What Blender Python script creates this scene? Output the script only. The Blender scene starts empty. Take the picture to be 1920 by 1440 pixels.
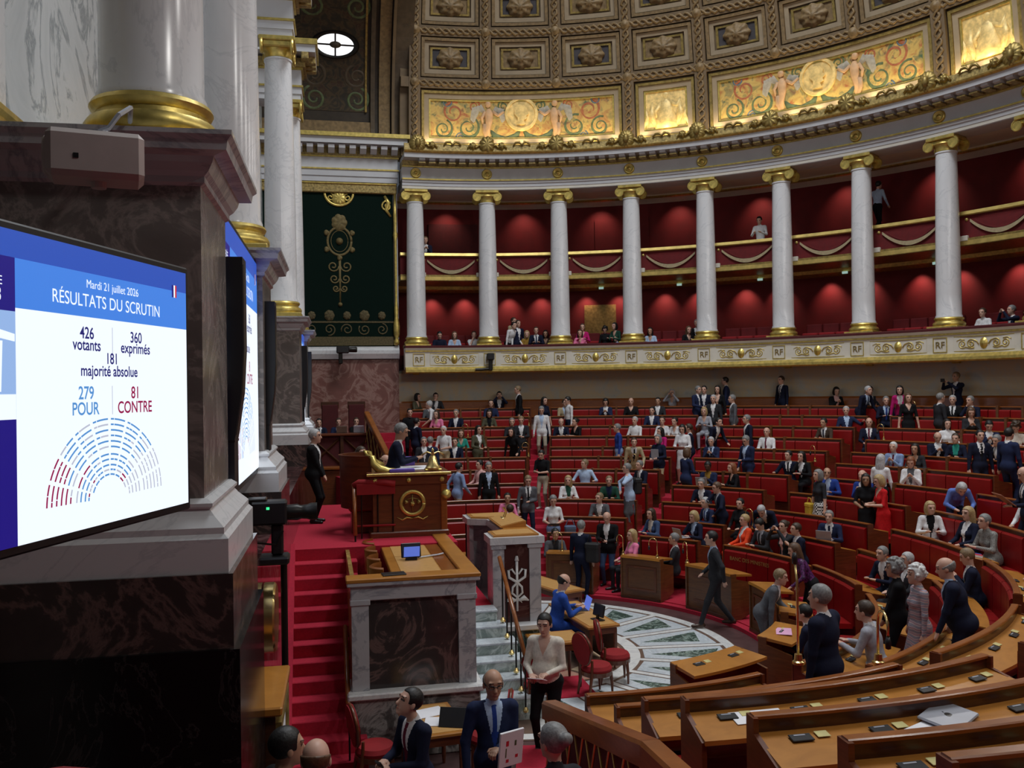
import bpy, math, random
import numpy as np
from mathutils import Matrix, Vector, Euler
random.seed(7)
S = bpy.context.scene
COL = S.collection
pi = math.pi
# ---------------------------------------------------------------- camera
def cam_axes(yaw, pitch, roll):
    cy, sy, cp, sp = math.cos(yaw), math.sin(yaw), math.cos(pitch), math.sin(pitch)
    f = Vector((sy*cp, cy*cp, sp)); r = Vector((cy, -sy, 0)); u = r.cross(f)
    cr, sr = math.cos(roll), math.sin(roll)
    return cr*r + sr*u, -sr*r + cr*u, f
CAM_POS = Vector((-3.674, -16.395, 4.94))
FPX = 1678.3
cr_, cu_, cf_ = cam_axes(.2114, .0061, -.0147)
cam = bpy.data.cameras.new('camera'); cam.sensor_fit = 'HORIZONTAL'; cam.sensor_width = 36
cam.lens = FPX/1920*36; cam.clip_start = .05; cam.clip_end = 200
co = bpy.data.objects.new('camera', cam); COL.objects.link(co)
m = Matrix((cr_, cu_, -cf_)).transposed().to_4x4(); m.translation = CAM_POS
co.matrix_world = m; S.camera = co
# ---------------------------------------------------------------- world, light, exposure
w = bpy.data.worlds.new('world'); S.world = w; w.use_nodes = True
w.node_tree.nodes['Background'].inputs[0].default_value = (.62, .68, .8, 1)
w.node_tree.nodes['Background'].inputs[1].default_value = .1
S.view_settings.view_transform = 'Standard'; S.view_settings.look = 'None'
S.view_settings.exposure = -0.15; S.view_settings.gamma = 1.0; S.view_settings.use_curve_mapping = False
def light(kind, name, loc, energy, color=(1,1,1), size=1., aim=None, spot=None, blend=.5, shape=None, size_y=None):
    l = bpy.data.lights.new(name, kind); l.energy = energy; l.color = color
    if kind == 'AREA':
        l.size = size
        if shape: l.shape = shape
        if size_y: l.size_y = size_y
    else: l.shadow_soft_size = size
    if spot: l.spot_size = math.radians(spot); l.spot_blend = blend
    o = bpy.data.objects.new(name, l); COL.objects.link(o); o.location = loc
    if aim is not None:
        o.rotation_euler = (Vector(aim)-Vector(loc)).to_track_quat('-Z', 'Y').to_euler()
    return o
# glass roof high in the half dome: the daylight of the hall
light('AREA', 'skylight', (5.2, .8, 27.0), 5000, (.93, .97, 1), 11, aim=(5.2, .8, 0), shape='DISK')
# unseen fill spots added along the cornice on the near and right side
for th_, e_ in ((-86, 640), (-66, 680), (-46, 680), (-26, 600), (-6, 440), (14, 280)):
    a_ = math.radians(th_)
    light('SPOT', 'fill_spot', (14.6*math.cos(a_), 14.6*math.sin(a_), 13.0), e_, (1, .97, .93), .35, aim=(-1.2*math.cos(a_), 3-1.5*math.sin(a_), .8), spot=135, blend=.8)
# ---------------------------------------------------------------- helpers: materials
MATS = {}
def _new(name):
    m = bpy.data.materials.new(name); m.use_nodes = True; MATS[name] = m
    return m, m.node_tree, m.node_tree.nodes['Principled BSDF']
def ramp(nt, fac, stops):
    r = nt.nodes.new('ShaderNodeValToRGB')
    el = r.color_ramp.elements
    while len(el) < len(stops): el.new(.5)
    for e, (p, c) in zip(el, stops): e.position = p; e.color = (*c, 1)
    nt.links.new(fac, r.inputs[0]); return r.outputs[0]
def coords(nt, scale=(1,1,1), out='Object'):
    tc = nt.nodes.new('ShaderNodeTexCoord'); mp = nt.nodes.new('ShaderNodeMapping')
    mp.inputs['Scale'].default_value = scale
    nt.links.new(tc.outputs[out], mp.inputs[0]); return mp.outputs[0]
def noise(nt, vec, scale=5, detail=4, rough=.5, dist=0.):
    n = nt.nodes.new('ShaderNodeTexNoise'); n.inputs['Scale'].default_value = scale
    n.inputs['Detail'].default_value = detail; n.inputs['Roughness'].default_value = rough
    n.inputs['Distortion'].default_value = dist
    nt.links.new(vec, n.inputs['Vector']); return n.outputs['Fac']
def bump(nt, b, fac, strength=.2, dist=.01):
    n = nt.nodes.new('ShaderNodeBump'); n.inputs['Strength'].default_value = strength; n.inputs['Distance'].default_value = dist
    nt.links.new(fac, n.inputs['Height']); nt.links.new(n.outputs[0], b.inputs['Normal'])
def mat(name, c, rough=.5, metal=0., var=.12, scale=6., stretch=(1,1,1), bmp=0., spec=.5, coat=0., sheen=0.):
    if name in MATS: return MATS[name]
    m, nt, b = _new(name)
    b.inputs['Roughness'].default_value = rough; b.inputs['Metallic'].default_value = metal
    b.inputs['Specular IOR Level'].default_value = spec
    b.inputs['Coat Weight'].default_value = coat; b.inputs['Coat Roughness'].default_value = .12
    b.inputs['Sheen Weight'].default_value = sheen
    if sheen: b.inputs['Sheen Tint'].default_value = (*[min(1, x*2.5) for x in c], 1)
    v = coords(nt, stretch); f = noise(nt, v, scale, 5)
    lo = tuple(x*(1-var) for x in c); hi = tuple(min(1, x*(1+var)) for x in c)
    nt.links.new(ramp(nt, f, [(.3, lo), (.7, hi)]), b.inputs['Base Color'])
    if bmp: bump(nt, b, f, bmp)
    return m
def marble(name, base, vein, scale=1.2, rough=.25, amount=.12, mid=None, detail=8):
    m, nt, b = _new(name); b.inputs['Roughness'].default_value = rough
    v = coords(nt, (1, 1, 1.0)); f = noise(nt, v, scale, detail, .62, 1.6)
    mid = mid or tuple((x*.75+y*.25) for x, y in zip(base, vein))
    nt.links.new(ramp(nt, f, [(.25, mid), (.5-amount*.5, base), (.5, vein), (.5+amount*.5, base), (.8, mid)]), b.inputs['Base Color'])
    return m
def emit(name, c, strength, rough=.4):
    m, nt, b = _new(name); b.inputs['Base Color'].default_value = (*[x*.15 for x in c], 1)
    b.inputs['Emission Color'].default_value = (*c, 1); b.inputs['Emission Strength'].default_value = strength
    b.inputs['Roughness'].default_value = rough
    return m
def wood(name, lo, hi, rough=.32, scale=3., stretch=(1, 1, 9), coat=.35, bmp=.05):
    m, nt, b = _new(name); b.inputs['Roughness'].default_value = rough
    b.inputs['Coat Weight'].default_value = coat; b.inputs['Coat Roughness'].default_value = .2
    v = coords(nt, stretch); f = noise(nt, v, scale, 6, .6, .8)
    nt.links.new(ramp(nt, f, [(.3, lo), (.7, hi)]), b.inputs['Base Color'])
    if bmp: bump(nt, b, f, bmp)
    return m
marble('white_marble', (.7, .71, .73), (.6, .615, .64), .9, .22, .05, (.66, .67, .69))
marble('grey_marble', (.5, .5, .52), (.3, .31, .34), 1.3, .22, .1)
marble('slab_marble', (.6, .64, .66), (.3, .34, .36), .8, .25, .1, (.52, .56, .58))
marble('dark_marble', (.05, .038, .036), (.16, .1, .09), 1.1, .16, .08, (.03, .024, .024))
marble('brown_marble', (.17, .15, .14), (.3, .26, .24), 1.4, .2, .1, (.13, .115, .108))
marble('red_marble', (.2, .085, .07), (.33, .2, .17), 1.3, .3, .12, (.13, .06, .05))
marble('black_marble', (.006, .006, .007), (.04, .035, .035), 1.2, .14, .03, (.004, .004, .005))
marble('wall_marble', (.46, .45, .38), (.55, .44, .27), .8, .35, .25, (.32, .33, .31))
marble('green_marble', (.06, .1, .085), (.33, .42, .38), 2.6, .2, .1, (.035, .06, .05))
marble('floor_marble', (.66, .72, .77), (.5, .56, .62), 2., .18, .1, (.45, .51, .56))
marble('floor_white', (.8, .81, .8), (.66, .67, .68), 1.5, .18, .08)
marble('step_marble', (.3, .37, .35), (.6, .68, .66), 2.2, .22, .15, (.16, .22, .2))
marble('onyx_panel', (.5, .33, .1), (.22, .13, .04), 3., .3, .3, (.4, .25, .08))
mat('entablature', (.55, .56, .585), .55, var=.05, scale=2)
mat('cream_stone', (.68, .65, .57), .5, var=.06, scale=3)
mat('plaster', (.155, .105, .056), .7, var=.14, scale=3)
mat('coffer_white', (.29, .225, .145), .6, var=.1, scale=3)
mat('gold', (.62, .48, .14), .38, .75, var=.25, scale=9, bmp=.3)
mat('gold_dark', (.3, .215, .065), .45, .6, var=.35, scale=10, bmp=.4)
mat('gold_rail', (.6, .45, .14), .4, .6, var=.2, scale=5)
mat('brass', (.75, .58, .25), .25, .95, var=.08, scale=5)
mat('carved_gilt', (.34, .25, .09), .5, .4, var=.5, scale=14, bmp=.6)
mat('relief_gold', (.75, .55, .22), .5, .2, var=.3, scale=8, bmp=.5)
mat('red_wall', (.13, .0015, .003), .75, var=.12, scale=3)
mat('red_velvet', (.26, .004, .008), .8, var=.1, scale=9, sheen=.25)
mat('red_leather', (.25, .004, .005), .42, var=.1, scale=5, spec=.4)
mat('red_carpet', (.44, .012, .038), .95, var=.12, scale=30, sheen=.2)
mat('gallery_velvet', (.12, .003, .005), .8, var=.15)
mat('dark_red', (.07, .004, .006), .8, var=.15)
wood('dark_wood', (.035, .012, .006), (.085, .03, .012))
wood('mahogany', (.09, .022, .008), (.17, .045, .014))
wood('cap_wood', (.2, .058, .011), (.32, .1, .02), rough=.28)
wood('bench_wood', (.1, .035, .012), (.19, .07, .02), rough=.35)
wood('desk_wood', (.36, .14, .02), (.5, .21, .035), rough=.35, scale=2.4)
mat('leather_tan', (.5, .27, .08), .6, var=.06, scale=14)
mat('dark_green', (.003, .011, .008), .9, var=.2, scale=30, spec=.1)
mat('black_plastic', (.012, .012, .014), .4, var=.1)
mat('black_metal', (.02, .018, .016), .35, .5, var=.1)
mat('grey_device', (.42, .44, .5), .35, .4, var=.04)
mat('white_plastic', (.5, .44, .42), .6, var=.05)
mat('paper', (.82, .82, .86), .8, var=.03)
# ---------------------------------------------------------------- helpers: geometry, as (verts, faces)
def rot2(a): return math.cos(a), math.sin(a)
def sweep(prof, t0, t1, n=None, closed=True, step=1.6, cen=(0, 0)):
    """profile of (r, z) swept about the hall's axis from t0 to t1 degrees"""
    n = n or max(1, int(abs(t1-t0)/step)); k = len(prof); V = []; F = []
    for i in range(n+1):
        c, s = rot2(math.radians(t0+(t1-t0)*i/n))
        V += [(cen[0]+r*c, cen[1]+r*s, z) for r, z in prof]
    for i in range(n):
        for j in range(k if closed else k-1):
            a, b = i*k+j, i*k+(j+1) % k
            F.append((a, b, b+k, a+k))
    if closed: F += [tuple(range(k))[::-1], tuple(n*k+j for j in range(k))]
    return V, F
def lathe(prof, n=24, cap=True):
    k = len(prof); V = []; F = []
    for i in range(n):
        c, s = rot2(2*pi*i/n); V += [(r*c, r*s, z) for r, z in prof]
    for i in range(n):
        b = ((i+1) % n)*k
        for j in range(k-1): F.append((i*k+j, b+j, b+j+1, i*k+j+1))
    if cap: F += [tuple(i*k for i in range(n))[::-1], tuple(i*k+k-1 for i in range(n))]
    return V, F
def box(x0, x1, y0, y1, z0, z1):
    V = [(x, y, z) for x in (x0, x1) for y in (y0, y1) for z in (z0, z1)]
    return V, [(0, 1, 3, 2), (4, 6, 7, 5), (0, 4, 5, 1), (2, 3, 7, 6), (0, 2, 6, 4), (1, 5, 7, 3)]
def bev(x0, x1, y0, y1, z0, z1, b=.02):
    """box with bevelled edges"""
    V = []; F = []
    X, Y, Z = (x0, x1), (y0, y1), (z0, z1); idx = {}
    sg = (b, -b)
    for i in range(2):
        for j in range(2):
            for k in range(2):
                for ax in range(3):
                    p = [X[i]+sg[i], Y[j]+sg[j], Z[k]+sg[k]]; p[ax] = (X, Y, Z)[ax][(i, j, k)[ax]]
                    idx[i, j, k, ax] = len(V); V.append(tuple(p))
    c = np.mean(np.array(V), 0)
    def f(*ids):
        P = [np.array(V[q]) for q in ids]; nrm = np.cross(P[1]-P[0], P[2]-P[0])
        F.append(tuple(ids) if nrm@(P[0]-c) > 0 else tuple(ids)[::-1])
    for s in range(2):
        f(*[idx[s, j, k, 0] for j, k in ((0, 0), (1, 0), (1, 1), (0, 1))])
        f(*[idx[j, s, k, 1] for j, k in ((0, 0), (1, 0), (1, 1), (0, 1))])
        f(*[idx[j, k, s, 2] for j, k in ((0, 0), (1, 0), (1, 1), (0, 1))])
        for t in range(2):
            f(idx[0, s, t, 1], idx[1, s, t, 1], idx[1, s, t, 2], idx[0, s, t, 2])
            f(idx[s, 0, t, 0], idx[s, 1, t, 0], idx[s, 1, t, 2], idx[s, 0, t, 2])
            f(idx[s, t, 0, 0], idx[s, t, 1, 0], idx[s, t, 1, 1], idx[s, t, 0, 1])
    for i in range(2):
        for j in range(2):
            for k in range(2): f(idx[i, j, k, 0], idx[i, j, k, 1], idx[i, j, k, 2])
    return V, F
def prism(poly, a, b, axis='z'):
    """polygon in the plane across `axis`, extruded from a to b"""
    n = len(poly); mk = {'z': lambda p, t: (p[0], p[1], t), 'y': lambda p, t: (p[0], t, p[1]), 'x': lambda p, t: (t, p[0], p[1])}[axis]
    V = [mk(p, a) for p in poly]+[mk(p, b) for p in poly]
    F = [tuple(range(n))[::-1], tuple(range(n, 2*n))]+[(i, (i+1) % n, n+(i+1) % n, n+i) for i in range(n)]
    return V, F
def tube(path, rad, n=8, cap=True, flat=None):
    P = [Vector(p) for p in path]; k = len(P); V = []; F = []
    rad = rad if hasattr(rad, '__len__') else [rad]*k
    t = (P[1]-P[0]).normalized(); up = Vector((0, 0, 1)) if abs(t.z) < .9 else Vector((1, 0, 0))
    nrm = t.cross(up).normalized()
    for i in range(k):
        t = (P[min(i+1, k-1)]-P[max(i-1, 0)]).normalized()
        nrm = (nrm-t*nrm.dot(t)).normalized(); bn = t.cross(nrm)
        for j in range(n):
            c, s = rot2(2*pi*j/n); V.append(tuple(P[i]+(nrm*c+bn*s)*rad[i]))
    for i in range(k-1):
        for j in range(n):
            a, b = i*n+j, i*n+(j+1) % n; F.append((a, b, b+n, a+n))
    if cap: F += [tuple(range(n))[::-1], tuple((k-1)*n+j for j in range(n))]
    return V, F
def xf(g, T):
    return [tuple(T @ Vector(v)) for v in g[0]], g[1]
def join(*gs):
    V = []; F = []
    for v, f in gs:
        o = len(V); V += list(v); F += [tuple(i+o for i in q) for q in f]
    return V, F
def Tr(x=0, y=0, z=0, rz=0, rx=0, ry=0, s=1):
    return Matrix.Translation((x, y, z)) @ Euler((rx, ry, rz)).to_matrix().to_4x4() @ (Matrix.Diagonal((s, s, s, 1)) if not hasattr(s, '__len__') else Matrix.Diagonal((*s, 1)))
# ---------------------------------------------------------------- helpers: objects
def mesh(name, g, mt=None, smooth=False):
    me = bpy.data.meshes.new(name); me.from_pydata([tuple(v) for v in g[0]], [], g[1])
    if mt:
        for q in (mt if isinstance(mt, (list, tuple)) else [mt]): me.materials.append(MATS[q])
    if smooth:
        me.shade_smooth()
        if smooth is not True: me.set_sharp_from_angle(angle=math.radians(smooth))
    me.update(); return me
def O(name, data, mt=None, parent=None, T=None, smooth=False, label=None, cat=None, group=None, kind=None):
    """data: geometry tuple or ready mesh.  T: object matrix in the parent's space."""
    me = data if isinstance(data, bpy.types.Mesh) else mesh(name, data, mt, smooth)
    o = bpy.data.objects.new(name, me); COL.objects.link(o)
    if parent is not None: o.parent = parent
    if T is not None: o.matrix_local = T
    tag(o, label, cat, group, kind); return o
def tag(o, label=None, cat=None, group=None, kind=None):
    if label: o['label'] = label
    if cat: o['category'] = cat
    if group: o['group'] = group
    if kind: o['kind'] = kind
    return o
def empty(name, T=None, label=None, cat=None, group=None, kind=None):
    o = bpy.data.objects.new(name, None); COL.objects.link(o); o.empty_display_size = .1
    if T is not None: o.matrix_world = T
    return tag(o, label, cat, group, kind)
def unpar(o, parent):
    """parent a mesh whose vertices are in hall coordinates"""
    o.parent = parent; o.matrix_parent_inverse = parent.matrix_world.inverted(); return o
def P(name, g, mt, parent, smooth=False, label=None, kind=None):
    o = O(name, g, mt, smooth=smooth, label=label, kind=kind); return unpar(o, parent)
def text_mesh(name, s, size, mt, align='CENTER', extrude=0.0, bold=0.0, sx=1.0):
    c = bpy.data.curves.new(name, 'FONT'); c.body = s; c.size = size; c.align_x = align; c.extrude = extrude; c.offset = bold
    o = bpy.data.objects.new(name, c); COL.objects.link(o)
    dg = bpy.context.evaluated_depsgraph_get(); me = bpy.data.meshes.new_from_object(o.evaluated_get(dg))
    bpy.data.objects.remove(o); bpy.data.curves.remove(c)
    me.name = name; me.materials.clear(); me.materials.append(MATS[mt])
    if sx != 1: me.transform(Matrix.Diagonal((sx, 1, 1, 1)))
    return me
def ringT(th, r=0, z=0):
    """frame on the hall's ring: local +x points outward, +y along increasing angle"""
    a = math.radians(th); return Tr(r*math.cos(a), r*math.sin(a), z, a)
ORD = ['first', 'second', 'third', 'fourth', 'fifth', 'sixth', 'seventh', 'eighth', 'ninth', 'tenth', 'eleventh', 'twelfth', 'thirteenth', 'fourteenth', 'fifteenth', 'sixteenth', 'seventeenth', 'eighteenth', 'nineteenth', 'twentieth']
# ================================================================ the ring: back wall, galleries, entablature, dome
BAY, TH1, RC = 9.42, 90.8, 16.0
TA, TB = 92.6, -72.0
def colth(k): return TH1-BAY*k
NCOL = 10
o = O('wall_ring', sweep([(16.5, 0), (17.1, 0), (17.1, 5.58), (16.5, 5.58)], 93.3, TB), 'wall_marble', kind='structure')
o = O('trim_1', sweep([(16.3, 3.9), (16.52, 3.9), (16.52, 4.56), (16.36, 4.56), (16.33, 4.5)], 93, TB), 'cap_wood', kind='structure')
# lower gallery -------------------------------------------------
gal = empty('trim_2', kind='structure')
P('gallery_slab', sweep([(15.45, 5.58), (18.7, 5.58), (18.7, 5.68), (15.45, 5.68)], TA, TB), 'gold_dark', gal)
P('gallery_floor', sweep([(15.8, 5.68), (18.7, 5.68), (18.7, 6.26), (17.0, 6.26), (17.0, 5.72), (15.8, 5.72)], TA, TB), 'dark_red', gal)
P('parapet_body', sweep([(15.46, 5.7), (15.8, 5.7), (15.8, 6.46), (15.46, 6.46)], TA, TB), 'cream_stone', gal)
P('parapet_torus', sweep([(15.3, 5.6), (15.34, 5.56), (15.6, 5.56), (15.6, 5.78), (15.4, 5.78), (15.34, 5.72), (15.3, 5.68)], TA, TB), 'gold', gal, smooth=40)
P('parapet_fillet', sweep([(15.42, 6.33), (15.5, 6.33), (15.5, 6.38), (15.42, 6.38)], TA, TB), 'gold', gal)
P('parapet_moulding', sweep([(15.4, 6.38), (15.5, 6.38), (15.5, 6.46), (15.36, 6.46)], TA, TB), 'cream_stone', gal)
P('hand_cushion', sweep([(15.36, 6.46), (15.84, 6.46), (15.84, 6.53), (15.42, 6.55), (15.36, 6.52)], TA, TB), 'dark_red', gal)
def frame2d(w, h, t, d, z0=0):
    """rectangular moulding ring lying in the xy plane, rising to d along z"""
    V = []; F = []
    for (a, b, z) in ((w, h, z0), (w, h, z0+d), (w-2*t, h-2*t, z0+d), (w-2*t, h-2*t, z0)):
        V += [(-a/2, -b/2, z), (a/2, -b/2, z), (a/2, b/2, z), (-a/2, b/2, z)]
    for i in range(3):
        for j in range(4):
            F.append((i*4+j, i*4+(j+1) % 4, (i+1)*4+(j+1) % 4, (i+1)*4+j))
    return V, F
def spiral(cx, cy, r0, turns, sgn, start, n=26, rad=.018, z=0.):
    pts = []
    for i in range(n):
        t = i/(n-1); a = start+sgn*turns*2*pi*t; r = r0*(1-t*.82)
        pts.append((cx+r*math.cos(a), cy+r*math.sin(a), z))
    return pts
def scrollwork(w, h, rad=.016):
    """one side of a rinceau: a running stem with two coils"""
    pts = [(0, -h*.1, 0), (w*.1, h*.25, 0)]
    pts += spiral(w*.33, 0, h*.42, 1.6, -1, 2.2, 22)
    g1 = tube(pts, [rad]*len(pts), 5)
    pts2 = [(w*.33, -h*.42, 0)]+spiral(w*.72, 0, h*.42, 1.6, 1, -2.6, 22)+[]
    g2 = tube([(w*.2, -h*.36, 0), (w*.36, -h*.43, 0)]+spiral(w*.72, -h*.02, h*.42, 1.6, 1, -2.4, 22), rad, 5)
    g3 = tube([(w*.62, h*.38, 0), (w*.8, h*.44, 0), (w*.97, h*.3, 0), (w*.95, h*.1, 0)], [rad, rad, rad*.8, rad*.3], 5)
    return join(g1, g2, g3)
BW = 15.46*math.radians(BAY)
PT = Matrix(((0, 0, -1, 0), (-1, 0, 0, 0), (0, 1, 0, 0), (0, 0, 0, 1)))  # panel plane facing the hall: x right, y up, z inward
me_long = mesh('panel_frame', frame2d(1.78, .44, .022, .02), 'gold')
me_longw = mesh('panel_field', box(-.9, .9, -.23, .23, -.02, .006), 'cream_stone')
me_sq = mesh('monogram_frame', frame2d(.42, .44, .022, .02), 'gold')
me_scr = mesh('scroll', scrollwork(.66, .3), 'gold', True)
me_scl = mesh('scroll', xf(scrollwork(.66, .3), Matrix.Diagonal((-1, 1, 1, 1))), 'gold', True)
me_car = mesh('cartouche', xf(lathe([(0, .07), (.05, .06), (.09, .03), (.12, 0)], 14, cap=False), Tr(s=(1, 1.35, 1))), 'gold', True)
me_rf = text_mesh('monogram', 'RF', .27, 'gold_dark', extrude=.006)
me_br = mesh('bracket', prism([(-.1, 0), (.16, 0), (.14, -.1), (.02, -.2), (-.06, -.22), (-.1, -.2)], -.11, .11, 'y'), 'gold')
for k in range(NCOL):
    th = colth(k)
    for thb, big in ((th, 0), (th-BAY/2, 1)):
        T = ringT(thb, 15.455, 6.05) @ PT
        if big:
            f = O('panel_frame', me_long, parent=gal, T=T)
            O('scroll', me_scr, parent=gal, T=T @ Tr(.14, 0, .012)); O('scroll', me_scl, parent=gal, T=T @ Tr(-.14, 0, .012))
            O('cartouche', me_car, parent=gal, T=T)
        else:
            O('monogram_frame', me_sq, parent=gal, T=T); O('monogram', me_rf, parent=gal, T=T @ Tr(0, -.09, .01), kind='stuff')
    O('bracket', me_br, parent=gal, T=ringT(th, 16.36, 5.74) @ Tr(rz=pi))
# gallery walls, upper gallery ----------------------------------
O('wall_gallery', sweep([(18.6, 5.7), (18.9, 5.7), (18.9, 12.5), (18.6, 12.5)], 93.5, TB), 'red_wall', kind='structure')
up = empty('trim_3', kind='structure')
P('balcony_slab', sweep([(16.38, 8.98), (18.62, 8.98), (18.62, 9.2), (16.38, 9.2)], TA, TB), 'gold_dark', up)
P('balcony_carpet', sweep([(16.5, 9.2), (18.62, 9.2), (18.62, 9.24), (16.5, 9.24)], TA, TB), 'dark_red', up)
P('balcony_panel', sweep([(16.44, 9.12), (16.56, 9.12), (16.56, 9.9), (16.44, 9.9)], TA, TB), 'gallery_velvet', up)
P('lower_band', sweep([(16.36, 9.0), (16.5, 9.0), (16.5, 9.13), (16.36, 9.13)], TA, TB), 'gold_rail', up)
P('rail', sweep([(16.34, 9.9), (16.37, 9.87), (16.62, 9.87), (16.64, 9.92), (16.62, 10.0), (16.37, 10.0)], TA, TB), 'gold_rail', up, smooth=40)
P('upper_ceiling', sweep([(15.66, 12.2), (18.7, 12.32), (18.7, 12.5), (15.66, 12.5)], TA, TB), 'cream_stone', up)
P('ceiling_cornice', sweep([(18.2, 12.2), (18.62, 12.05), (18.62, 12.33), (18.1, 12.33)], TA, TB), 'cream_stone', up)
P('ceiling_fillet', sweep([(18.12, 12.2), (18.2, 12.17), (18.24, 12.22), (18.16, 12.26)], TA, TB), 'gold', up)
P('lower_cornice', sweep([(18.25, 8.86), (18.62, 8.76), (18.62, 9.0), (18.2, 9.0)], TA, TB), 'gold', up)
def swag(w=1.75, drop=.42, band=.14, n=16):
    V = []; F = []
    for i in range(n+1):
        t = i/n*2-1; x = w/2*t; y = -drop*(1-t*t)
        b = band*(.55+.45*(1-abs(t)))
        V += [(x, y+b*.5, .03), (x, y-b*.5, .035), (x, y-b*.5, .0), (x, y+b*.5, 0)]
    for i in range(n):
        for j in range(4): F.append((i*4+j, i*4+(j+1) % 4, i*4+4+(j+1) % 4, i*4+4+j))
    F += [(3, 2, 1, 0), tuple(n*4+j for j in range(4))]
    return V, F
def drape(w=1.7, drop=.4, n=14):
    V = []; F = []
    R = 5
    for j in range(R):
        q = j/(R-1)
        for i in range(n+1):
            t = i/n*2-1
            V.append((w/2*t*(1-.05*q), .02-(.02+drop*(1-t*t))*q, .015+.012*math.cos(q*14)))
    for j in range(R-1):
        for i in range(n):
            a = j*(n+1)+i; F.append((a, a+1, a+n+2, a+n+1))
    return V, F
mat('swag_cream', (.36, .29, .17), .7, var=.15, scale=12); me_sw = mesh('swag_fringe', swag(), 'swag_cream', 50); me_dr = mesh('swag_drape', drape(), 'gallery_velvet', True)
me_bt = mesh('rosette', lathe([(0, .05), (.03, .045), (.055, .02), (.06, 0)], 10, cap=False), 'gold_rail', True)
me_po = mesh('pedestal_block', bev(-.13, .13, -.08, .08, 0, .1, .015), 'cream_stone')
for k in range(NCOL):
    T = ringT(colth(k)-BAY/2, 16.43, 9.72) @ PT
    O('swag_drape', me_dr, parent=up, T=T @ Tr(0, .06, .0)); O('swag_fringe', me_sw, parent=up, T=T @ Tr(0, 0, .03))
    for s in (-1, 1):
        O('rosette', me_bt, parent=up, T=T @ Tr(s*1.0, .04, .01)); O('pedestal_block', me_po, parent=up, T=T @ Tr(s*1.06, -.52, .02))
# doors and recesses in the gallery wall
O('door_1', join(sweep([(18.5, 6.26), (18.62, 6.26), (18.62, 8.2), (18.5, 8.2)], 65.6, 69.4)), 'gold_dark', kind='structure')
O('door_2', sweep([(18.52, 9.24), (18.62, 9.24), (18.62, 11.55), (18.52, 11.55)], 61.5, 68.), 'red_wall', kind='structure')
O('window_1', sweep([(18.45, 9.5), (18.62, 9.5), (18.62, 11.45), (18.45, 11.45)], 82.3, 88.3), 'dark_red', kind='structure')
# entablature ---------------------------------------------------
ent = empty('trim_4', kind='structure')
P('architrave', sweep([(15.68, 12.18), (16.5, 12.18), (16.5, 12.5), (15.6, 12.5), (15.6, 12.42), (15.64, 12.4), (15.64, 12.3), (15.68, 12.28)], TA, TB), 'entablature', ent)
P('fillet', sweep([(15.55, 12.5), (15.7, 12.5), (15.7, 12.545), (15.55, 12.545)], TA, TB), 'gold', ent)
P('frieze', sweep([(15.64, 12.545), (16.5, 12.545), (16.5, 12.95), (15.64, 12.95)], TA, TB), 'entablature', ent)
P('fillet', sweep([(15.56, 12.95), (15.7, 12.95), (15.7, 12.99), (15.56, 12.99)], TA, TB), 'gold', ent)
P('modillion_bed', sweep([(15.5, 12.99), (16.2, 12.99), (16.2, 13.16), (15.5, 13.16)], TA, TB), 'carved_gilt', ent)
P('corona', sweep([(15.02, 13.16), (16.2, 13.16), (16.2, 13.31), (15.0, 13.31)], TA, TB), 'entablature', ent)
P('cornice_gilding', sweep([(14.96, 13.31), (15.4, 13.31), (15.4, 13.39), (14.9, 13.39), (14.92, 13.35)], TA, TB), 'gold', ent)
me_md = mesh('modillion', prism([(15.08-15.5, .16), (0.02, .16), (.02, .0), (-.1, .0), (-.34, .07), (-.42, .1)], -.1, .1, 'y'), 'entablature')
me_md2 = mesh('modillion_leaf', bev(-.36, -.02, -.125, .125, -.012, .05, .012), 'carved_gilt')
NM = 7
for k in range(NCOL-1):
    for j in range(NM):
        T = ringT(colth(k)-BAY*(j+.5)/NM, 15.5, 13.0)
        md = O('modillion', me_md, parent=ent, T=T); O('modillion_leaf', me_md2, parent=md)
me_med = mesh('medallion', lathe([(0, .05), (.03, .045), (.045, .02), (.07, .02), (.085, .045), (.105, .045), (.12, .0)], 20, cap=False), 'gold', True)
for k in range(NCOL): O('medallion', me_med, parent=ent, T=ringT(colth(k), 15.635, 12.75) @ PT @ Tr(s=1.6))
# cresting over the cornice
cre = empty('trim_5', kind='structure')
P('cresting_band', sweep([(14.98, 13.39), (15.1, 13.39), (15.1, 13.62), (15.06, 13.66), (15.0, 13.62)], TA, TB), 'carved_gilt', cre)
def shell(r=.26, lobes=9, n=36):
    V = [(0, 0, .09)]; F = []
    for q, d in ((.5, .1), (.85, .07), (1, 0)):
        for i in range(n):
            a = 2*pi*i/n; rr = r*q*(1+.1*abs(math.cos(a*lobes/2)) if q > .6 else 1)
            V.append((rr*math.cos(a), rr*math.sin(a)*1.1, d+.025*math.cos(a*lobes)*q))
    for i in range(n): F.append((0, 1+i, 1+(i+1) % n))
    for k in range(2):
        for i in range(n):
            a = 1+k*n+i; b = 1+k*n+(i+1) % n; F.append((a, a+n, b+n, b))
    return V, F
def maskhead(r=.27):
    g = shell(r, 14)
    face = xf(lathe([(0, -.17), (.07, -.15), (.11, -.04), (.1, .08), (.06, .14), (0, .16)], 10), Tr(0, 0, .09, rx=-pi/2, s=(1, 1, 1)))
    return join(g, face)
me_sh = mesh('shell', shell(), 'gold_dark', True); me_mk = mesh('mask', maskhead(), 'gold_dark', True)
me_pal = mesh('palmette', shell(.115, 5, 20), 'gold_dark', True)
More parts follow.
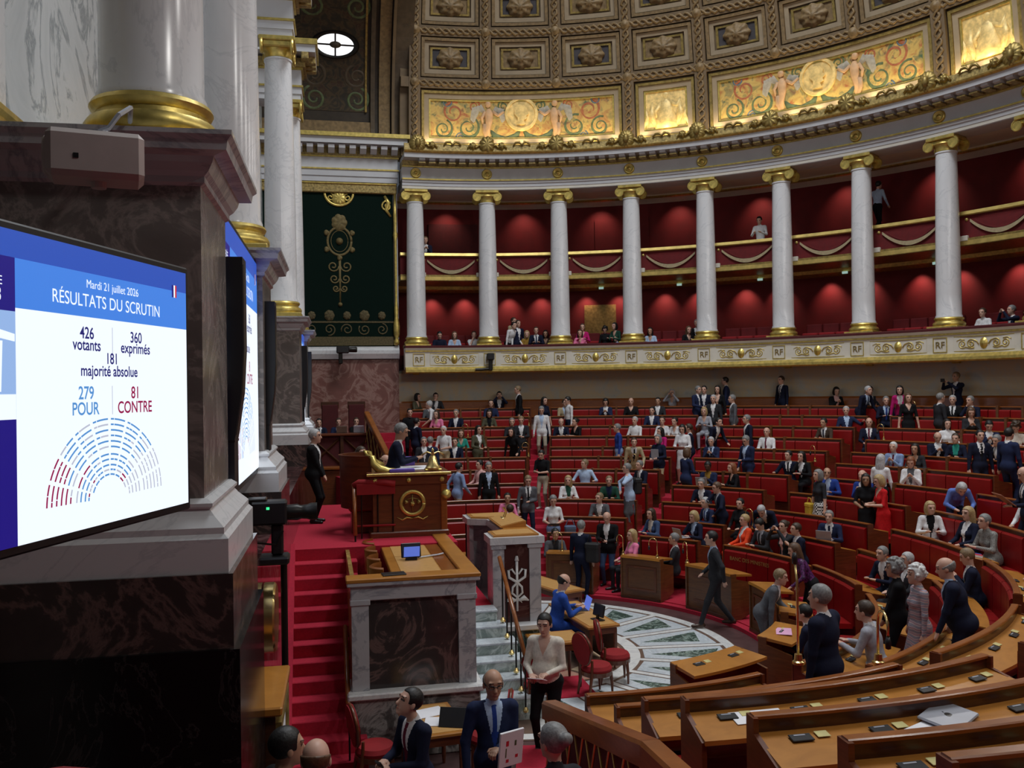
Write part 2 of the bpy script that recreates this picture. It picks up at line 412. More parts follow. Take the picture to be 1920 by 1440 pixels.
me_wav = mesh('wave_scroll', tube([(-.3, .0, .02), (-.22, .1, .03), (-.08, .12, .03), (.0, .03, .03), (.1, .12, .03), (.22, .1, .03), (.3, 0, .02)], [.03, .04, .05, .04, .05, .04, .03], 6), 'gold_dark', True)
for k in range(NCOL):
    T = ringT(colth(k), 14.97, 13.64) @ PT
    O('mask' if k % 4 in (0, 3) else 'shell', me_mk if k % 4 in (0, 3) else me_sh, parent=cre, T=T)
    for j in range(1, 4):
        T = ringT(colth(k)-BAY*j/4+(.4 if j == 1 else -.4 if j == 3 else 0), 14.98, 13.6) @ PT
        O('palmette' if j != 2 else 'wave_scroll', me_pal if j != 2 else me_wav, parent=cre, T=T)
    for j in (.16, .84): O('wave_scroll', me_wav, parent=cre, T=ringT(colth(k)-BAY*j, 14.98, 13.5) @ PT)
# columns -------------------------------------------------------
def column_parts(root, T0, h, d0, d1, base_h=.42, cap_h=.46, plinth=.86, gold_base=True, order='ionic', facing=0.):
    """ionic column: plinth, base, tapering shaft, capital with volutes; T0 at the foot, +x = rear"""
    s = d0/.66
    O('plinth', bev(-plinth*s/2, plinth*s/2, -plinth*s/2, plinth*s/2, 0, .1*s, .012), 'gold', parent=root, T=T0)
    prof = [(.1, .1), (.4, .1), (.425, .14), (.425, .18), (.4, .22), (.365, .23), (.355, .265), (.375, .28), (.39, .31), (.375, .34), (.35, .35), (.1, .35)]
    O('base', lathe([(a*s, b*s) for a, b in prof], 32), 'gold', parent=root, T=T0, smooth=40)
    z0, z1 = .35*s, h-cap_h*s*.86
    sh = [(.1, z0), (d0/2+.025, z0), (d0/2+.02, z0+.04)]
    for i in range(9):
        t = i/8; sh.append((d0/2-(d0-d1)/2*t**1.7, z0+.08+(z1-z0-.14)*t))
    sh += [(d1/2+.02, z1-.05), (d1/2+.02, z1-.01), (.1, z1)]
    O('shaft', lathe(sh, 32), 'white_marble', parent=root, T=T0, smooth=40)
    cap = O('capital', lathe([(d1/2*.5, z1-.01), (d1/2+.01, z1), (d1/2+.01, z1+.12*s), (d1/2+.07*s, z1+.2*s), (d1/2+.04*s, z1+.26*s), (d1/2*.5, z1+.26*s)], 28), 'gold', parent=root, T=T0, smooth=40)
    O('abacus', bev(-.37*s, .37*s, -.4*s, .4*s, h-.1*s, h, .02), 'gold', parent=cap)
    O('cushion', bev(-.3*s, .3*s, -.38*s, .38*s, z1+.17*s, h-.09*s, .03), 'gold', parent=cap)
    for sx in (-1, 1):
        for sy in (-1, 1):
            pts = [tuple(q) for q in spiral(0, 0, .155*s, 1.9, -sy, pi/2, 24)]
            g = tube(pts, [.036*s*(1-.5*i/23) for i in range(24)], 6)
            disc = lathe([(0, -.03*s), (.13*s, -.03*s), (.13*s, .02*s), (0, .02*s)], 16)
            g = join(disc, g)
            A = Matrix(((0, 0, sx, 0), (1, 0, 0, 0), (0, 1, 0, 0), (0, 0, 0, 1)))
            O('volute', xf(g, A), 'gold', parent=cap, T=Tr(sx*.31*s, sy*.34*s, z1+.16*s), smooth=50)
col_protos = None
for k in range(NCOL):
    lab = f'white marble column with gilded base and ionic capital, {ORD[k]} along the gallery from the green panel'
    T = ringT(colth(k), RC, 6.5)
    if col_protos is None:
        root = empty('gallery_column', T, lab, 'column', 'marble columns of the gallery')
        column_parts(root, Matrix(), 5.68, .7, .58); col_protos = root
    else:
        root = empty('gallery_column', T, lab, 'column', 'marble columns of the gallery')
        for ch in col_protos.children:
            c = ch.copy(); COL.objects.link(c); c.parent = root
            for g in ch.children:
                d = g.copy(); COL.objects.link(d); d.parent = c
# dome ----------------------------------------------------------
RD, ZD = 15.75, 13.3
def dpt(th, ph, off=0.):
    a = math.radians(th); r = (RD+off)*math.cos(ph)
    return (r*math.cos(a), r*math.sin(a), ZD+(RD+off)*math.sin(ph))
def patch(t0, t1, p0, p1, off, thick=.03, nt=None, npn=None):
    """slab on the dome between two angles, `thick` proud of offset"""
    nt = nt or max(1, int(abs(t1-t0)/1.6)); npn = npn or max(1, int((p1-p0)/.045)); V = []; F = []
    for o_ in (off-thick, off):
        for j in range(npn+1):
            for i in range(nt+1): V.append(dpt(t0+(t1-t0)*i/nt, p0+(p1-p0)*j/npn, o_))
    n0 = (nt+1)*(npn+1)
    for j in range(npn):
        for i in range(nt):
            a = j*(nt+1)+i; q = (a, a+1, a+nt+2, a+nt+1); F.append(q); F.append(tuple(x+n0 for x in q[::-1]))
    rim = [i for i in range(nt+1)]+[j*(nt+1)+nt for j in range(1, npn+1)]+[npn*(nt+1)+i for i in range(nt-1, -1, -1)]+[j*(nt+1) for j in range(npn-1, 0, -1)]
    for a, b in zip(rim, rim[1:]+rim[:1]): F.append((a, b, b+n0, a+n0))
    return V, F
def dframe(t0, t1, p0, p1, wt, wp, off, thick, name, mt, parent):
    """frame of four strips on the dome as one connected ring"""
    nt = max(2, int(abs(t1-t0)/1.6)); sg = 1 if t1 > t0 else -1
    def loop(a0, a1, q0, q1, o_):
        L = [dpt(a0+(a1-a0)*i/nt, q0, o_) for i in range(nt)]+[dpt(a1, q0+(q1-q0)*i/4, o_) for i in range(4)]
        L += [dpt(a1+(a0-a1)*i/nt, q1, o_) for i in range(nt)]+[dpt(a0, q1+(q0-q1)*i/4, o_) for i in range(4)]
        return L
    L1 = (t0, t1, p0, p1); L2 = (t0+sg*wt, t1-sg*wt, p0+wp, p1-wp)
    V = loop(*L1, off)+loop(*L1, off-thick)+loop(*L2, off-thick)+loop(*L2, off); n = len(V)//4; F = []
    for r_ in range(3):
        for i in range(n): F.append((r_*n+i, r_*n+(i+1) % n, (r_+1)*n+(i+1) % n, (r_+1)*n+i))
    return P(name, (V, F), mt, parent)
def dT(th, ph, off=0.):
    a = math.radians(th); n = Vector((math.cos(ph)*math.cos(a), math.cos(ph)*math.sin(a), math.sin(ph)))
    t = Vector((math.sin(a), -math.cos(a), 0)); u = n.cross(t)*-1; u = (-n).cross(t)
    M = Matrix((t, u, -n)).transposed().to_4x4(); M.translation = Vector(dpt(th, ph, off)); return M
dome = empty('ceiling', kind='structure')
prof = [((RD+.3)*math.cos(p), ZD+(RD+.3)*math.sin(p)) for p in np.linspace(0, 1.12, 22)]
prof += [((RD+.6)*math.cos(p), ZD+(RD+.6)*math.sin(p)) for p in np.linspace(1.12, 0, 22)]
P('dome_shell', sweep(prof, TA, TB, step=2.4), 'plaster', dome, smooth=60)
# colours of the painted friezes: gold ground with coloured foliage
mF, nt, b = _new('fresco'); v = coords(nt, (1, 1, 1)); b.inputs['Roughness'].default_value = .55
f1 = noise(nt, v, 1.5, 3, .5, 2.2); f2 = noise(nt, v, 3.1, 2, .4, 1.2)
c1 = ramp(nt, f1, [(.34, (.07, .1, .04)), (.42, (.36, .24, .07)), (.5, (.52, .36, .1)), (.57, (.4, .25, .06)), (.63, (.3, .08, .03)), (.7, (.42, .26, .07))])
c2 = ramp(nt, f2, [(.36, (.04, .1, .07)), (.44, (.55, .38, .11)), (.58, (.5, .34, .1)), (.66, (.36, .1, .04))])
mx = nt.nodes.new('ShaderNodeMixRGB'); mx.inputs[0].default_value = .45; nt.links.new(c1, mx.inputs[1]); nt.links.new(c2, mx.inputs[2])
nt.links.new(mx.outputs[0], b.inputs['Base Color'])
mat('leaf_paint', (.09, .12, .05), .6, var=.35, scale=8); mat('red_paint', (.33, .1, .04), .6, var=.3, scale=8)
mat('blue_paint', (.1, .14, .18), .6, var=.3, scale=8); mat('flesh_paint', (.56, .34, .18), .6, var=.2, scale=6); mat('wing_paint', (.38, .34, .27), .6, var=.25, scale=9)
mat('coffer_dark', (.045, .04, .045), .7, var=.2)
mat('guilloche', (.19, .125, .056), .6, .1, var=.3, scale=10, bmp=.5)
PH = [.018, .172, .284, .392, .496, .596, .69, .78]      # meridian positions of the rib lines
def rope(th0, ph0, th1, ph1, n, r=.085):
    pts = [dpt(th0+(th1-th0)*i/n, ph0+(ph1-ph0)*i/n, .06) for i in range(n+1)]
    return pts
# guilloche ribs
def guilloche(pts, w=.12, seg=.17):
    """two strands winding round each other along a rib"""
    L = 0; acc = [0]
    for a, b in zip(pts, pts[1:]): L += (Vector(b)-Vector(a)).length; acc.append(L)
    return L
def strand(fn, L, side, w=.1, pitch=.5, rad=.045):
    n = int(L/.1); out = []
    for i in range(n+1):
        s = i/n; out.append(fn(s, side*w*math.sin(2*pi*s*L/pitch), .02*side*math.cos(2*pi*s*L/pitch)))
    return tube(out, rad, 5)
NB = NCOL-1
for k in range(NB+1):
    th = colth(k)
    hi = PH[-1]
    lo = PH[0] if k % 4 in (0, 3) else PH[1]
    P('rib', patch(th-.75, th+.75, lo, hi, .3, .26, nt=2), 'plaster', dome)
    for s_ in (-1, 1):
        def fn(s, u, d, th=th, lo=lo, hi=hi):
            ph = lo+(hi-lo)*s; return dpt(th+math.degrees(u/(RD*math.cos(ph))), ph, .03+d)
        P('rib_strand', strand(fn, (min(hi, .5)-lo)*RD*1.0, s_), 'guilloche', dome, smooth=True) if False else None
        ph1 = .5
        def fn2(s, u, d, th=th, lo=lo, ph1=ph1):
            ph = lo+(ph1-lo)*s; return dpt(th+math.degrees(u/(RD*math.cos(ph))), ph, .03+d)
        P('rib_strand', strand(fn2, (ph1-lo)*RD, s_), 'guilloche', dome, smooth=True)
for i, ph in enumerate(PH):
    P('rib', patch(TA, 0, ph-.011, ph+.011, .3, .24), 'plaster', dome)
    if 0 < i < 5:
        for s_ in (-1, 1):
            def fn3(s, u, d, ph=ph):
                return dpt(91+(6-91)*s, ph+u/RD, .05+d)
            P('rib_strand', strand(fn3, RD*math.cos(ph)*math.radians(85), s_, w=.09), 'guilloche', dome, smooth=True)
me_bs = mesh('boss', lathe([(0, .1), (.06, .09), (.09, .05), (.12, .05), (.16, .02), (.18, -.05)], 14, cap=False), 'guilloche', True)
def rosette(r=.36, n=40):
    V = [(0, 0, .14)]; F = []
    for q, d in ((.25, .15), (.32, .08), (.62, .13), (.72, .08), (1, .06), (1.02, -.05)):
        for i in range(n):
            a = 2*pi*i/n; V.append((r*q*(1+.06*math.cos(a*8))*math.cos(a), r*q*(1+.06*math.cos(a*8))*math.sin(a), d+.02*math.cos(a*8)*q))
    for i in range(n): F.append((0, 1+i, 1+(i+1) % n))
    for k in range(5):
        for i in range(n):
            a = 1+k*n+i; b = 1+k*n+(i+1) % n; F.append((a, a+n, b+n, b))
    return V, F
me_ros = mesh('rosette', rosette(), 'guilloche', True)
for i in range(1, len(PH)-1):
    for k in range(NB):
        tm = colth(k)-BAY/2; pm = (PH[i]+PH[i+1])/2; hp = (PH[i+1]-PH[i])/2
        O('boss', me_bs, parent=dome, T=dT(colth(k), PH[i], .02))
        if k == NB-1: O('boss', me_bs, parent=dome, T=dT(colth(k+1), PH[i], .02))
        ht = BAY/2
        dframe(tm-ht+.9, tm+ht-.9, pm-hp+.014, pm+hp-.014, .42, .0062, .3, .2, 'coffer_rim', 'guilloche', dome)
        dframe(tm-ht+1.34, tm+ht-1.34, pm-hp+.0215, pm+hp-.0215, .55, .009, .3, .12, 'coffer_frame', 'coffer_white', dome)
        dframe(tm-ht+2.1, tm+ht-2.1, pm-hp+.034, pm+hp-.034, .3, .004, .3, .07, 'coffer_fillet', 'gold_dark', dome)
        P('coffer_field', patch(tm-ht+2.2, tm+ht-2.2, pm-hp+.035, pm+hp-.035, .3, .02, 2, 1), 'coffer_dark' if (i+k) % 2 else 'guilloche', dome)
        O('rosette', me_ros, parent=dome, T=dT(tm, pm, .26) @ Tr(s=(1.25, 1.0, 1)*1))
# friezes: painted panels three bays wide, relief panels one bay wide
def putto(sgn):
    body = tube([(.02*sgn, -.5, 0), (.05*sgn, -.28, .02), (0, -.02, .03), (0, .18, .035), (0, .3, .02)], [.05, .085, .11, .12, .05], 8)
    leg = tube([(.1*sgn, -.12, .03), (.12*sgn, -.34, .03), (.04*sgn, -.6, .01)], [.09, .065, .035], 7)
    head = xf(lathe([(0, -.1), (.07, -.06), (.085, 0), (.07, .06), (0, .1)], 10), Tr(.02*sgn, .42, .02, rx=-pi/2))
    arm = tube([(-.1*sgn, .22, .03), (-.26*sgn, .12, .04), (-.42*sgn, .22, .04)], [.05, .045, .03], 6)
    arm2 = tube([(.1*sgn, .22, .03), (.2*sgn, .05, .04), (.16*sgn, -.12, .05)], [.05, .045, .03], 6)
    return xf(join(body, leg, head, arm, arm2), Tr(s=(1, 1, .5)))
def wing(sgn):
    return xf(tube([(.06*sgn, .16, -.01), (.25*sgn, .34, 0), (.4*sgn, .28, 0), (.48*sgn, 0, 0), (.42*sgn, -.2, 0)], [.03, .12, .15, .11, .02], 8), Tr(s=(1, 1, .2)))
me_pu = {s: mesh('painted_figure', putto(s), 'flesh_paint', True) for s in (-1, 1)}
me_wi = {s: mesh('painted_wing', wing(s), 'wing_paint', True) for s in (-1, 1)}
me_tondo = mesh('tondo', lathe([(0, .03), (.36, .03), (.37, .06), (.44, .06), (.46, 0)], 32, cap=False), 'relief_gold', 40)
me_prof = mesh('profile_head', xf(prism([(-.12, -.27), (.1, -.27), (.06, -.16), (.15, -.12), (.13, -.05), (.2, .0), (.14, .06), (.15, .14), (.06, .24), (-.1, .25), (-.19, .14), (-.19, 0), (-.1, -.1)], 0, .04), Tr(0, 0, .03)), 'relief_gold')
def coil(r, sgn, rad): return tube(spiral(0, 0, r, 1.7, sgn, 1.2, 28), [rad*(1-.5*i/27) for i in range(28)], 6)
me_coil = {(c, s): mesh('painted_scroll', xf(coil(.42, s, .075), Tr(s=(1, 1, .25))), c, True) for c in ('leaf_paint', 'red_paint', 'blue_paint') for s in (-1, 1)}
me_gar = mesh('painted_garland', xf(tube([(-.6, .2, 0), (-.4, -.1, 0), (0, -.28, 0), (.4, -.1, 0), (.6, .2, 0)], [.04, .12, .15, .12, .04], 8), Tr(s=(1, 1, .25))), 'leaf_paint', True)
def drapedfig():
    g = lathe([(.42, -.62), (.36, -.3), (.24, .0), (.2, .22), (.07, .32), (.06, .36), (.1, .42), (.11, .5), (.06, .6), (0, .62)], 14)
    g = xf(g, Tr(rx=-pi/2)); g = xf(g, Tr(s=(1, 1, .35)))
    w1 = xf(tube([(.15, .2, 0), (.4, .1, .03), (.5, .35, .03)], [.09, .07, .04], 7), Tr(s=(1, 1, .5)))
    w2 = xf(tube([(-.15, .2, 0), (-.38, -.05, .04), (-.3, -.25, .05)], [.09, .07, .05], 7), Tr(s=(1, 1, .5)))
    return join(g, w1, w2)
me_df = mesh('relief_figure', drapedfig(), 'relief_gold', True)
me_tro = mesh('relief_trophy', xf(join(tube([(-.3, -.6, 0), (-.05, 0, .03), (-.1, .6, 0)], [.1, .2, .05], 8), tube([(.35, -.6, 0), (.15, -.05, .03), (.4, .55, 0)], [.16, .12, .05], 8)), Tr(s=(1, 1, .4))), 'relief_gold', True)
pl, ph_ = PH[0]+.016, PH[1]-.016
for k in range(0, 9):
    if k % 4 == 0: t1, t0, wide = colth(k)-.95, colth(k+3)+.95, True
    elif k % 4 == 3: t1, t0, wide = colth(k)-.95, colth(k+1)+.95, False
    else: continue
    dframe(t0, t1, pl, ph_, .34, .0055, .3, .17, 'panel_rim', 'gold_dark', dome)
    dframe(t0+.36, t1-.36, pl+.0062, ph_-.0062, .6, .0105, .3, .12, 'panel_border', 'coffer_white', dome)
    dframe(t0+1.0, t1-1.0, pl+.0175, ph_-.0175, .22, .0035, .3, .08, 'panel_fillet', 'gold', dome)
    P('panel_painting', patch(t0+1.1, t1-1.1, pl+.019, ph_-.019, .3, .03), 'fresco' if wide else 'relief_gold', dome)
    tm = (t0+t1)/2; pm = (pl+ph_)/2
    if wide:
        O('tondo', me_tondo, parent=dome, T=dT(tm, pm+.012, .27) @ Tr(s=1.35)); O('profile_head', me_prof, parent=dome, T=dT(tm, pm+.012, .26) @ Tr(s=1.35))
        for s in (-1, 1):
            x = -s*4.3
            O('painted_figure', me_pu[s], parent=dome, T=dT(tm+x, pm, .25) @ Tr(s=1.3)); O('painted_wing', me_wi[s], parent=dome, T=dT(tm+x, pm, .262) @ Tr(s=1.25)); O('painted_wing', me_wi[-s], parent=dome, T=dT(tm+x, pm, .262) @ Tr(s=1.1))
            O('painted_garland', me_gar, parent=dome, T=dT(tm+x*.5, pm-.03, .265))
            for q, (dx, dy, c, sg, sc) in enumerate(((7.0, -.018, 'leaf_paint', s, 1), (8.9, .016, 'red_paint', -s, .95), (10.3, -.022, 'leaf_paint', s, .85), (6.2, .03, 'red_paint', s, .5), (9.8, .038, 'blue_paint', s, .45), (2.4, .03, 'leaf_paint', -s, .5), (8.1, -.04, 'blue_paint', -s, .4))):
                O('painted_scroll', me_coil[c, sg], parent=dome, T=dT(tm-s*dx, pm+dy, .265) @ Tr(s=(sc, sc, 1)))
    else:
        O('relief_figure', me_df, parent=dome, T=dT(tm, pm, .27) @ Tr(s=1.05))
        for s in (-1, 1): O('relief_trophy', me_tro, parent=dome, T=dT(tm-s*2., pm-.01, .27) @ Tr(s=(s*.7, .8, 1)))
# lights hidden behind the cresting wash the friezes; lamps in the galleries wash the red wall
for k in range(NB):
    for j in (.2, .5, .8):
        th = colth(k)-BAY*j; a = math.radians(th)
        light('SPOT', 'cove_lamp', (15.66*math.cos(a), 15.66*math.sin(a), 13.76), 42, (1, .8, .46), .05, aim=dpt(th, .1, .35), spot=150, blend=1)
    for j in (.3, .72):
        th = colth(k)-BAY*j; a = math.radians(th)
        light('SPOT', 'gallery_lamp', (18.15*math.cos(a), 18.15*math.sin(a), 8.72), 75, (1, .6, .5), .05, aim=(18.55*math.cos(a), 18.55*math.sin(a), 7.9), spot=85, blend=1)
    th = colth(k)-BAY*.5; a = math.radians(th)
    light('SPOT', 'balcony_lamp', (17.9*math.cos(a), 17.9*math.sin(a), 12.1), 62, (1, .62, .5), .05, aim=(18.6*math.cos(a), 18.6*math.sin(a), 10.9), spot=90, blend=1)
# seats at the rail of the lower gallery, small exit lights
me_gs = mesh('seat_back', bev(-.06, .06, -.27, .27, 0, .78, .03), 'gallery_velvet'); me_gc = mesh('seat_pad', bev(-.5, -.02, -.27, .27, .34, .46, .03), 'red_velvet')
for k in range(NB-1):
    r0 = empty('gallery_bench', ringT(colth(k)-BAY/2, 17.6, 6.26), f'dark red seats in the lower gallery behind the {ORD[k]} gap between columns', 'bench', 'gallery seats')
    for j in range(4):
        T = Tr(0, (j-1.5)*.58, 0); s = O('seat_back', me_gs, parent=r0, T=T); O('seat_pad', me_gc, parent=r0, T=T)
emit('exit_glow', (.6, .9, .8), .5)
for k in range(2, NB-1):
    O('exit_sign', box(-.03, .03, -.09, .09, -.04, .04), 'exit_glow', T=ringT(colth(k)-BAY*.5, 18.2, 8.82), label=f'small lit sign under the balcony ceiling, {ORD[k]} gap between columns', cat='exit sign', group='small lit signs')
# ================================================================ end wall with the green hanging
YF = 16.3
O('wall_far', box(-6.9, -.86, YF, YF+.5, 0, 6.12), 'red_marble', kind='structure')
far = empty('wall_far_upper', Tr(-3.5, YF, 6.1), kind='structure')
P('backing', box(-6.9, -.84, YF, YF+.5, 6.1, 14.2), 'entablature', far)
P('ledge', prism([(YF+.1, 6.12), (YF-.12, 6.12), (YF-.2, 6.3), (YF-.2, 6.42), (YF-.1, 6.5), (YF-.1, 6.56), (YF+.1, 6.56)], -6.9, -.84, 'x'), 'white_marble', far)
P('green_hanging', box(-6.9, -1.0, YF-.03, YF+.01, 6.56, 12.1), 'dark_green', far)
P('frame_top', bev(-6.9, -.86, YF-.14, YF, 12.08, 12.46, .03), 'carved_gilt', far)
P('frame_top_edge', bev(-6.9, -.86, YF-.18, YF, 12.38, 12.46, .02), 'gold', far)
prof = [(.04, 6.6), (.1, 6.62), (.1, 6.75), (.06, 6.85), (.11, 7.0), (.12, 7.3), (.07, 7.6), (.08, 7.9), (.05, 8.2), (.055, 10.4), (.09, 10.6), (.06, 10.75), (.07, 11.2), (.04, 12.1)]
P('frame_colonette', xf(lathe(prof, 14), Tr(-.93, YF-.1, 0)), 'gold', far, smooth=True)
mat('embroidery', (.16, .12, .045), .7, .2, var=.3, scale=20); mat('embroidery_dim', (.1, .078, .034), .8, .1, var=.4, scale=20)
XM = -2.92
WT = lambda x, z: Matrix(((1, 0, 0, x), (0, 0, -1, YF-.035), (0, 1, 0, z), (0, 0, 0, 1)))   # wall plane facing -y
def wp(name, g, mt, x, z, s=1.): return unpar(O(name, xf(g, WT(x, z) @ Tr(s=(s, s, .5))), mt, smooth=True), far)
wp('embroidered_ring', tube([(.42*math.cos(a), .5*math.sin(a), 0) for a in np.linspace(0, 2*pi, 33)], .045, 6), 'embroidery', XM, 10.35)
wp('embroidered_ring', tube([(.3*math.cos(a), .38*math.sin(a), 0) for a in np.linspace(0, 2*pi, 33)], .015, 5), 'embroidery', XM, 10.35)
wp('embroidered_cone', lathe([(0, -.2), (.1, -.12), (.13, .02), (.08, .15), (0, .24)], 10), 'embroidery', XM, 10.35) 
wp('embroidered_palm', shell(.26, 7, 28), 'embroidery', XM, 11.02, 1)
wp('embroidered_stem', tube([(0, 0, 0), (0, -1.75, 0)], [.05, .03], 6), 'embroidery', XM, 9.85)
for i, (dz, rr) in enumerate(((9.45, .26), (9.0, .22), (8.65, .16))):
    for s in (-1, 1): wp('embroidered_scroll', tube([(q[0]*1, q[1], 0) for q in spiral(s*rr*.9, 0, rr*.8, 1.4, s, pi if s > 0 else 0, 20)], .03, 5), 'embroidery', XM, dz)
wp('embroidered_drop', lathe([(0, -.2), (.09, -.05), (.06, .1), (0, .16)], 8), 'embroidery', XM, 8.08)
for i in range(6):
    a = i*pi/3+pi/6; wp('embroidered_bud', shell(.09, 3, 12), 'embroidery', XM+.52*math.cos(a), 10.35+.6*math.sin(a))
wp('pendant', tube([(.5*math.cos(a), -.45*math.sin(a), .04) for a in np.linspace(0, pi, 19)], .05, 6), 'gold', XM, 12.08)
wp('pendant_palm', shell(.24, 9, 30), 'gold', XM, 11.9)
for s in (-.3, .3): wp('pendant_scroll', tube(spiral(s, 0, .14, 1.3, 1 if s > 0 else -1, 1.5, 16, z=.03), .03, 5), 'gold', XM, 11.92)
wp('corner_scroll', tube([(0, 0, .03), (.15, -.25, .05), (.05, -.5, .05), (.22, -.75, .03)], [.05, .09, .07, .04], 7), 'gold', -1.3, 12.02)
wp('corner_scroll', tube(spiral(.1, -.35, .2, 1.4, 1, 1.5, 20, z=.04), .035, 6), 'gold', -1.32, 12.0)
P('embroidered_hem', box(-6.9, -1.02, YF-.05, YF-.02, 6.6, 6.92), 'embroidery_dim', far)
P('embroidered_band', box(-6.9, -1.02, YF-.045, YF-.02, 7.42, 7.48), 'embroidery_dim', far)
for i in range(7):
    x = -1.45-.62*i
    wp('embroidered_scroll', tube(spiral(0, 0, .22, 1.5, 1 if i % 2 else -1, 1.5+i, 20), .026, 5), 'embroidery_dim', x, 7.18)
    wp('embroidered_palm', shell(.17 if i % 2 else .13, 7, 24), 'embroidery_dim', x, 7.68)
# entablature above the hanging
ef = empty('trim_6', Tr(-3.5, YF, 12.45), kind='structure')
def band(nm, y, z0, z1, mt, x1, smooth=False): P(nm, box(-6.9, x1, y, YF+.3, z0, z1), mt, ef)
band('architrave', YF-.2, 12.46, 12.66, 'entablature', -.84); band('architrave_fascia', YF-.24, 12.66, 12.88, 'entablature', -.82)
band('fillet', YF-.28, 12.88, 12.93, 'gold', -.78); band('frieze', YF-.22, 12.93, 13.32, 'entablature', -.82)
band('fillet', YF-.28, 13.32, 13.37, 'gold', -.78); band('modillion_bed', YF-.3, 13.37, 13.7, 'carved_gilt', -.72)
band('corona', YF-.75, 13.7, 13.92, 'entablature', -.5); band('cornice_gilding', YF-.85, 13.92, 14.06, 'gold', -.42)
me_mw = mesh('modillion', prism([(0, .24), (-.38, .24), (-.36, .12), (-.12, .0), (0, 0)], -.11, .11, 'x'), 'entablature')
for i in range(10): O('modillion', me_mw, parent=ef, T=ef.matrix_world.inverted() @ Tr(-.95-.37*i, YF-.3, 13.43))
# arch soffit between the dome and the front wall
ZA, RA, YA = 13.9, 5.6, 10.6
def apt(x, ph, off=0.): return (x, YA+(RA+off)*math.cos(ph), ZA+(RA+off)*math.sin(ph))
def apatch(x0, x1, p0, p1, off, thick=.05, n=None):
    n = n or max(1, int((p1-p0)/.08)); V = []; F = []
    for i in range(n+1):
        p = p0+(p1-p0)*i/n; V += [apt(x0, p, off), apt(x1, p, off), apt(x1, p, off-thick), apt(x0, p, off-thick)]
    for i in range(n):
        for j in range(4): F.append((i*4+j, i*4+(j+1) % 4, i*4+4+(j+1) % 4, i*4+4+j))
    F += [(3, 2, 1, 0), tuple(n*4+j for j in range(4))]
    return V, F
arch = empty('ceiling_arch', Tr(-3, 16, 14), kind='structure')
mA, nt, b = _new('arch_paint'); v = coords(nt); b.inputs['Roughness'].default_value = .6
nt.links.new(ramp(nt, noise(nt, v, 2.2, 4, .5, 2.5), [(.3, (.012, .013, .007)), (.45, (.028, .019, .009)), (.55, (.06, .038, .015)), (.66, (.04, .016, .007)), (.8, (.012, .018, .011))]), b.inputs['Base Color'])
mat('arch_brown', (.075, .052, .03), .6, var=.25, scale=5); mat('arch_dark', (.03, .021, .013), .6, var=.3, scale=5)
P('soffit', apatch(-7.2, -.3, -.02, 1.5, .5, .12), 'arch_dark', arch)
P('rib_band', apatch(-.95, -.28, 0, 1.4, .44, .3), 'arch_brown', arch)
P('rib_band', apatch(-1.45, -1.05, 0, 1.4, .44, .16), 'guilloche', arch)
P('rib_edge', apatch(-1.0, -.9, 0, 1.4, .44, .34), 'plaster', arch)
P('panel_rim', apatch(-1.75, -1.6, .02, 1.4, .44, .2), 'arch_brown', arch)
P('panel_base', apatch(-7, -1.6, .03, .14, .44, .14), 'guilloche', arch)
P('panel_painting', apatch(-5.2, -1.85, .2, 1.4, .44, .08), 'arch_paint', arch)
P('panel_fillet', apatch(-1.95, -1.88, .2, 1.4, .42, .12), 'gold_dark', arch)
me_ac = mesh('painted_scroll', xf(coil(.45, 1, .07), Tr(s=(1, 1, .3))), 'arch_brown', True)
me_ac2 = mesh('painted_scroll', xf(coil(.45, -1, .07), Tr(s=(1, 1, .3))), 'leaf_paint', True)
def aT(x, ph, off=0.):
    n = Vector((0, math.cos(ph), math.sin(ph))); t = Vector((1, 0, 0)); u = (-n).cross(t)
    M = Matrix((t, u, -n)).transposed().to_4x4(); M.translation = Vector(apt(x, ph, off)); return M
for j, ph in enumerate((.27, .4, .8, .95, 1.1)):
    for s, me in ((-1, me_ac), (1, me_ac)): unpar(O('painted_scroll', me if j % 2 else me_ac2, T=aT(-2.99+s*.75, ph, .36) @ Tr(s=(s, 1, 1))), arch)
# round window
emit('daylight_glass', (.97, .98, 1), 1.5)
ocu = empty('window_2', aT(-2.99, .58, .36) @ Tr(s=(1, .58, 1)), kind='structure')
O('window_frame', lathe([(.64, 0), (.64, .06), (.7, .1), (.78, .1), (.84, .03), (.84, 0)], 40, cap=False), 'black_metal', parent=ocu, smooth=40)
for q in range(4):
    a0 = q*pi/2+.05; pts = [(.2*math.cos(a), .2*math.sin(a)) for a in np.linspace(a0+.08, a0+pi/2-.18, 8)][::-1]+[(.64*math.cos(a), .64*math.sin(a)) for a in np.linspace(a0-.02, a0+pi/2-.08, 12)]
    O('pane', prism(pts, .02, .035), 'daylight_glass', parent=ocu)
O('boss', lathe([(0, .1), (.1, .09), (.13, .05), (.2, .05), (.21, .01)], 20, cap=False), 'arch_brown', parent=ocu, smooth=True)
O('glazing_cross', prism([(-.64, -.05), (.64, -.05), (.64, .05), (-.64, .05)], .02, .05), 'black_metal', parent=ocu)
O('glazing_cross', prism([(-.03, -.64), (.03, -.64), (.03, .64), (-.03, .64)], .019, .048), 'black_metal', parent=ocu)
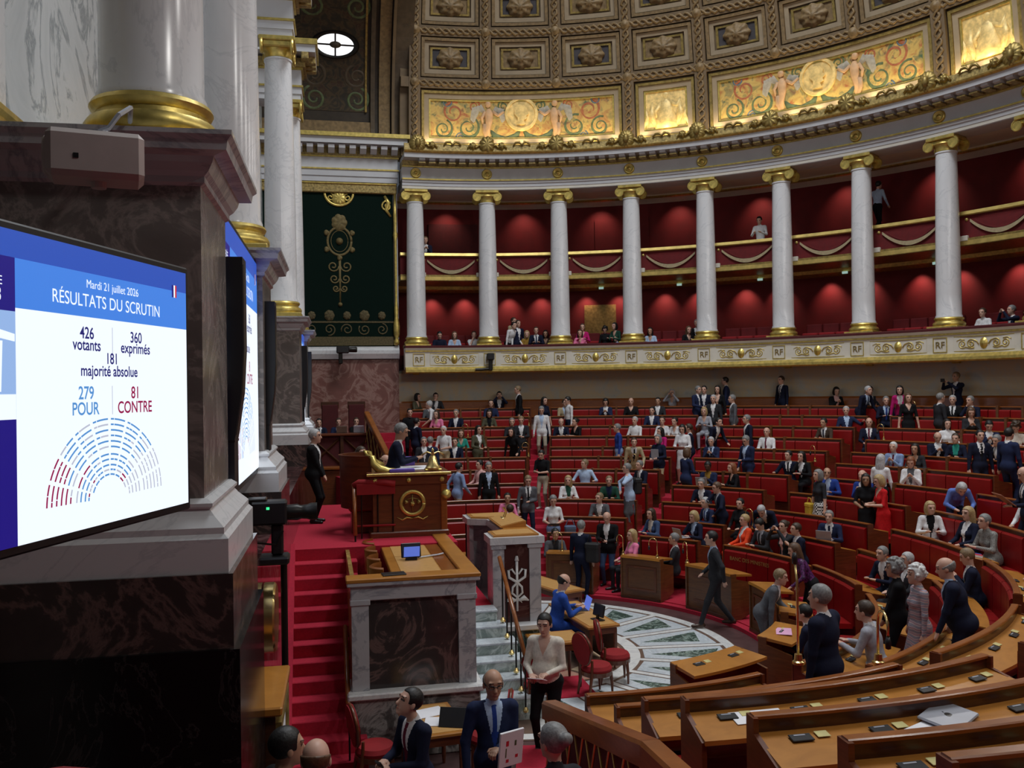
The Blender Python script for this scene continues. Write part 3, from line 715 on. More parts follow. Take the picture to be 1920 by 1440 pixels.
# ================================================================ front wall on the left, in its own frame (u out of the wall, v along it)
W = Tr(-4.63, 0, 0, -.022)
def WP(name, g, mt, parent, smooth=False, label=None): return P(name, xf(g, W), mt, parent, smooth, label)
def WS(name, g, mt, smooth=False): return O(name, xf(g, W), mt, smooth=smooth, kind='structure')
WS('wall_left', box(-2.0, -1.3, -16, 17, 6.4, 16), 'slab_marble')
WS('wall_left_base', box(-2.0, -1.05, -16, 17, 0, 6.4), 'brown_marble')
def cprof(u, z0): return [(u-.5, z0), (u, z0), (u+.03, z0+.03), (u+.03, z0+.06), (u+.07, z0+.1), (u+.09, z0+.15), (u+.2, z0+.18), (u+.21, z0+.25), (u+.25, z0+.28), (u+.25, z0+.31), (u-.5, z0+.31)]
WS('trim_7', prism([(a, b) for a, b in cprof(-1.05, 6.33)], -16, 17, 'y'), 'grey_marble')
VC = dict(a=-9.5, b=-4.7, c=4.9, d=9.4)
ORDW = dict(a='nearest', b='second nearest', c='third nearest', d='farthest')
def offset_rect(x0, x1, y0, y1, prof):
    """moulding running round a block: prof = list of (outset, z)"""
    V = []; F = []
    for d, z in prof: V += [(x0-d, y0-d, z), (x1+d, y0-d, z), (x1+d, y1+d, z), (x0-d, y1+d, z)]
    for i in range(len(prof)-1):
        for j in range(4): F.append((i*4+j, i*4+(j+1) % 4, i*4+4+(j+1) % 4, i*4+4+j))
    n = len(prof)*4; F += [(3, 2, 1, 0), (n-4, n-3, n-2, n-1)]
    return V, F
for q, v0 in VC.items():
    ped = empty('wall_pedestal', W @ Tr(0, v0, 0), f'tall marble pedestal under the {ORDW[q]} big column of the front wall', 'pedestal', 'pedestals of the front wall')
    u0, u1, w0, w1 = -1.0, .42, -.65, .65
    O('die', box(u0, u1, w0, w1, 4.2, 6.36), 'brown_marble', parent=ped)
    O('cornice', offset_rect(u0, u1, w0, w1, [(0, 6.32), (.03, 6.34), (.03, 6.38), (.06, 6.41), (.09, 6.46), (.1, 6.5), (.19, 6.52), (.2, 6.58), (.23, 6.61), (.23, 6.64), (0, 6.65)]), 'grey_marble', parent=ped)
    O('base_moulding', offset_rect(u0, u1, w0, w1, [(.17, 3.78), (.17, 4.0), (.14, 4.03), (.14, 4.07), (.07, 4.14), (.04, 4.18), (.06, 4.2), (.06, 4.22), (.02, 4.25), (0, 4.25)]), 'white_marble', parent=ped)
    O('dado', box(u0, u1+.2, w0-.2, w1+.2, 3.3, 3.78), 'dark_marble', parent=ped)
    cl = empty('wall_column', W @ Tr(0, v0, 6.65), f'big white marble column with gilded base, {ORDW[q]} on the front wall', 'column', 'columns of the front wall')
    column_parts(cl, Matrix(), 6.4, .72, .6)
    pil = empty('wall_pilaster', W @ Tr(-1.3, v0, 6.65), f'white marble pilaster with gilt foot behind the {ORDW[q]} wall column', 'pilaster', 'pilasters of the front wall')
    O('shaft', box(0, .2, -.36, .36, .1, 6.3), 'white_marble', parent=pil)
    O('foot', offset_rect(0, .2, -.36, .36, [(.1, 0), (.1, .14), (.12, .16), (.12, .22), (.06, .26), (.06, .3), (.09, .33), (.09, .37), (.03, .42), (0, .42)]), 'gold', parent=pil)
    if q in 'cd':
        e = empty('trim_8', W @ Tr(0, v0, 13.05), kind='structure')
        for nm, d, z0, z1, mt in (('architrave', 0, 0, .16, 'entablature'), ('fascia', .03, .16, .34, 'entablature'), ('fillet', .07, .34, .39, 'gold'), ('frieze', .02, .39, .82, 'entablature'), ('fillet', .07, .82, .88, 'gold'), ('modillion_bed', .14, .88, 1.12, 'carved_gilt'), ('corona', .42, 1.2, 1.4, 'entablature'), ('gilding', .48, 1.4, 1.55, 'gold')):
            O(nm, box(-1.2, .34+d, -.36-d, .36+d, z0, z1), mt, parent=e)
        for t in range(3): O('modillion', bev(.4, .76, -.42+t*.34, -.22+t*.34, 1.0, 1.2, .02), 'carved_gilt', parent=e)
        for t in range(3): O('modillion', bev(-.3+t*.34, -.1+t*.34, -.8, -.4, 1.0, 1.2, .02), 'carved_gilt', parent=e)
# niche with a standing marble figure between the two far columns
nic = empty('wall_niche', W @ Tr(-1.25, 7.1, 6.65), kind='structure')
O('niche_arch', tube([(0, -1.05, 0), (0, -1.05, 2.9)]+[(0, -1.05*math.cos(a), 2.9+1.05*math.sin(a)) for a in np.linspace(.2, pi-.2, 9)]+[(0, 1.05, 2.9), (0, 1.05, 0)], .09, 8), 'gold', parent=nic)
O('niche_field', prism([(-1, 0), (1, 0), (1, 2.9)]+[(math.cos(a), 2.9+math.sin(a)) for a in np.linspace(.2, pi-.2, 9)]+[(-1, 2.9)], -.02, .03, 'x'), 'plaster', parent=nic)
st = empty('marble_statue', W @ Tr(-.8, 7.0, 6.65), 'white marble statue of a draped figure in the niche between the far wall columns', 'statue')
O('statue_base', bev(-.4, .4, -.4, .4, 0, .35, .03), 'white_marble', parent=st)
fig = [(.36, .35), (.34, .7), (.27, 1.2), (.24, 1.55), (.27, 1.85), (.25, 2.05), (.08, 2.16), (.075, 2.24), (.12, 2.32), (.13, 2.42), (.09, 2.53), (0, 2.56)]
O('figure', join(xf(lathe(fig, 18), Tr(s=(.8, 1, 1))), tube([(0, -.24, 2.02), (.12, -.36, 1.7), (.4, -.34, 1.55)], [.09, .075, .05], 8), tube([(0, .24, 2.02), (.05, .38, 1.7), (.2, .3, 1.4)], [.09, .075, .05], 8)), 'white_marble', parent=st, smooth=True)
# green hanging and gilt colonette on the near stretch of the wall
nh = empty('wall_left_hanging', W @ Tr(-1.3, -12, 6.65), kind='structure')
O('green_hanging', box(0, .04, -4, 1.5, .2, 6), 'dark_green', parent=nh)
O('gilt_colonette', lathe([(.1, 0), (.14, .05), (.14, .2), (.07, .3), (.09, .4), (.16, .75), (.17, 1.0), (.1, 1.5), (.12, 1.6), (.1, 1.7), (.1, 4)], 16), 'gold', parent=nh, T=Tr(.16, 1.42, .05), smooth=40)
O('gilt_plinth', offset_rect(0, .3, 1.1, 1.75, [(.06, -.0), (.06, .12), (.02, .16), (0, .2)]), 'gold', parent=nh)
for i in range(5): O('embroidered_scroll', xf(tube(spiral(0, 0, .3, 1.5, 1, i, 20), .05, 6), Matrix(((0, 0, 1, 0), (1, 0, 0, 0), (0, 1, 0, 0), (0, 0, 0, 1)))), 'gold_dark', parent=nh, T=Tr(.06, .75, .5+i*.55), smooth=True)
# polished base of the front wall
WS('wall_left_plinth', box(-1.2, .66, -10.38, -8.6, 0, 3.3), 'black_marble')
marble('polished_marble', (.055, .02, .022), (.2, .1, .1), 1.3, .09, .06, (.03, .012, .014))
WS('wall_left_dado', box(-1.2, .5, -8.6, 11.5, 0, 3.3), 'polished_marble')
# ================================================================ display screens
emit('screen_white', (.82, .9, 1), 1.2); emit('screen_sky', (.06, .24, .82), 1.0); emit('screen_blue', (.03, .1, .55), .9); emit('screen_navy', (.02, .012, .3), .7)
emit('screen_pale', (.35, .55, .95), .9); emit('screen_text', (.03, .03, .3), .55); emit('screen_cyan', (.12, .38, .85), .8); emit('screen_crimson', (.45, .01, .1), .7); emit('screen_grey', (.66, .7, .85), .8)
emit('screen_red', (.8, .02, .04), .8)
T_CACHE = {}
def scr_text(s, size, mt, bold=0., sx=1.):
    k = (s, size, mt)
    if k not in T_CACHE: T_CACHE[k] = text_mesh('screen_text', s, size, mt, bold=bold, sx=sx)
    return T_CACHE[k]
def seat_chart(rx, ry, col):
    """dashes of the vote chart of one colour, flat print"""
    rnd = random.Random(3); V = []; F = []
    rad = [1, .93, .86, .79, .72, .65, .555, .49, .42, .36, .3]
    for q, r in enumerate(rad):
        for sec in range(10):
            a0, a1 = pi*sec/10+.02, pi*(sec+1)/10-.02
            if q > 6 and sec in (0, 9) and q > 9: continue
            n = max(2, int((a1-a0)*r*16)); i = 0
            while i < n:
                L = rnd.choice((1, 2, 3)) if q % 2 else rnd.choice((2, 3, 5)); j = min(n, i+L); b0, b1 = a0+(a1-a0)*i/n, a0+(a1-a0)*(j-.15)/n; m_ = (b0+b1)/2; i = j
                c = 'r' if m_ > 2.55+rnd.uniform(-.12, .1)*(1+q*.25) and q < 7 or (q >= 7 and m_ > 2.75 and rnd.random() < .35) else 'b'
                if m_ < .72+rnd.uniform(-.1, .1): c = 'g'
                if rnd.random() < .2: c = 'g'
                if c == 'b' and rnd.random() < .03: c = 'r'
                if c != col: continue
                w = .011; k = 3; o0 = len(V)
                for t in range(k+1):
                    a = b0+(b1-b0)*t/k
                    V += [(rx*(r-w)*math.cos(a), ry*(r-w)*math.sin(a), 0), (rx*(r+w)*math.cos(a), ry*(r+w)*math.sin(a), 0)]
                for t in range(k): F.append((o0+t*2, o0+t*2+1, o0+t*2+3, o0+t*2+2))
    return V, F
CH = {c: mesh('vote_chart', seat_chart(.455, .37, c), m_) for c, m_ in (('b', 'screen_cyan'), ('r', 'screen_crimson'), ('g', 'screen_grey'))}
def screen(T, label, full=True):
    """origin at the middle of the right edge; x right, y up, z to the viewer; 1.78 x 1.25 picture"""
    r = empty('display_screen', T, label, 'screen', 'voting result screens')
    O('casing', bev(-1.82, .035, -.655, .68, -.1, -.004, .01), 'black_plastic', parent=r)
    d = O('display', box(-1.372, 0, -.615, .335, -.004, 0), 'screen_white', parent=r)
    O('header_strip', box(-1.79, 0, .535, .645, -.004, .0), 'screen_blue', parent=r)
    O('header', box(-1.372, 0, .335, .535, -.004, .0), 'screen_sky', parent=r)
    O('side_band', box(-1.79, -1.374, .32, .535, -.004, 0), 'screen_navy', parent=r); O('side_band', box(-1.79, -1.374, -.615, -.11, -.004, 0), 'screen_navy', parent=r)
    pic = O('side_picture', box(-1.79, -1.374, -.11, .32, -.004, 0), 'screen_pale', parent=r)
    for x in (-1.72, -1.6, -1.48): O('pictured_column', prism([(x-.02, 0), (x+.02, 0), (x+.03, .2), (x-.03, .2)], 0, .001), 'screen_white', parent=pic)
    O('pictured_base', box(-1.79, -1.376, -.11, -.01, 0, .001), 'screen_white', parent=pic)
    O('pictured_roof', prism([(-1.79, .3), (-1.79, .25), (-1.38, .2), (-1.38, .23)], 0, .001), 'screen_white', parent=pic)
    for x, y, s, size, mt in ((-.692, .468, 'Mardi 21 juillet 2026', .054, 'screen_white'), (-.712, .382, 'RÉSULTATS DU SCRUTIN', .082, 'screen_white'),
        (-.905, .238, '426', .074, 'screen_text'), (-.905, .185, 'votants', .074, 'screen_text'), (-.505, .238, '360', .074, 'screen_text'), (-.508, .185, 'exprimés', .074, 'screen_text'),
        (-.712, .128, '181', .072, 'screen_text'), (-.725, .07, 'majorité absolue', .072, 'screen_text'), (-.915, -.035, '279', .082, 'screen_cyan'), (-.92, -.105, 'POUR', .08, 'screen_cyan'), (-.516, -.035, '81', .082, 'screen_crimson'), (-.518, -.105, 'CONTRE', .08, 'screen_crimson'),
        (-1.58, .46, 'ASSEMBLÉE', .05, 'screen_white'), (-1.58, .42, 'NATIONALE', .05, 'screen_white'), (-1.47, .355, '3', .08, 'screen_white')):
        O('screen_text', scr_text(s, size, mt, bold=.0012 if mt in ('screen_text', 'screen_cyan', 'screen_crimson') else 0, sx=.95), parent=r, T=Tr(x, y, .0015), kind='stuff')
    for x, y in ((-.706, .24), (-.712, -.035)): O('divider', box(x-.002, x+.002, y-.075, y+.06, 0, .001), 'screen_grey', parent=r)
    fl = O('flag', box(-.15, -.135, .5, .565, 0, .002), 'screen_navy', parent=r); O('flag_white', box(-.135, -.12, .5, .565, 0, .002), 'screen_white', parent=fl); O('flag_red', box(-.12, -.105, .5, .565, 0, .002), 'screen_red', parent=fl)
    for c in CH: O('vote_chart', CH[c], parent=r, T=Tr(-.742, -.5, .0015), kind='stuff')
    return r
def plane_T(o, ex, s=1.):
    ex = Vector(ex).normalized(); n = ex.cross(Vector((0, 0, 1)))
    M = Matrix((ex, (0, 0, 1), n)).transposed().to_4x4(); M.translation = Vector(o); return M @ Tr(s=s)
screen(plane_T((-4.39, -11.2, 4.96), (.3407, .9402, 0)), 'large lit screen showing voting results, nearest, beside the dark marble pier')
d = W @ Vector((.36, -5.42, 5.24)); screen(plane_T(d, (.022, 1, 0), 1.9), 'lit results screen seen edge-on between the two nearest wall columns')
d = W @ Vector((.36, 8.72, 5.24)); screen(plane_T(d, (.022, 1, 0), 1.9), 'lit results screen seen edge-on between the far wall columns')
# tall curved loudspeakers at the screens' edges
def line_array():
    pr = [(0, 6.06), (.16, 6.06), (.16, 5.3), (.14, 4.95), (.09, 4.6), (.08, 4.55), (.08, 3.95), (.0, 3.95)]
    return prism(pr, -.14, .14, 'y')
for v, lab in ((-8.62, 'tall black column loudspeaker at the near edge of the second screen'), (-4.95, 'tall black column loudspeaker beyond the second screen'), (5.75, 'tall dark loudspeaker at the near edge of the farthest screen'), (9.0, 'tall dark loudspeaker beyond the farthest screen')):
    sp = empty('column_loudspeaker', W @ Tr(.38, v, 0), lab, 'loudspeaker', 'column loudspeakers by the screens')
    O('cabinet', line_array(), 'black_plastic', parent=sp); O('grille', xf(prism([(.158, 6.0), (.164, 6.0), (.164, 5.3), (.144, 4.95), (.094, 4.6), (.088, 4.6), (.138, 4.95), (.158, 5.3)], -.11, .11, 'y'), Tr()), 'black_metal', parent=sp); O('joint', box(-.0, .085, -.145, .145, 4.54, 4.56), 'black_metal', parent=sp)
# white loudspeaker hung from the pedestal cornice
sp = empty('hanging_loudspeaker', Tr(-4.84, -11.15, 6.24, .2, s=.85), 'off-white loudspeaker box hung on a bracket above the nearest screen', 'loudspeaker')
O('cabinet', bev(-.3, .27, -.16, .18, -.16, .14, .035), 'white_plastic', parent=sp)
O('baffle', xf(lathe([(.0, .02), (.11, .02), (.13, .0), (.13, -.03)], 20, cap=False), Tr(-.3, .01, -.01, ry=-pi/2)), 'white_plastic', parent=sp, smooth=True)
O('socket', box(-.14, -.11, -.166, -.158, -.05, -.02), 'black_plastic', parent=sp)
O('bracket', tube([(-.05, 0, .14), (.06, .02, .2), (.12, .05, .3), (.2, .6, .52), (.2, 1.1, .56)], .018, 6), 'grey_device', parent=sp); O('bracket_plate', lathe([(0, .14), (.07, .14), (.07, .165), (0, .165)], 16), 'grey_device', parent=sp); O('knob', lathe([(0, -.2), (.045, -.2), (.045, -.16), (0, -.16)], 12), 'white_plastic', parent=sp)
# brass dial and wooden case on the polished base
dl = empty('brass_dial', W @ Tr(.51, -6.7, 2.6), 'round brass dial seen edge-on on the polished marble base beside the red stairs', 'dial')
R90 = Matrix(((0, 0, 1, 0), (1, 0, 0, 0), (0, 1, 0, 0), (0, 0, 0, 1)))
O('rim', xf(lathe([(.28, 0), (.36, 0), (.36, .1), (.34, .12), (.29, .12)], 40), R90), 'brass', parent=dl, smooth=40)
O('face', xf(lathe([(0, .04), (.29, .04), (.29, .0), (0, 0)], 40), R90), 'gold', parent=dl); O('hand', xf(box(-.012, .012, 0, .22, .05, .06), R90), 'black_metal', parent=dl)
cs = empty('wooden_case', W @ Tr(.5, -8.0, 0), 'shallow wooden case with gilt framed front beside the foot of the red stairs', 'cabinet')
O('case_body', box(0, .24, -.55, .55, .3, 2.22), 'dark_wood', parent=cs); O('case_top', bev(0, .3, -.6, .6, 2.22, 2.3, .015), 'desk_wood', parent=cs)
O('gilt_frame', xf(frame2d(1.06, 1.8, .08, .05), Matrix(((0, 0, 1, .24), (1, 0, 0, 0), (0, 1, 0, 1.25), (0, 0, 0, 1)))), 'gold_dark', parent=cs)
O('glazed_notice', box(.24, .26, -.44, .44, .45, 2.1), 'paper', parent=cs)
# television camera on a bracket over the stairs
tc = empty('television_camera', Tr(-4.12, -6.9, 3.54), 'black television camera on a remote mount beside the red stairs', 'camera')
O('body', bev(-.26, .1, -.12, .12, .06, .3, .02), 'black_plastic', parent=tc); O('hood', bev(-.3, -.1, -.1, .1, .28, .33, .01), 'black_metal', parent=tc)
O('lens', xf(lathe([(0, 0), (.08, 0), (.085, .1), (.07, .14), (.075, .2), (.09, .24), (.09, .3), (0, .3)], 20), Tr(.1, 0, .17, ry=pi/2)), 'black_metal', parent=tc, smooth=40)
O('mount_arm', bev(-.06, .06, -.05, .05, -.26, .06, .02), 'black_plastic', parent=tc); O('mount_shelf', bev(-.4, .12, -.16, .16, -.34, -.26, .02), 'black_plastic', parent=tc)
O('cable', tube([(-.24, -.1, .26), (-.32, -.16, .08), (-.2, -.17, -.1), (.0, -.12, -.14), (.06, -.1, 0)], .012, 6), 'black_metal', parent=tc); emit('tally_light', (.05, .9, .3), 1.5); O('tally_light', box(-.1, -.07, -.124, -.12, .22, .245), 'tally_light', parent=tc)
O('pole', tube([(.06, 0, -3.52), (.06, 0, -.3)], .035, 10), 'black_metal', parent=tc)
mat('blocker_dark', (.02, .018, .018), .8)
O('wall_near_blocker', box(-7, -.9, -17.7, -17.3, 0, 16), 'blocker_dark', kind='structure')  # unseen wall added behind the camera to block world light from the pier
# velvet rail of the camera's own gallery box
vr = empty('velvet_rail', Tr(-4.6, -13.9, 0), 'red velvet topped rail of the near gallery box at the lower left corner', 'rail')
P('velvet_top', tube([(-5.9, -13.95, 3.93), (-5.0, -13.9, 3.92), (-4.6, -13.87, 3.915), (-4.36, -13.8, 3.9), (-4.3, -13.82, 3.9), (-4.3, -13.95, 3.89), (-4.38, -14.6, 3.88), (-4.4, -15.4, 3.88)], .05, 12), 'red_velvet', vr, smooth=True)
P('rail_panel', box(-5.9, -4.36, -13.93, -13.85, 0, 3.87), 'dark_red', vr)
# ================================================================ floor of the pit, inlaid star
mat('brown_line', (.16, .1, .075), .3, var=.1); mat('ring_floor', (.1, .055, .055), .3, var=.2, scale=4)
mat('beige_marble', (.55, .42, .28), .3, var=.15, scale=6); mat('pink_marble', (.5, .27, .2), .3, var=.15, scale=6)
fl = empty('floor', kind='structure')
P('floor_base', box(-4.6, 5.2, -13, 13, -.2, 0), 'ring_floor', fl)
P('floor_ground', sweep([(.05, .0), (4.18, .0), (4.18, .008), (.05, .008)], -105, 105, cen=(-.15, 0)), 'brown_line', fl)
CF = (-.15, 0)
P('border', sweep([(3.95, .0), (4.15, 0), (4.15, .016), (3.95, .016)], -104, 104, cen=CF), 'floor_white', fl)
P('inner_border', sweep([(2.05, .0), (2.3, 0), (2.3, .016), (2.05, .016)], -104, 104, cen=CF), 'floor_white', fl)
def polar(r, a): return (CF[0]+r*math.cos(math.radians(a)), CF[1]+r*math.sin(math.radians(a)))
for k in range(-5, 7):
    a = -6.8+17.9*k
    d = lambda r, o: math.degrees(o/r)
    P('ray', prism([polar(2.3, a-d(2.3, .06)), polar(3.95, a-d(3.95, .06)), polar(3.95, a+d(3.95, .06)), polar(2.3, a+d(2.3, .06))], 0, .015), 'floor_white', fl)
    b0, b1 = a, a+17.9; g = .1
    q = [polar(2.38, b0+d(2.38, g)), polar(3.88, b0+d(3.88, g)), polar(3.88, (b0+b1)/2), polar(3.88, b1-d(3.88, g)), polar(2.38, b1-d(2.38, g))]
    P('wedge', prism(q, 0, .013), 'floor_marble', fl)
    P('star_point', prism([polar(2.5, (b0+b1)/2-1), polar(3.6, b0+d(3.6, g)+2.4), polar(3.8, b1-d(3.8, g)-2.2)], .004, .0145), 'green_marble', fl)
    P('inner_tile', prism([polar(1.4, b0+1.5), polar(1.98, b0+1.), polar(1.98, b1-1.), polar(1.4, b1-1.5)], 0, .013), 'beige_marble' if k % 2 else 'pink_marble', fl)
# ================================================================ terraces and bench rows
RS = [4.65, 6.1, 7.2, 8.05, 9.05, 10.3, 11.5, 12.4, 13.3, 14.1, 14.95, 15.75, 16.52]
ZS = [1.06, 1.29, 1.54, 1.9, 2.24, 2.53, 2.81, 3.06, 3.36, 3.67, 3.98, 4.27, 4.55]
FL = [z-.83 for z in ZS]
NR = 12
pr = [(4.55, -.1), (4.55, .08)]
for i in range(NR):
    f = FL[i] if i else .1
    pr += [(RS[i]+.08, pr[-1][1]), (RS[i]+.08, f)]
pr += [(16.6, FL[11]), (16.6, -.1)]
ter = empty('floor_terrace', kind='structure')
P('carpeted_steps', sweep(pr, -104, 104, step=2), 'red_carpet', ter)
AISLES = [74.7, 52.2, 31.0, 5.0, -19.5, -43.5, -70.0]
MIDS = [84.0, 63.4, 41.6, 18.0, -7.2, -31.5]
# half steps on the aisles
for a in AISLES:
    for i in range(1, NR):
        h = (FL[i]+(FL[i-1] if i > 1 else .1))/2; hw = math.degrees(.33/RS[i])
        P('step', sweep([(RS[i]-.28, h-.2), (RS[i]+.1, h-.2), (RS[i]+.1, h), (RS[i]-.28, h)], a-hw, a+hw, 2), 'red_carpet', ter)
def row_ends(r): e = math.degrees(math.asin(min(.99, .6/r))); return 90+e, -90-e
sect_names = ['between the green panel wall and the first aisle', 'between the first and second aisle', 'between the second and third aisle', 'between the third and fourth aisle', 'between the fourth and fifth aisle', 'between the fifth and sixth aisle', 'between the sixth and last aisle', 'at the near end by the balustrade']
PITCH = .62
me_con = mesh('voting_console', bev(-.045, .045, -.085, .085, 0, .012, .004), 'black_plastic')
me_pla = mesh('brass_plate', bev(-.04, .04, -.05, .05, 0, .006, .002), 'gold_rail')
mat('plate_card', (.62, .56, .25), .4, .2, var=.1); me_pla.materials[0] = MATS['plate_card']
me_led = mesh('console_buttons', bev(-.03, -.015, -.05, .04, .011, .015, .001), 'grey_device')
seat_meshes = {}; BENCH = {}
for i in range(NR):
    r, z, fin = RS[i], ZS[i], (FL[i-1] if i > 1 else .1 if i == 1 else 0.)
    hi, lo = row_ends(r)
    cuts = [hi]
    for a in (AISLES if i else [74.7, 52.2, 31.0, 5.0, -14.0, -34.0, -55.0]): hw = math.degrees(.36/r); cuts += [a+hw, a-hw]
    cuts += [lo if i else -76]
    for s in range(8):
        t1, t0 = cuts[2*s], cuts[2*s+1]
        if t0 < -95 and i > 8: continue
        if i > 7 and t1 < -22: continue
        tm = (t0+t1)/2
        b = empty('bench_row', ringT(tm, r, fin), f'curved wooden bench, {ORD[i]} row up, {sect_names[s]}', 'bench', 'curved benches of the chamber')
        BENCH[i, s] = b
        Q = lambda nm, prof, mt, a0=t0, a1=t1, **k: P(nm, sweep(prof, a0, a1, max(2, int((a1-a0)/1.7))), mt, b, **k)
        if i == 0:
            Q('front_panel', [(r, 0.02), (r+.06, .02), (r+.06, z-.05), (r, z-.05)], 'bench_wood')
            Q('desk_top', [(r-.06, z-.05), (r+.5, z-.09), (r+.5, z-.05), (r-.05, z)], 'desk_wood')
            Q('plinth', [(r-.05, 0.0), (r+.1, 0), (r+.1, .16), (r-.05, .14)], 'dark_wood')
            n = max(1, round(math.radians(t1-t0)*r/1.2)); w = (t1-t0)/n
            for j in range(n):
                T = ringT(t0+w*(j+.5), r-.004, z*.53) @ PT; O('panel_moulding', frame2d(math.radians(w)*r-.22, .56, .05, .025), 'mahogany', parent=b, T=b.matrix_world.inverted() @ T)
        else:
            Q('back_panel', [(r, fin), (r+.055, fin), (r+.055, z-.03), (r, z-.03)], 'dark_wood')
            Q('cap', [(r-.02, z-.03), (r+.07, z-.03), (r+.07, z-.008), (r+.06, z), (r-.01, z), (r-.02, z-.01)], 'cap_wood')
            Q('desk_top', [(r+.055, z-.17), (r+.52, z-.24), (r+.52, z-.2), (r+.055, z-.13)], 'desk_wood')
            Q('apron', [(r+.44, z-.36), (r+.47, z-.36), (r+.47, z-.22), (r+.44, z-.22)], 'dark_wood')
        for te in (t0, t1):
            P('end_panel', sweep([(r-.03, fin), (r+.5, max(fin, FL[i])), (r+.5, z-.22), (r+.1, z-.12), (r+.1, z-.01), (r-.03, z-.01)], te-math.degrees(.02/r), te+math.degrees(.02/r), 1), 'mahogany' if i else 'bench_wood', b)
        # seat backs on the hall side, belonging to the sitters of the row in front
        if i:
            L = math.radians(t1-t0)*r; n = max(1, int((L-.1)/PITCH)); w = (t1-t0-math.degrees(.1/r))/n
            hw = w/2-math.degrees(.012/r)
            key = (i, round(hw, 2))
            if key not in seat_meshes:
                fz = fin+.4
                seat_meshes[key] = (mesh('seat_back', sweep([(r+.005, fz), (r+.005, z-.1), (r-.05, z-.1), (r-.075, z-.13), (r-.085, fz+.1), (r-.07, fz)], -hw, hw, 2), 'red_leather', 30),
                                    mesh('seat_pad', sweep([(r-.5, fin+.36), (r-.06, fin+.36), (r-.06, fin+.45), (r-.46, fin+.46), (r-.5, fin+.43)], -hw, hw, 2), 'red_leather', 30))
            for j in range(n):
                th = t0+math.degrees(.05/r)+w*(j+.5)
                T = b.matrix_world.inverted() @ Tr(rz=math.radians(th))
                O('seat_back', seat_meshes[key][0], parent=b, T=T)
                if i <= 4 or th < 0: O('seat_pad', seat_meshes[key][1], parent=b, T=T)
        if i >= 5:
            for mth in MIDS:
                if t0 < mth < t1:
                    for d in (-.36, .36):
                        a = mth+math.degrees(d/r); P('divider_post', sweep([(r-.1, fin), (r+.1, fin), (r+.1, z+.02), (r-.1, z+.02)], a-math.degrees(.035/r), a+math.degrees(.035/r), 1), 'bench_wood', b)
        # voting consoles and name plates on the desks near the camera
        if tm < -20 and i <= 8:
            L = math.radians(t1-t0)*r; n = max(1, int((L-.1)/PITCH)); w = (t1-t0)/n; sl = math.atan2(.07, .45)
            for j in range(n):
                th = t0+w*(j+.5); zz = z-.13 if i else z-.01
                T = b.matrix_world.inverted() @ ringT(th, r+.19, zz-.012) @ Tr(ry=sl)
                c = O('voting_console', me_con, parent=b, T=T @ Tr(0, -.02, 0)); O('console_buttons', me_led, parent=c)
                O('brass_plate', me_pla, parent=b, T=T @ Tr(-.03, .16, 0))
# gooseneck microphones on the desks
def pix_theta(px, r, z, lo=-100, hi=96, seed=None):
    """angle on the ring at (r, z) that the camera sees at image column px"""
    best = None
    for a in np.arange(lo, hi, .1):
        d = Vector((r*math.cos(math.radians(a)), r*math.sin(math.radians(a)), z))-CAM_POS
        dz = d.dot(cf_)
        if dz <= .5: continue
        x = 960+FPX*d.dot(cr_)/dz
        if best is None or abs(x-px) < best[0]: best = (abs(x-px), a)
    return best[1]
def goose(h=.42, w=.2):
    pts = [(0, 0, 0), (0, 0, h*.55)]+[(0, w/2-w/2*math.cos(a), h*.62+w*.55*math.sin(a)) for a in np.linspace(.1, pi, 9)]+[(0, w, h*.45)]
    return tube(pts, .011, 6)
me_g = mesh('neck', goose(), 'brass', True); me_gb = mesh('base', lathe([(0, 0), (.05, 0), (.05, .02), (.035, .03), (.03, .08), (0, .085)], 14), 'brass', 40); me_gh = mesh('capsule', lathe([(0, 0), (.022, .01), (.024, .06), (.016, .1), (0, .1)], 10), 'black_plastic', True)
MICS = [(1054, 0, 60, 95), (1168, 0, 30, 60), (1232, 0, 30, 60), (1288, 0, 10, 60), (1412, 2, 10, 60), (1194, 5, 40, 70), (992, 9, 60, 90), (991, 6, 60, 90), (1528, 6, 10, 50), (1657, 8, 0, 40), (1717, 10, 0, 40), (877, 8, 70, 92)]
WHERE = ['left of the ministers benches', 'before the person in pink', 'on the second front desk', 'on the third front desk', 'above the third aisle foot', 'by the person with the backpack', 'high by the left aisle', 'halfway up the left aisle', 'by the pair at the third aisle', 'right of the third aisle', 'near the back on the right', 'by the opening in the far left rows']
for (px, i, lo, hi), wh in zip(MICS, WHERE):
    r = RS[i]+.06; th = pix_theta(px, r, ZS[i]+.2, lo, hi)
    q = empty('gooseneck_microphone', ringT(th, r, ZS[i]-.005) @ Tr(rz=random.uniform(-.5, .5)), f'brass gooseneck microphone on a bench desk, {wh}', 'microphone', 'brass gooseneck microphones')
    O('base', me_gb, parent=q); O('neck', me_g, parent=q, T=Tr(0, 0, .08)); O('capsule', me_gh, parent=q, T=Tr(0, .2, .17))
for (th, i, s, wh) in ((-66.2, 2, 1.5, 'arched over the near desks'), (-66.9, 1, 1.6, 'standing straight at the end of a near desk')):
    q = empty('gooseneck_microphone', ringT(th, RS[i]+.06, ZS[i]-.005) @ Tr(rz=-2.2, s=s), f'tall brass gooseneck microphone {wh}', 'microphone', 'brass gooseneck microphones')
    O('base', me_gb, parent=q); O('neck', me_g if i == 2 else mesh('neck', tube([(0, 0, 0), (0, 0, .6), (0, -.06, .75)], .011, 6), 'brass', True), parent=q, T=Tr(0, 0, .08)); O('capsule', me_gh, parent=q, T=Tr(0, .2, .17) if i == 2 else Tr(0, -.06, .8))
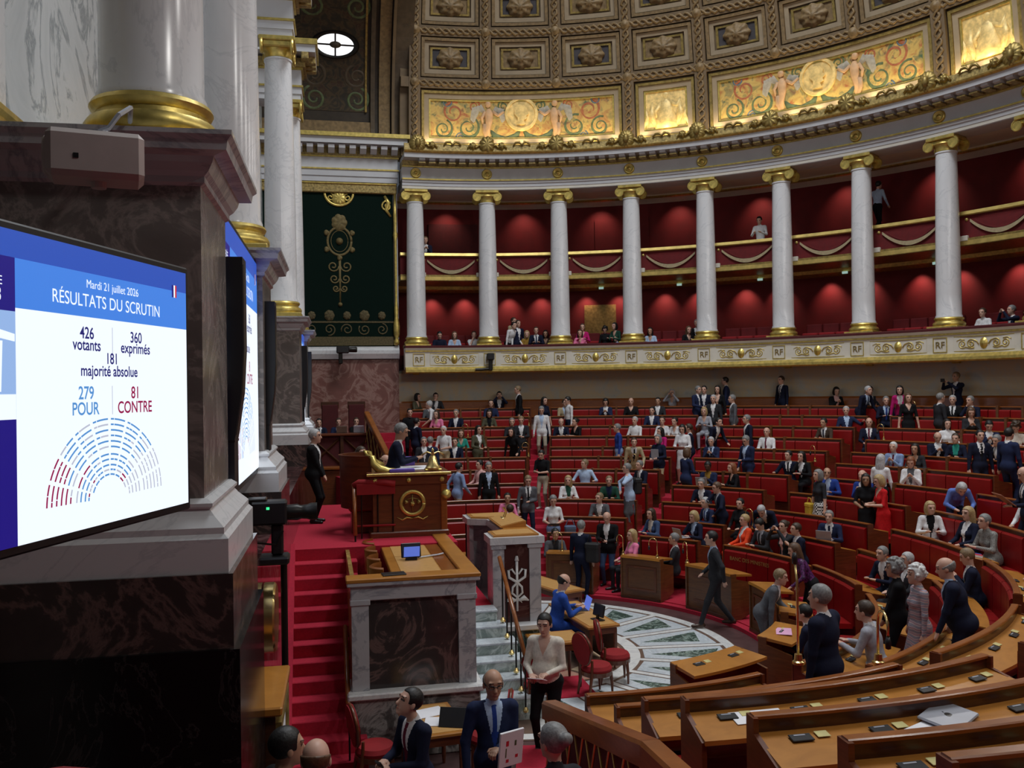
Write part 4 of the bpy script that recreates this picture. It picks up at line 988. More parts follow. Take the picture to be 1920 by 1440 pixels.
# near balustrade beside the bench ends, and its twin across the hall
def balustrade(path, label, n):
    b = empty('stair_balustrade', Tr(*path[0]), label, 'balustrade', 'wooden balustrades at the bench ends')
    prof = [(-.09, -.2), (.09, -.2), (.09, -.03), (.07, 0), (-.07, 0), (-.09, -.03)]
    V = []; F = []
    k = len(prof)
    for i, p in enumerate(path):
        a = Vector(path[min(i+1, len(path)-1)])-Vector(path[max(i-1, 0)]); a.z = 0; a.normalize(); nn = Vector((a.y, -a.x, 0))
        V += [(p[0]+nn.x*u, p[1]+nn.y*u, p[2]+z) for u, z in prof]
    for i in range(len(path)-1):
        for j in range(k): F.append((i*k+j, i*k+(j+1) % k, i*k+k+(j+1) % k, i*k+k+j))
    F += [tuple(range(k))[::-1], tuple((len(path)-1)*k+j for j in range(k))]
    P('hand_rail', (V, F), 'cap_wood', b)
    for i in range(len(path)-1):
        p, q = Vector(path[i]), Vector(path[i+1]); m_ = max(2, int((q-p).length/.42))
        nn = Vector((0, 0, 1)).cross((q-p)).normalized()*.02
        P('velvet_back', ([tuple(p-nn+Vector((0, 0, -.18))), tuple(q-nn+Vector((0, 0, -.18))), tuple(q-nn+Vector((0, 0, -1.05))), tuple(p-nn+Vector((0, 0, -1.05))), tuple(p+nn+Vector((0, 0, -.18))), tuple(q+nn+Vector((0, 0, -.18))), tuple(q+nn+Vector((0, 0, -1.05))), tuple(p+nn+Vector((0, 0, -1.05)))], [(0, 1, 2, 3), (4, 7, 6, 5), (0, 4, 5, 1), (2, 6, 7, 3), (1, 5, 6, 2), (0, 3, 7, 4)]), 'dark_red', b)
        for j in range(m_):
            a, c = p+(q-p)*(j/m_), p+(q-p)*((j+1)/m_)
            for s_, (e, f_) in enumerate(((a, c), (c, a))):
                P('lattice_bar', tube([tuple(e+nn*(2.6+s_*1.2)+Vector((0, 0, -.18))), tuple(f_+nn*(2.6+s_*1.2)+Vector((0, 0, -1.0)))], .012, 6), 'gold_rail', b)
                P('lattice_bar', tube([tuple(e-nn*(2.6+s_*1.2)+Vector((0, 0, -.18))), tuple(f_-nn*(2.6+s_*1.2)+Vector((0, 0, -1.0)))], .012, 6), 'gold_rail', b)
balustrade([(-1.17, -6.5, 1.4), (-1.2, -9.8, 2.2), (-1.15, -11.6, 2.25)], 'dark wooden balustrade with brass lattice at the ends of the near benches', 3)
balustrade([(-1.68, 11.0, 3.05), (-2.2, 13.0, 4.3)], 'dark sloping balustrade at the far left ends of the benches', 3)
# staff bench under the green panel
sb = empty('staff_bench', Tr(-2.9, 13.2, 0), 'wooden staff bench with crossed lattice front under the far red marble wall', 'bench')
P('bench_front', box(-4.0, -2.05, 13.2, 13.3, .1, 3.55), 'dark_red', sb); P('bench_cap', bev(-4.05, -2.0, 13.05, 13.6, 3.52, 3.6, .02), 'mahogany', sb)
P('lower_panel', bev(-4.0, -2.05, 12.9, 13.22, .1, 2.45, .03), 'mahogany', sb); P('ledge', bev(-4.0, -2.05, 12.8, 13.22, 2.45, 2.55, .02), 'cap_wood', sb)
for x0, x1 in ((-4.0, -3.0), (-3.0, -2.05)):
    for a, c in (((x0, 3.5), (x1, 2.58)), ((x1, 3.5), (x0, 2.58))): P('cross_bar', tube([(a[0], 13.17, a[1]), (c[0], 13.17, c[1])], .035, 4), 'dark_wood', sb)
for x in (-3.98, -3.0, -2.07): P('post', box(x-.05, x+.05, 13.12, 13.22, 2.55, 3.52), 'dark_wood', sb)
P('bench_floor', box(-4.1, -2.0, 13.3, 16.2, 2.5, 2.66), 'dark_red', sb)
for x, nm in ((-3.35, 'dark red high-backed chair with nameplate, left, before the red marble wall'), (-2.45, 'dark red high-backed chair with nameplate, right, before the red marble wall')):
    c = empty('high_backed_chair', Tr(x, 15.0, 2.66), nm, 'chair', 'chairs of the staff bench')
    O('backrest', bev(-.28, .28, -.05, .05, .5, 1.85, .03), 'dark_red', parent=c); O('frame', bev(-.3, .3, -.03, .07, 1.7, 1.95, .02), 'dark_wood', parent=c); O('seat', bev(-.28, .28, -.5, 0, .38, .5, .03), 'dark_red', parent=c)
    for sx in (-.25, .25):
        for sy in (-.46, -.02): O('leg', box(sx-.025, sx+.025, sy-.025, sy+.025, 0, .4), 'dark_wood', parent=c)
# ================================================================ the tribune: red stairs, president's desk, secretaries' desk, lectern
tb = empty('floor_tribune', Tr(-3, 0, 0), kind='structure')
P('platform', box(-4.35, -1.45, -1.5, 4.2, 0, 2.4), 'red_carpet', tb)
P('platform_side', box(-1.47, -1.43, -.7, 4.2, 0, 2.38), 'mahogany', tb)
NST = 13; run = .262; rise = 2.4/NST
for k in range(NST-1):
    y1 = -1.5-run*k; P('stair', bev(-4.3, -3.12, y1-run-.015, y1+.3, max(0, 2.4-rise*(k+1)-.3), 2.4-rise*(k+1), .012), 'red_carpet', tb)
    if 2 <= k: pass
P('stair_border', prism([(-1.5, 2.5), (-1.5, 2.2), (-1.5-run*NST, -.2), (-1.5-run*NST, .15)], -4.22, -4.1, 'x'), 'red_carpet', tb)
P('lectern_platform', box(-1.62, -.86, -1.4, 1.5, 0, 1.28), 'red_carpet', tb)
P('plinth_block', box(-.86, .06, -1.55, 1.6, 0, .9), 'green_marble', tb); P('plinth_lip', bev(-.92, .1, -1.62, 1.65, .86, .96, .015), 'white_marble', tb)
for k in range(6):
    y1 = -1.4-.32*k; zt = 1.28-.185*(k+1)+.0
    P('marble_step', bev(-1.6, -.84+.1*k, y1-.34, y1+.02, 0, zt+.185, .012), 'step_marble', tb); P('step_nosing', bev(-1.6, -.83+.1*k, y1-.355, y1+.02, zt+.15, zt+.186, .008), 'floor_marble', tb)
# secretaries' desk block
X0, X1, Y0, Y1 = -3.3, -1.61, -4.14, -.72
sd = empty('secretaries_desk', Tr((X0+X1)/2, Y0, 0), 'big marble-framed desk with tan leather top beside the red stairs', 'desk')
P('marble_base', bev(X0-.02, X1+.04, Y0-.12, Y1, 0, .84, .02), 'dark_marble', sd)
marble('veined_base', (.12, .115, .11), (.4, .39, .37), 1.6, .22, .14, (.05, .048, .046)); sd.children[0].data.materials[0] = MATS['veined_base']
P('base_lip', bev(X0-.07, X1+.09, Y0-.17, Y1, .82, .91, .02), 'floor_white', sd)
P('slab', box(X0+.2, X1-.22, Y0+.02, Y0+.1, .9, 2.12), 'dark_marble', sd)
P('pilaster', box(X0, X0+.23, Y0-.03, Y0+.12, .9, 2.14), 'grey_marble', sd); P('pilaster', box(X1-.24, X1, Y0-.03, Y0+.12, .9, 2.14), 'grey_marble', sd)
P('pilaster_cap', bev(X0-.02, X0+.25, Y0-.05, Y0+.1, 2.06, 2.14, .01), 'grey_marble', sd); P('pilaster_cap', bev(X1-.26, X1+.02, Y0-.05, Y0+.1, 2.06, 2.14, .01), 'grey_marble', sd)
P('lintel', bev(X0-.01, X1+.01, Y0-.04, Y0+.16, 2.12, 2.34, .012), 'grey_marble', sd); P('lintel_lip', bev(X0-.06, X1+.06, Y0-.09, Y0+.16, 2.32, 2.38, .012), 'grey_marble', sd)
P('rim', bev(X0-.07, X1+.07, Y0-.1, Y0+.22, 2.37, 2.43, .012), 'desk_wood', sd); P('rim', bev(X1-.18, X1+.07, Y0+.2, Y1, 2.37, 2.43, .012), 'desk_wood', sd)
P('side_wall', box(X1-.1, X1, Y0+.1, Y1, .9, 2.36), 'grey_marble', sd); P('side_wall', box(X0, X0+.06, Y0+.1, Y1, .9, 2.36), 'onyx_panel', sd)
P('well_floor', box(X0, X1, Y0+.1, Y1, 1.3, 1.36), 'dark_red', sd); P('end_panel', box(X0+.04, -2.7, Y1-.05, Y1, 1.36, 2.36), 'onyx_panel', sd)
P('desk_board', bev(-2.72, X1-.16, Y0+.2, Y1, 2.28, 2.37, .01), 'desk_wood', sd)
P('writing_leather', box(-2.58, -2.02, Y0+.26, (Y0+Y1)/2-.01, 2.37, 2.376), 'leather_tan', sd); P('writing_leather', box(-2.58, -2.02, (Y0+Y1)/2+.01, Y1-.05, 2.37, 2.376), 'leather_tan', sd)
P('polished_strip', box(-2.0, -1.8, Y0+.26, Y1-.05, 2.37, 2.378), 'cap_wood', sd)
for k in range(4):
    c = empty('wooden_chair', Tr(-2.86, -3.35+k*.72, 1.36), f'curved orange wooden chair at the secretaries desk, {ORD[k]} from the camera', 'chair', 'chairs of the secretaries desk')
    O('backrest', xf(sweep([(.24, .72), (.27, .72), (.28, 1.06), (.25, 1.08)], 110, 250, 8), Tr(.12, 0, 0)), 'cap_wood', parent=c, smooth=40)
    O('seat', lathe([(0, .42), (.22, .42), (.23, .46), (.2, .49), (0, .5)], 16), 'dark_red', parent=c, T=Tr(.1, 0, 0))
    O('pedestal', lathe([(.2, 0), (.2, .03), (.03, .06), (.03, .43)], 12), 'black_metal', parent=c, T=Tr(.1, 0, 0))
tg = empty('tablet_monitor', Tr(-2.35, -2.75, 2.378, -.15), 'small black tablet monitor with lit screen on the tan leather desk', 'monitor')
emit('tablet_glow', (.12, .2, .75), .8); O('housing', xf(bev(-.02, .02, -.15, .15, .03, .25, .01), Tr(ry=-.25)), 'black_plastic', parent=tg, T=Tr(rz=-pi/2+.2)); O('display', xf(box(-.026, -.021, -.12, .12, .06, .22), Tr(ry=-.25)), 'tablet_glow', parent=tg, T=Tr(rz=pi/2+.2) @ Tr(rz=0))
O('foot', bev(-.09, .09, -.06, .1, 0, .02, .005), 'black_metal', parent=tg); O('cable', tube([(.1, .05, .02), (.25, .15, .02), (.4, .25, .02), (.48, .3, .03)], .014, 6), 'grey_device', parent=tg)
O('tablet_flat', bev(-.16, .16, -.1, .1, 0, .015, .004), 'black_plastic', T=Tr(-2.72, Y0+.1, 2.432, .1), label='flat black tablet lying on the near wooden rim of the secretaries desk', cat='tablet')
# president's desk
pd = empty('presidents_desk', Tr(-2.18, -.7, 2.4), 'tall mahogany desk with gilt wreath emblem on the raised tribune', 'desk')
x0, x1, y0, y1 = -2.86, -1.5, -.7, 1.3
P('body', box(x0+.06, x1-.1, y0, y1, 2.4, 3.34), 'mahogany', pd); P('base', bev(x0, x1+.02, y0-.06, y1, 2.38, 2.5, .02), 'mahogany', pd)
P('corner_post', bev(x1-.12, x1-.01, y0-.03, y0+.1, 2.48, 3.3, .012), 'cap_wood', pd); P('frieze', bev(x0+.0, x1+.0, y0-.03, y1, 3.3, 3.46, .01), 'mahogany', pd)
P('top', bev(x0-.04, x1+.05, y0-.08, y1, 3.46, 3.52, .015), 'mahogany', pd); P('gilt_edge', bev(x0-.05, x1+.06, y0-.09, y0-.06, 3.47, 3.515, .006), 'gold', pd)
DT = lambda x, z: Matrix(((1, 0, 0, x), (0, 0, -1, y0-.004), (0, 1, 0, z), (0, 0, 0, 1)))
def dp(nm, g, mt, x, z, s=1): return unpar(O(nm, xf(g, DT(x, z) @ Tr(s=(s, s, .6))), mt, smooth=True), pd)
dp('wreath', tube([(.2*math.cos(a), .2*math.sin(a), .02) for a in np.linspace(0, 2*pi, 37)], .035, 8), 'gold', -2.12, 2.98)
dp('emblem_staff', tube([(0, -.14, .01), (0, .15, .01)], .012, 6), 'gold_dark', -2.12, 2.98); dp('emblem_beam', tube([(-.11, .06, .01), (0, .09, .01), (.11, .06, .01)], .01, 6), 'gold_dark', -2.12, 2.98); dp('emblem_boss', shell(.04, 5, 16), 'gold', -2.12, 2.97)
for s in (-1, 1): dp('ribbon', tube([(0, -.27, .01), (s*.1, -.25, .01), (s*.18, -.29, .01), (s*.27, -.24, .01)], [.012, .02, .015, .006], 6), 'gold', -2.12, 2.98); dp('scale_pan', shell(.035, 3, 12), 'gold_dark', -2.12+s*.11, 3.0)
for x in (-2.76, -2.18, -1.6): dp('rosette', shell(.045, 7, 20), 'gold', x, 3.385)
for x in (-2.47, -1.89): dp('palm_branch', tube([(-.17, 0, .01), (-.08, .012, .015), (0, 0, .018), (.08, .012, .015), (.17, 0, .01)], [.006, .022, .014, .022, .006], 6), 'gold', x, 3.385)
dp('lion_head', lathe([(0, -.12), (.05, -.1), (.07, 0), (.09, .1), (.05, .16), (0, .17)], 12), 'gold', x1-.03, 3.12)
# president's chair
pc = empty('presidents_chair', Tr(-3.2, .2, 2.4), 'curved mahogany armchair with gilded swan arms behind the tall desk', 'armchair')
P('curved_back', sweep([(.52, 2.85), (.58, 2.85), (.6, 3.75), (.62, 3.8), (.55, 3.8)], 95, 265, 14, cen=(-2.75, .2)), 'mahogany', pc, smooth=40)
P('seat', bev(-3.2, -2.6, -.2, .6, 2.8, 2.9, .03), 'red_velvet', pc); P('seat_base', bev(-3.15, -2.65, -.15, .55, 2.4, 2.8, .02), 'mahogany', pc)
P('gilded_arm', tube([(-2.82, -.32, 3.72), (-2.86, -.36, 3.8), (-2.78, -.4, 3.78), (-2.76, -.42, 3.66), (-2.66, -.44, 3.56), (-2.5, -.46, 3.52), (-2.38, -.48, 3.54)], [.04, .045, .05, .07, .09, .07, .04], 8), 'gold', pc, smooth=True)
P('gilded_arm', tube([(-2.82, .72, 3.72), (-2.86, .76, 3.8), (-2.78, .8, 3.78), (-2.76, .82, 3.66), (-2.66, .84, 3.56), (-2.5, .86, 3.52)], [.04, .045, .05, .07, .09, .05], 8), 'gold', pc, smooth=True)
# things on the president's desk
bl = empty('gilded_bell', Tr(-1.72, -.45, 3.52), 'ornate gilded bell on a stand on the tall desk', 'bell')
O('bell_cup', lathe([(.13, .02), (.14, .05), (.1, .1), (.075, .2), (.05, .26), (0, .28)], 18), 'brass', parent=bl, smooth=40); O('stand', bev(-.15, .15, -.1, .1, 0, .03, .01), 'gold', parent=bl)
O('crosspiece', tube([(-.2, 0, .27), (-.1, 0, .33), (0, 0, .28), (.1, 0, .33), (.2, 0, .27)], [.02, .014, .02, .014, .02], 6), 'brass', parent=bl, smooth=True); O('finial', lathe([(0, .26), (.03, .28), (.02, .33), (.03, .36), (0, .4)], 10), 'brass', parent=bl, smooth=True)
for k, (x, y, w_, h_, mt, lab) in enumerate(((-2.1, -.1, .3, .22, 'paper', 'white papers before the person at the tall desk'), (-1.98, .25, .26, .2, 'paper', 'sheet of white paper at the far side of the tall desk'))):
    O('paper_stack', bev(-w_, w_, -h_, h_, 0, .015, .004), mt, T=Tr(x, y, 3.52, .1*k), label=lab, cat='papers')
mat('violet_paper', (.16, .1, .5), .7, var=.1)
O('violet_folder', bev(-.22, .22, -.07, .07, 0, .05, .006), 'violet_paper', T=Tr(-2.28, -.55, 3.52), label='violet folder at the near edge of the tall desk', cat='folder')
O('violet_box', bev(-.13, .13, -.02, .02, 0, .17, .006), 'violet_paper', T=Tr(-2.05, .75, 3.52), label='violet folder standing upright at the back of the tall desk', cat='folder')
# velvet guard rail beside the president
gr = empty('velvet_guard_rail', Tr(-3.1, -.6, 2.4), 'red velvet topped guard rail on black posts beside the tall desk', 'rail')
P('velvet_top', join(tube([(-3.12, -.62, 3.3), (-3.04, -.66, 3.36), (-2.6, -.74, 3.36), (-2.42, -.74, 3.33)], .06, 8)), 'red_velvet', gr, smooth=True)
P('velvet_band', box(-3.08, -2.42, -.76, -.72, 3.16, 3.34), 'red_velvet', gr)
for x in (-3.0, -2.72, -2.46): P('post', tube([(x, -.72, 2.4), (x, -.72, 3.2)], .014, 6), 'black_metal', gr)
P('low_rail', tube([(-3.12, -.7, 2.62), (-2.42, -.74, 2.62)], .02, 6), 'red_velvet', gr); P('hand_bar', tube([(-3.12, -.3, 3.3), (-3.12, -.68, 3.24), (-3.12, -1.0, 2.5)], .035, 8), 'cap_wood', gr, smooth=True)
P('foot_post', tube([(-3.12, -1.0, 2.5), (-3.12, -1.02, 2.0)], .018, 6), 'black_metal', gr)
# lectern
lc = empty('lectern', Tr(-.42, 0, .96), 'marble speakers lectern with tan leather top and white caduceus relief', 'lectern')
lx0, lx1, ly0, ly1 = -.84, 0.0, -1.42, 1.5
P('end_slab', box(lx0+.1, lx1-.08, ly0+.03, ly0+.12, .95, 2.28), 'dark_marble', lc); MATS['lectern_red'] = marble('lectern_red', (.06, .022, .02), (.12, .06, .05), 1.3, .25, .06)
lc.children[0].data.materials[0] = MATS['lectern_red']
for xa in (lx0, lx1-.2): P('end_pilaster', box(xa, xa+.2, ly0, ly0+.16, .95, 2.26), 'grey_marble', lc); P('pilaster_cap', bev(xa-.03, xa+.23, ly0-.03, ly0+.18, 2.22, 2.3, .01), 'grey_marble', lc)
P('front_wall', box(lx1-.14, lx1, ly0+.1, ly1, .95, 2.3), 'white_marble', lc); P('far_end', box(lx0, lx1, ly1-.15, ly1, .95, 2.3), 'grey_marble', lc); P('near_return', box(lx0, lx0+.08, ly0+.16, ly0+.5, .95, 2.3), 'grey_marble', lc); P('far_return', box(lx0, lx0+.08, ly1-.5, ly1, .95, 2.3), 'grey_marble', lc)
top = [(lx0-.05, ly0-.05), (lx1+.06, ly0-.05), (lx1+.06, ly1+.05), (lx0-.05, ly1+.05), (lx0-.05, ly1-.55), (lx0+.3, ly1-.75), (lx0+.3, ly0+.75), (lx0-.05, ly0+.55)]
P('marble_top', prism(top, 2.3, 2.42, 'z'), 'white_marble', lc); ins = [(lx0+.02, ly0+.03), (lx1-.02, ly0+.03), (lx1-.02, ly1-.03), (lx0+.02, ly1-.03), (lx0+.02, ly1-.55), (lx0+.34, ly1-.72), (lx0+.34, ly0+.72), (lx0+.02, ly0+.55)]
P('wood_rim', prism(ins, 2.42, 2.45, 'z'), 'desk_wood', lc); P('writing_leather', prism([(lx0+.08, ly0+.1), (lx1-.08, ly0+.1), (lx1-.08, ly0+.62), (lx0+.3, ly0+.62), (lx0+.08, ly0+.5)], 2.45, 2.455, 'z'), 'leather_tan', lc)
P('reading_desk', prism([(lx0+.3, 2.45), (lx1-.06, 2.45), (lx1-.06, 2.56), (lx0+.3, 2.47)], -.6, .6, 'y'), 'desk_wood', lc); P('reading_leather', prism([(lx0+.33, 2.475), (lx1-.08, 2.558), (lx1-.08, 2.565), (lx0+.33, 2.482)], -.55, .55, 'y'), 'leather_tan', lc)
P('writing_leather', prism([(lx0+.08, ly1-.1), (lx1-.08, ly1-.1), (lx1-.08, ly1-.62), (lx0+.3, ly1-.62), (lx0+.08, ly1-.5)], 2.45, 2.455, 'z'), 'leather_tan', lc)
LT = Matrix(((1, 0, 0, -.42), (0, 0, -1, ly0+.03), (0, 1, 0, 1.65), (0, 0, 0, 1)))
def lp(nm, g): return unpar(O(nm, xf(g, LT), 'floor_white', smooth=True), lc)
lp('caduceus_staff', tube([(0, -.5, .02), (0, .36, .02)], [.018, .025], 8)); lp('caduceus_knob', lathe([(0, .34), (.035, .36), (.04, .4), (.02, .46), (0, .47)], 10) if False else tube([(0, .36, .02), (0, .44, .02)], [.04, .02], 8))
for s in (-1, 1):
    pts = [(s*.03, .13, .03), (s*.09, .22, .03), (s*.15, .2, .03), (s*.14, .08, .03), (s*.0, -.01, .03), (-s*.08, -.09, .03), (-s*.09, -.19, .03), (0, -.27, .03), (s*.08, -.36, .03)]
    lp('caduceus_snake', tube(pts, [.014, .02, .024, .024, .022, .02, .02, .016, .006], 7)); lp('caduceus_wing', tube([(s*.02, -.32, .02), (s*.12, -.28, .02), (s*.2, -.33, .02)], [.02, .05, .012], 7))
mc = empty('lectern_microphones', Tr(-.3, .2, 2.5), 'pair of small metal microphones on the speakers lectern', 'microphone')
O('stem', tube([(0, 0, 0), (.05, .0, .12), (.0, 0, .22)], .012, 6), 'brass', parent=mc); O('stem', tube([(0, .12, 0), (.05, .12, .12), (0, .12, .2)], .012, 6), 'brass', parent=mc); O('mount', bev(-.05, .08, -.05, .17, -.03, .02, .008), 'brass', parent=mc)
# hand rails
def handrail(name, a, b_, label, posts, mt='cap_wood'):
    r = empty(name, Tr(a[0], a[1], 0), label, 'handrail')
    P('rail', tube([a, b_], .035, 8), mt, r, smooth=True)
    for t, zf in posts:
        p = Vector(a).lerp(Vector(b_), t); P('baluster', tube([(p.x, p.y, zf), tuple(p)], .014, 6), 'black_metal', r); P('brass_collar', xf(lathe([(0, 0), (.04, .02), (.045, .05), (.02, .09), (0, .1)], 10), Tr(p.x, p.y, zf)), 'brass', r)
    return r
handrail('lectern_handrail', (-.78, -1.7, 2.14), (-.76, -3.45, 1.0), 'polished wooden handrail on dark balusters beside the green marble steps', ((0.12, 1.1), (.3, .92), (.48, .74), (.66, .55), (.84, .37), (1, .15)))
handrail('stair_handrail', (-3.36, -3.0, 1.5), (-3.36, -4.62, .62), 'wooden handrail at the right side of the lower red stairs', ((.02, .4), (.6, .02), (1, 0)))
# stenographers' tables and chairs in the pit
def table(name, T, w, d, label, h=.78):
    t = empty(name, T, label, 'table')
    O('table_top', bev(-w/2, w/2, -d/2, d/2, h-.05, h, .012), 'desk_wood', parent=t); O('leather', box(-w/2+.06, w/2-.06, -d/2+.06, d/2-.06, h, h+.004), 'leather_tan', parent=t)
    O('apron', box(-w/2+.05, w/2-.05, -d/2+.04, d/2-.04, h-.16, h-.05), 'mahogany', parent=t)
    for sx in (-1, 1):
        for sy in (-1, 1): O('leg', lathe([(.02, 0), (.028, .1), (.035, h-.16), (.03, h-.05)], 10), 'mahogany', parent=t, T=Tr(sx*(w/2-.08), sy*(d/2-.07), 0))
    return t
t = table('writing_table', Tr(1.0, -.5, .02, .12), .62, 1.9, 'wooden writing table with closed front at the centre of the inlaid floor')
O('closed_front', box(.22, .27, -.9, .9, .05, .7), 'bench_wood', parent=t)
table('writing_table', Tr(1.05, 2.1, .02, .35), .62, 1.7, 'leather topped writing table behind the bald person in the blue suit')
table('writing_table', Tr(.1, -1.9, .02, .05), .85, .7, 'small polished writing table in front of the two red chairs')
t = table('clerk_table', Tr(-2.35, -5.05, 0, .1), .7, 1.1, 'polished wooden table with papers before the big marble desk')
def balloon_chair(T, label):
    c = empty('red_chair', T, label, 'chair', 'red upholstered chairs')
    O('seat', xf(lathe([(0, .4), (.24, .4), (.25, .44), (.22, .49), (0, .51)], 20), Tr(s=(1, 1.02, 1))), 'red_velvet', parent=c, smooth=40)
    O('seat_rail', lathe([(.18, .33), (.25, .33), (.255, .4), (.18, .4)], 20), 'mahogany', parent=c)
    g = [(.0, .24*math.cos(a)*(1 if math.sin(a) > 0 else .86), .78+.26*math.sin(a)) for a in np.linspace(0, 2*pi, 25)]
    O('backrest', xf(prism([(p[1], p[2]) for p in g[:-1]], -.035, .035, 'x'), Tr(-.27, 0, 0, ry=-.14) ), 'red_velvet', parent=c, T=Tr(.1, 0, 0))
    O('back_frame', xf(tube([(p[0], p[1]*1.03, p[2]) for p in g], .022, 7), Tr(-.27, 0, 0, ry=-.14)), 'mahogany', parent=c, T=Tr(.1, 0, 0), smooth=True)
    for sx, sy in ((.17, .15), (.17, -.15)): O('leg', tube([(sx, sy, .36), (sx*1.08, sy*1.1, .18), (sx*1.1, sy*1.1, 0)], [.03, .024, .016], 8), 'mahogany', parent=c)
    for sy in (.14, -.14): O('leg', tube([(-.19, sy, .6), (-.2, sy, .36), (-.27, sy*1.1, 0)], [.02, .028, .018], 8), 'mahogany', parent=c)
    return c
balloon_chair(Tr(.62, -2.55, .016, .35), 'red velvet chair with oval back, left of the pair on the inlaid floor')
balloon_chair(Tr(1.12, -2.0, .016, -.15), 'red velvet chair with oval back, right of the pair on the inlaid floor')
balloon_chair(Tr(-.45, -3.1, .016, 1.2), 'red velvet chair half hidden behind the handrail by the lectern')
balloon_chair(Tr(-3.05, -4.95, 0, .2), 'red velvet chair at the foot of the red stairs before the marble desk')
balloon_chair(Tr(-1.6, -4.9, 0, 2.9), 'red velvet chair at the right of the clerk table')
rc = O('red_step', bev(.0, .62, -2.6, -1.6, .0, .03, .006), 'red_carpet', label='small red carpet under the two velvet chairs', cat='carpet')
for x, y, rz, lab in ((-2.35, -4.85, .3, 'open white papers at the back of the clerk table'), (-2.25, -5.2, -.2, 'white sheets at the front of the clerk table')):
    O('paper_stack', bev(-.2, .2, -.15, .15, 0, .012, .003), 'paper', T=Tr(x, y, .785, rz), label=lab, cat='papers')
O('black_folder', bev(-.01, .01, -.17, .17, 0, .24, .004), 'black_plastic', T=Tr(-2.14, -5.42, .785, 1.2, ry=.5), label='black folder propped on the clerk table', cat='folder')
q = empty('desk_monitor', Tr(1.12, -1.05, .805, .3), 'black monitor seen from behind on the writing table', 'monitor')
O('housing', xf(bev(-.02, .02, -.16, .16, .06, .28, .012), Tr(ry=.2)), 'black_plastic', parent=q); O('foot', bev(-.08, .08, -.12, .12, 0, .015, .004), 'black_metal', parent=q); O('stem', box(-.015, .015, -.03, .03, .01, .1), 'black_metal', parent=q)
q = empty('laptop', Tr(1.02, -.25, .805, 0), 'dark laptop with blue screen before the person in the blue suit', 'laptop')
O('keyboard', bev(-.12, .12, -.16, .16, 0, .012, .004), 'black_plastic', parent=q); O('lid', xf(bev(-.008, .008, -.16, .16, 0, .23, .004), Tr(.13, 0, .01, ry=.3)), 'tablet_glow', parent=q)
# television camera hung on the green panel ledge and one on the gallery parapet
for T, lab in ((Tr(-2.95, 15.7, 6.25), 'black television camera mounted below the green panel'), (ringT(81.3, 15.2, 5.95), 'television camera hung on the white gallery parapet')):
    q = empty('remote_camera', T, lab, 'camera', 'small remote cameras')
    O('body', bev(-.14, .3, -.13, .13, .05, .3, .03), 'black_plastic', parent=q); O('lens', xf(lathe([(0, 0), (.09, 0), (.1, .25), (.08, .28), (0, .28)], 14), Tr(.3, 0, .18, ry=pi/2)), 'black_metal', parent=q, smooth=40)
    O('yoke', bev(-.07, .07, -.07, .07, -.32, .06, .02), 'black_metal', parent=q); O('arm', tube([(0, 0, -.25), (-.0, .3, -.28), (0, .55, -.28)], .05, 8), 'black_metal', parent=q)
# the passage by the near bench ends steps up toward the camera
P('landing', bev(-3.5, -1.35, -9.2, -6.85, 0, .25, .02), 'ring_floor', tb); P('landing', bev(-4.3, -1.35, -13.4, -9.2, 0, .62, .02), 'ring_floor', tb)
# things left on the near benches
def on_desk(th, i, d=.3): return ringT(th, RS[i]+d, ZS[i]-.13-.155*(d-.07)+.002) @ Tr(ry=math.atan2(.07, .45))
def th_of(px, i, lo=-100, hi=0): return pix_theta(px, RS[i]+.3, ZS[i]-.17, lo, hi)
th = th_of(1803, 5)
q = empty('silver_laptop', on_desk(th, 5, .17) @ Tr(0, 0, .02, rz=.45), 'closed silver laptop with black emblem lying on a near desk', 'laptop')
O('shell', bev(-.15, .15, -.21, .21, 0, .022, .008), 'grey_device', parent=q); mat('dark_mark', (.02, .02, .022), .3)
O('apple_mark', prism([(.03*math.cos(a)*(1 if abs(a) > .5 else .78), .03*math.sin(a)) for a in np.linspace(-pi, pi, 19)[:-1]], .022, .0228), 'dark_mark', parent=q); O('leaf_mark', prism([(-.034, .0), (-.05, .004), (-.055, .016), (-.038, .012)], .022, .0228), 'dark_mark', parent=q)
MATS['dark_mark'].node_tree.nodes['Principled BSDF'].inputs['Roughness'].default_value = .3
O('paper_stack', bev(-.15, .15, -.2, .2, 0, .01, .003), 'paper', T=on_desk(th-1.6, 5, .33) @ Tr(rz=.3), label='papers sticking out under the silver laptop', cat='papers')
O('paper_sheet', bev(-.1, .1, -.24, .24, 0, .006, .002), 'paper', T=on_desk(th_of(1430, 4), 4, .22), label='long white sheet of paper on a near desk', cat='papers')
mat('pink_paper', (.75, .4, .62), .7, var=.05); mat('book_red', (.6, .03, .05), .5); mat('book_blue', (.05, .14, .55), .5)
q = empty('soft_book', on_desk(th_of(1828, 3), 3, .3) @ Tr(rz=-.35), 'thick red white and blue booklet on a near desk', 'book')
O('pages', bev(-.11, .11, -.16, .16, 0, .045, .004), 'paper', parent=q); O('cover', box(-.11, .11, -.16, .02, .045, .049), 'book_red', parent=q); O('cover_blue', box(-.07, .11, .02, .16, .045, .049), 'book_blue', parent=q); O('cover_red_stripe', box(-.11, -.07, .02, .16, .045, .049), 'book_red', parent=q)
O('smartphone', bev(-.035, .035, -.075, .075, 0, .01, .004), 'grey_device', T=on_desk(pix_theta(1770, RS[2]+.25, ZS[2]-.16, -70, -20), 2, .25), label='smartphone lying on the desk behind the big near person', cat='phone')
O('fountain_pen', tube([(-.07, 0, .008), (.07, 0, .008)], [.006, .009], 8), 'black_plastic', T=on_desk(pix_theta(1612, RS[2]+.3, ZS[2]-.17, -75, -40), 2, .3), label='black pen lying on a near desk', cat='pen')
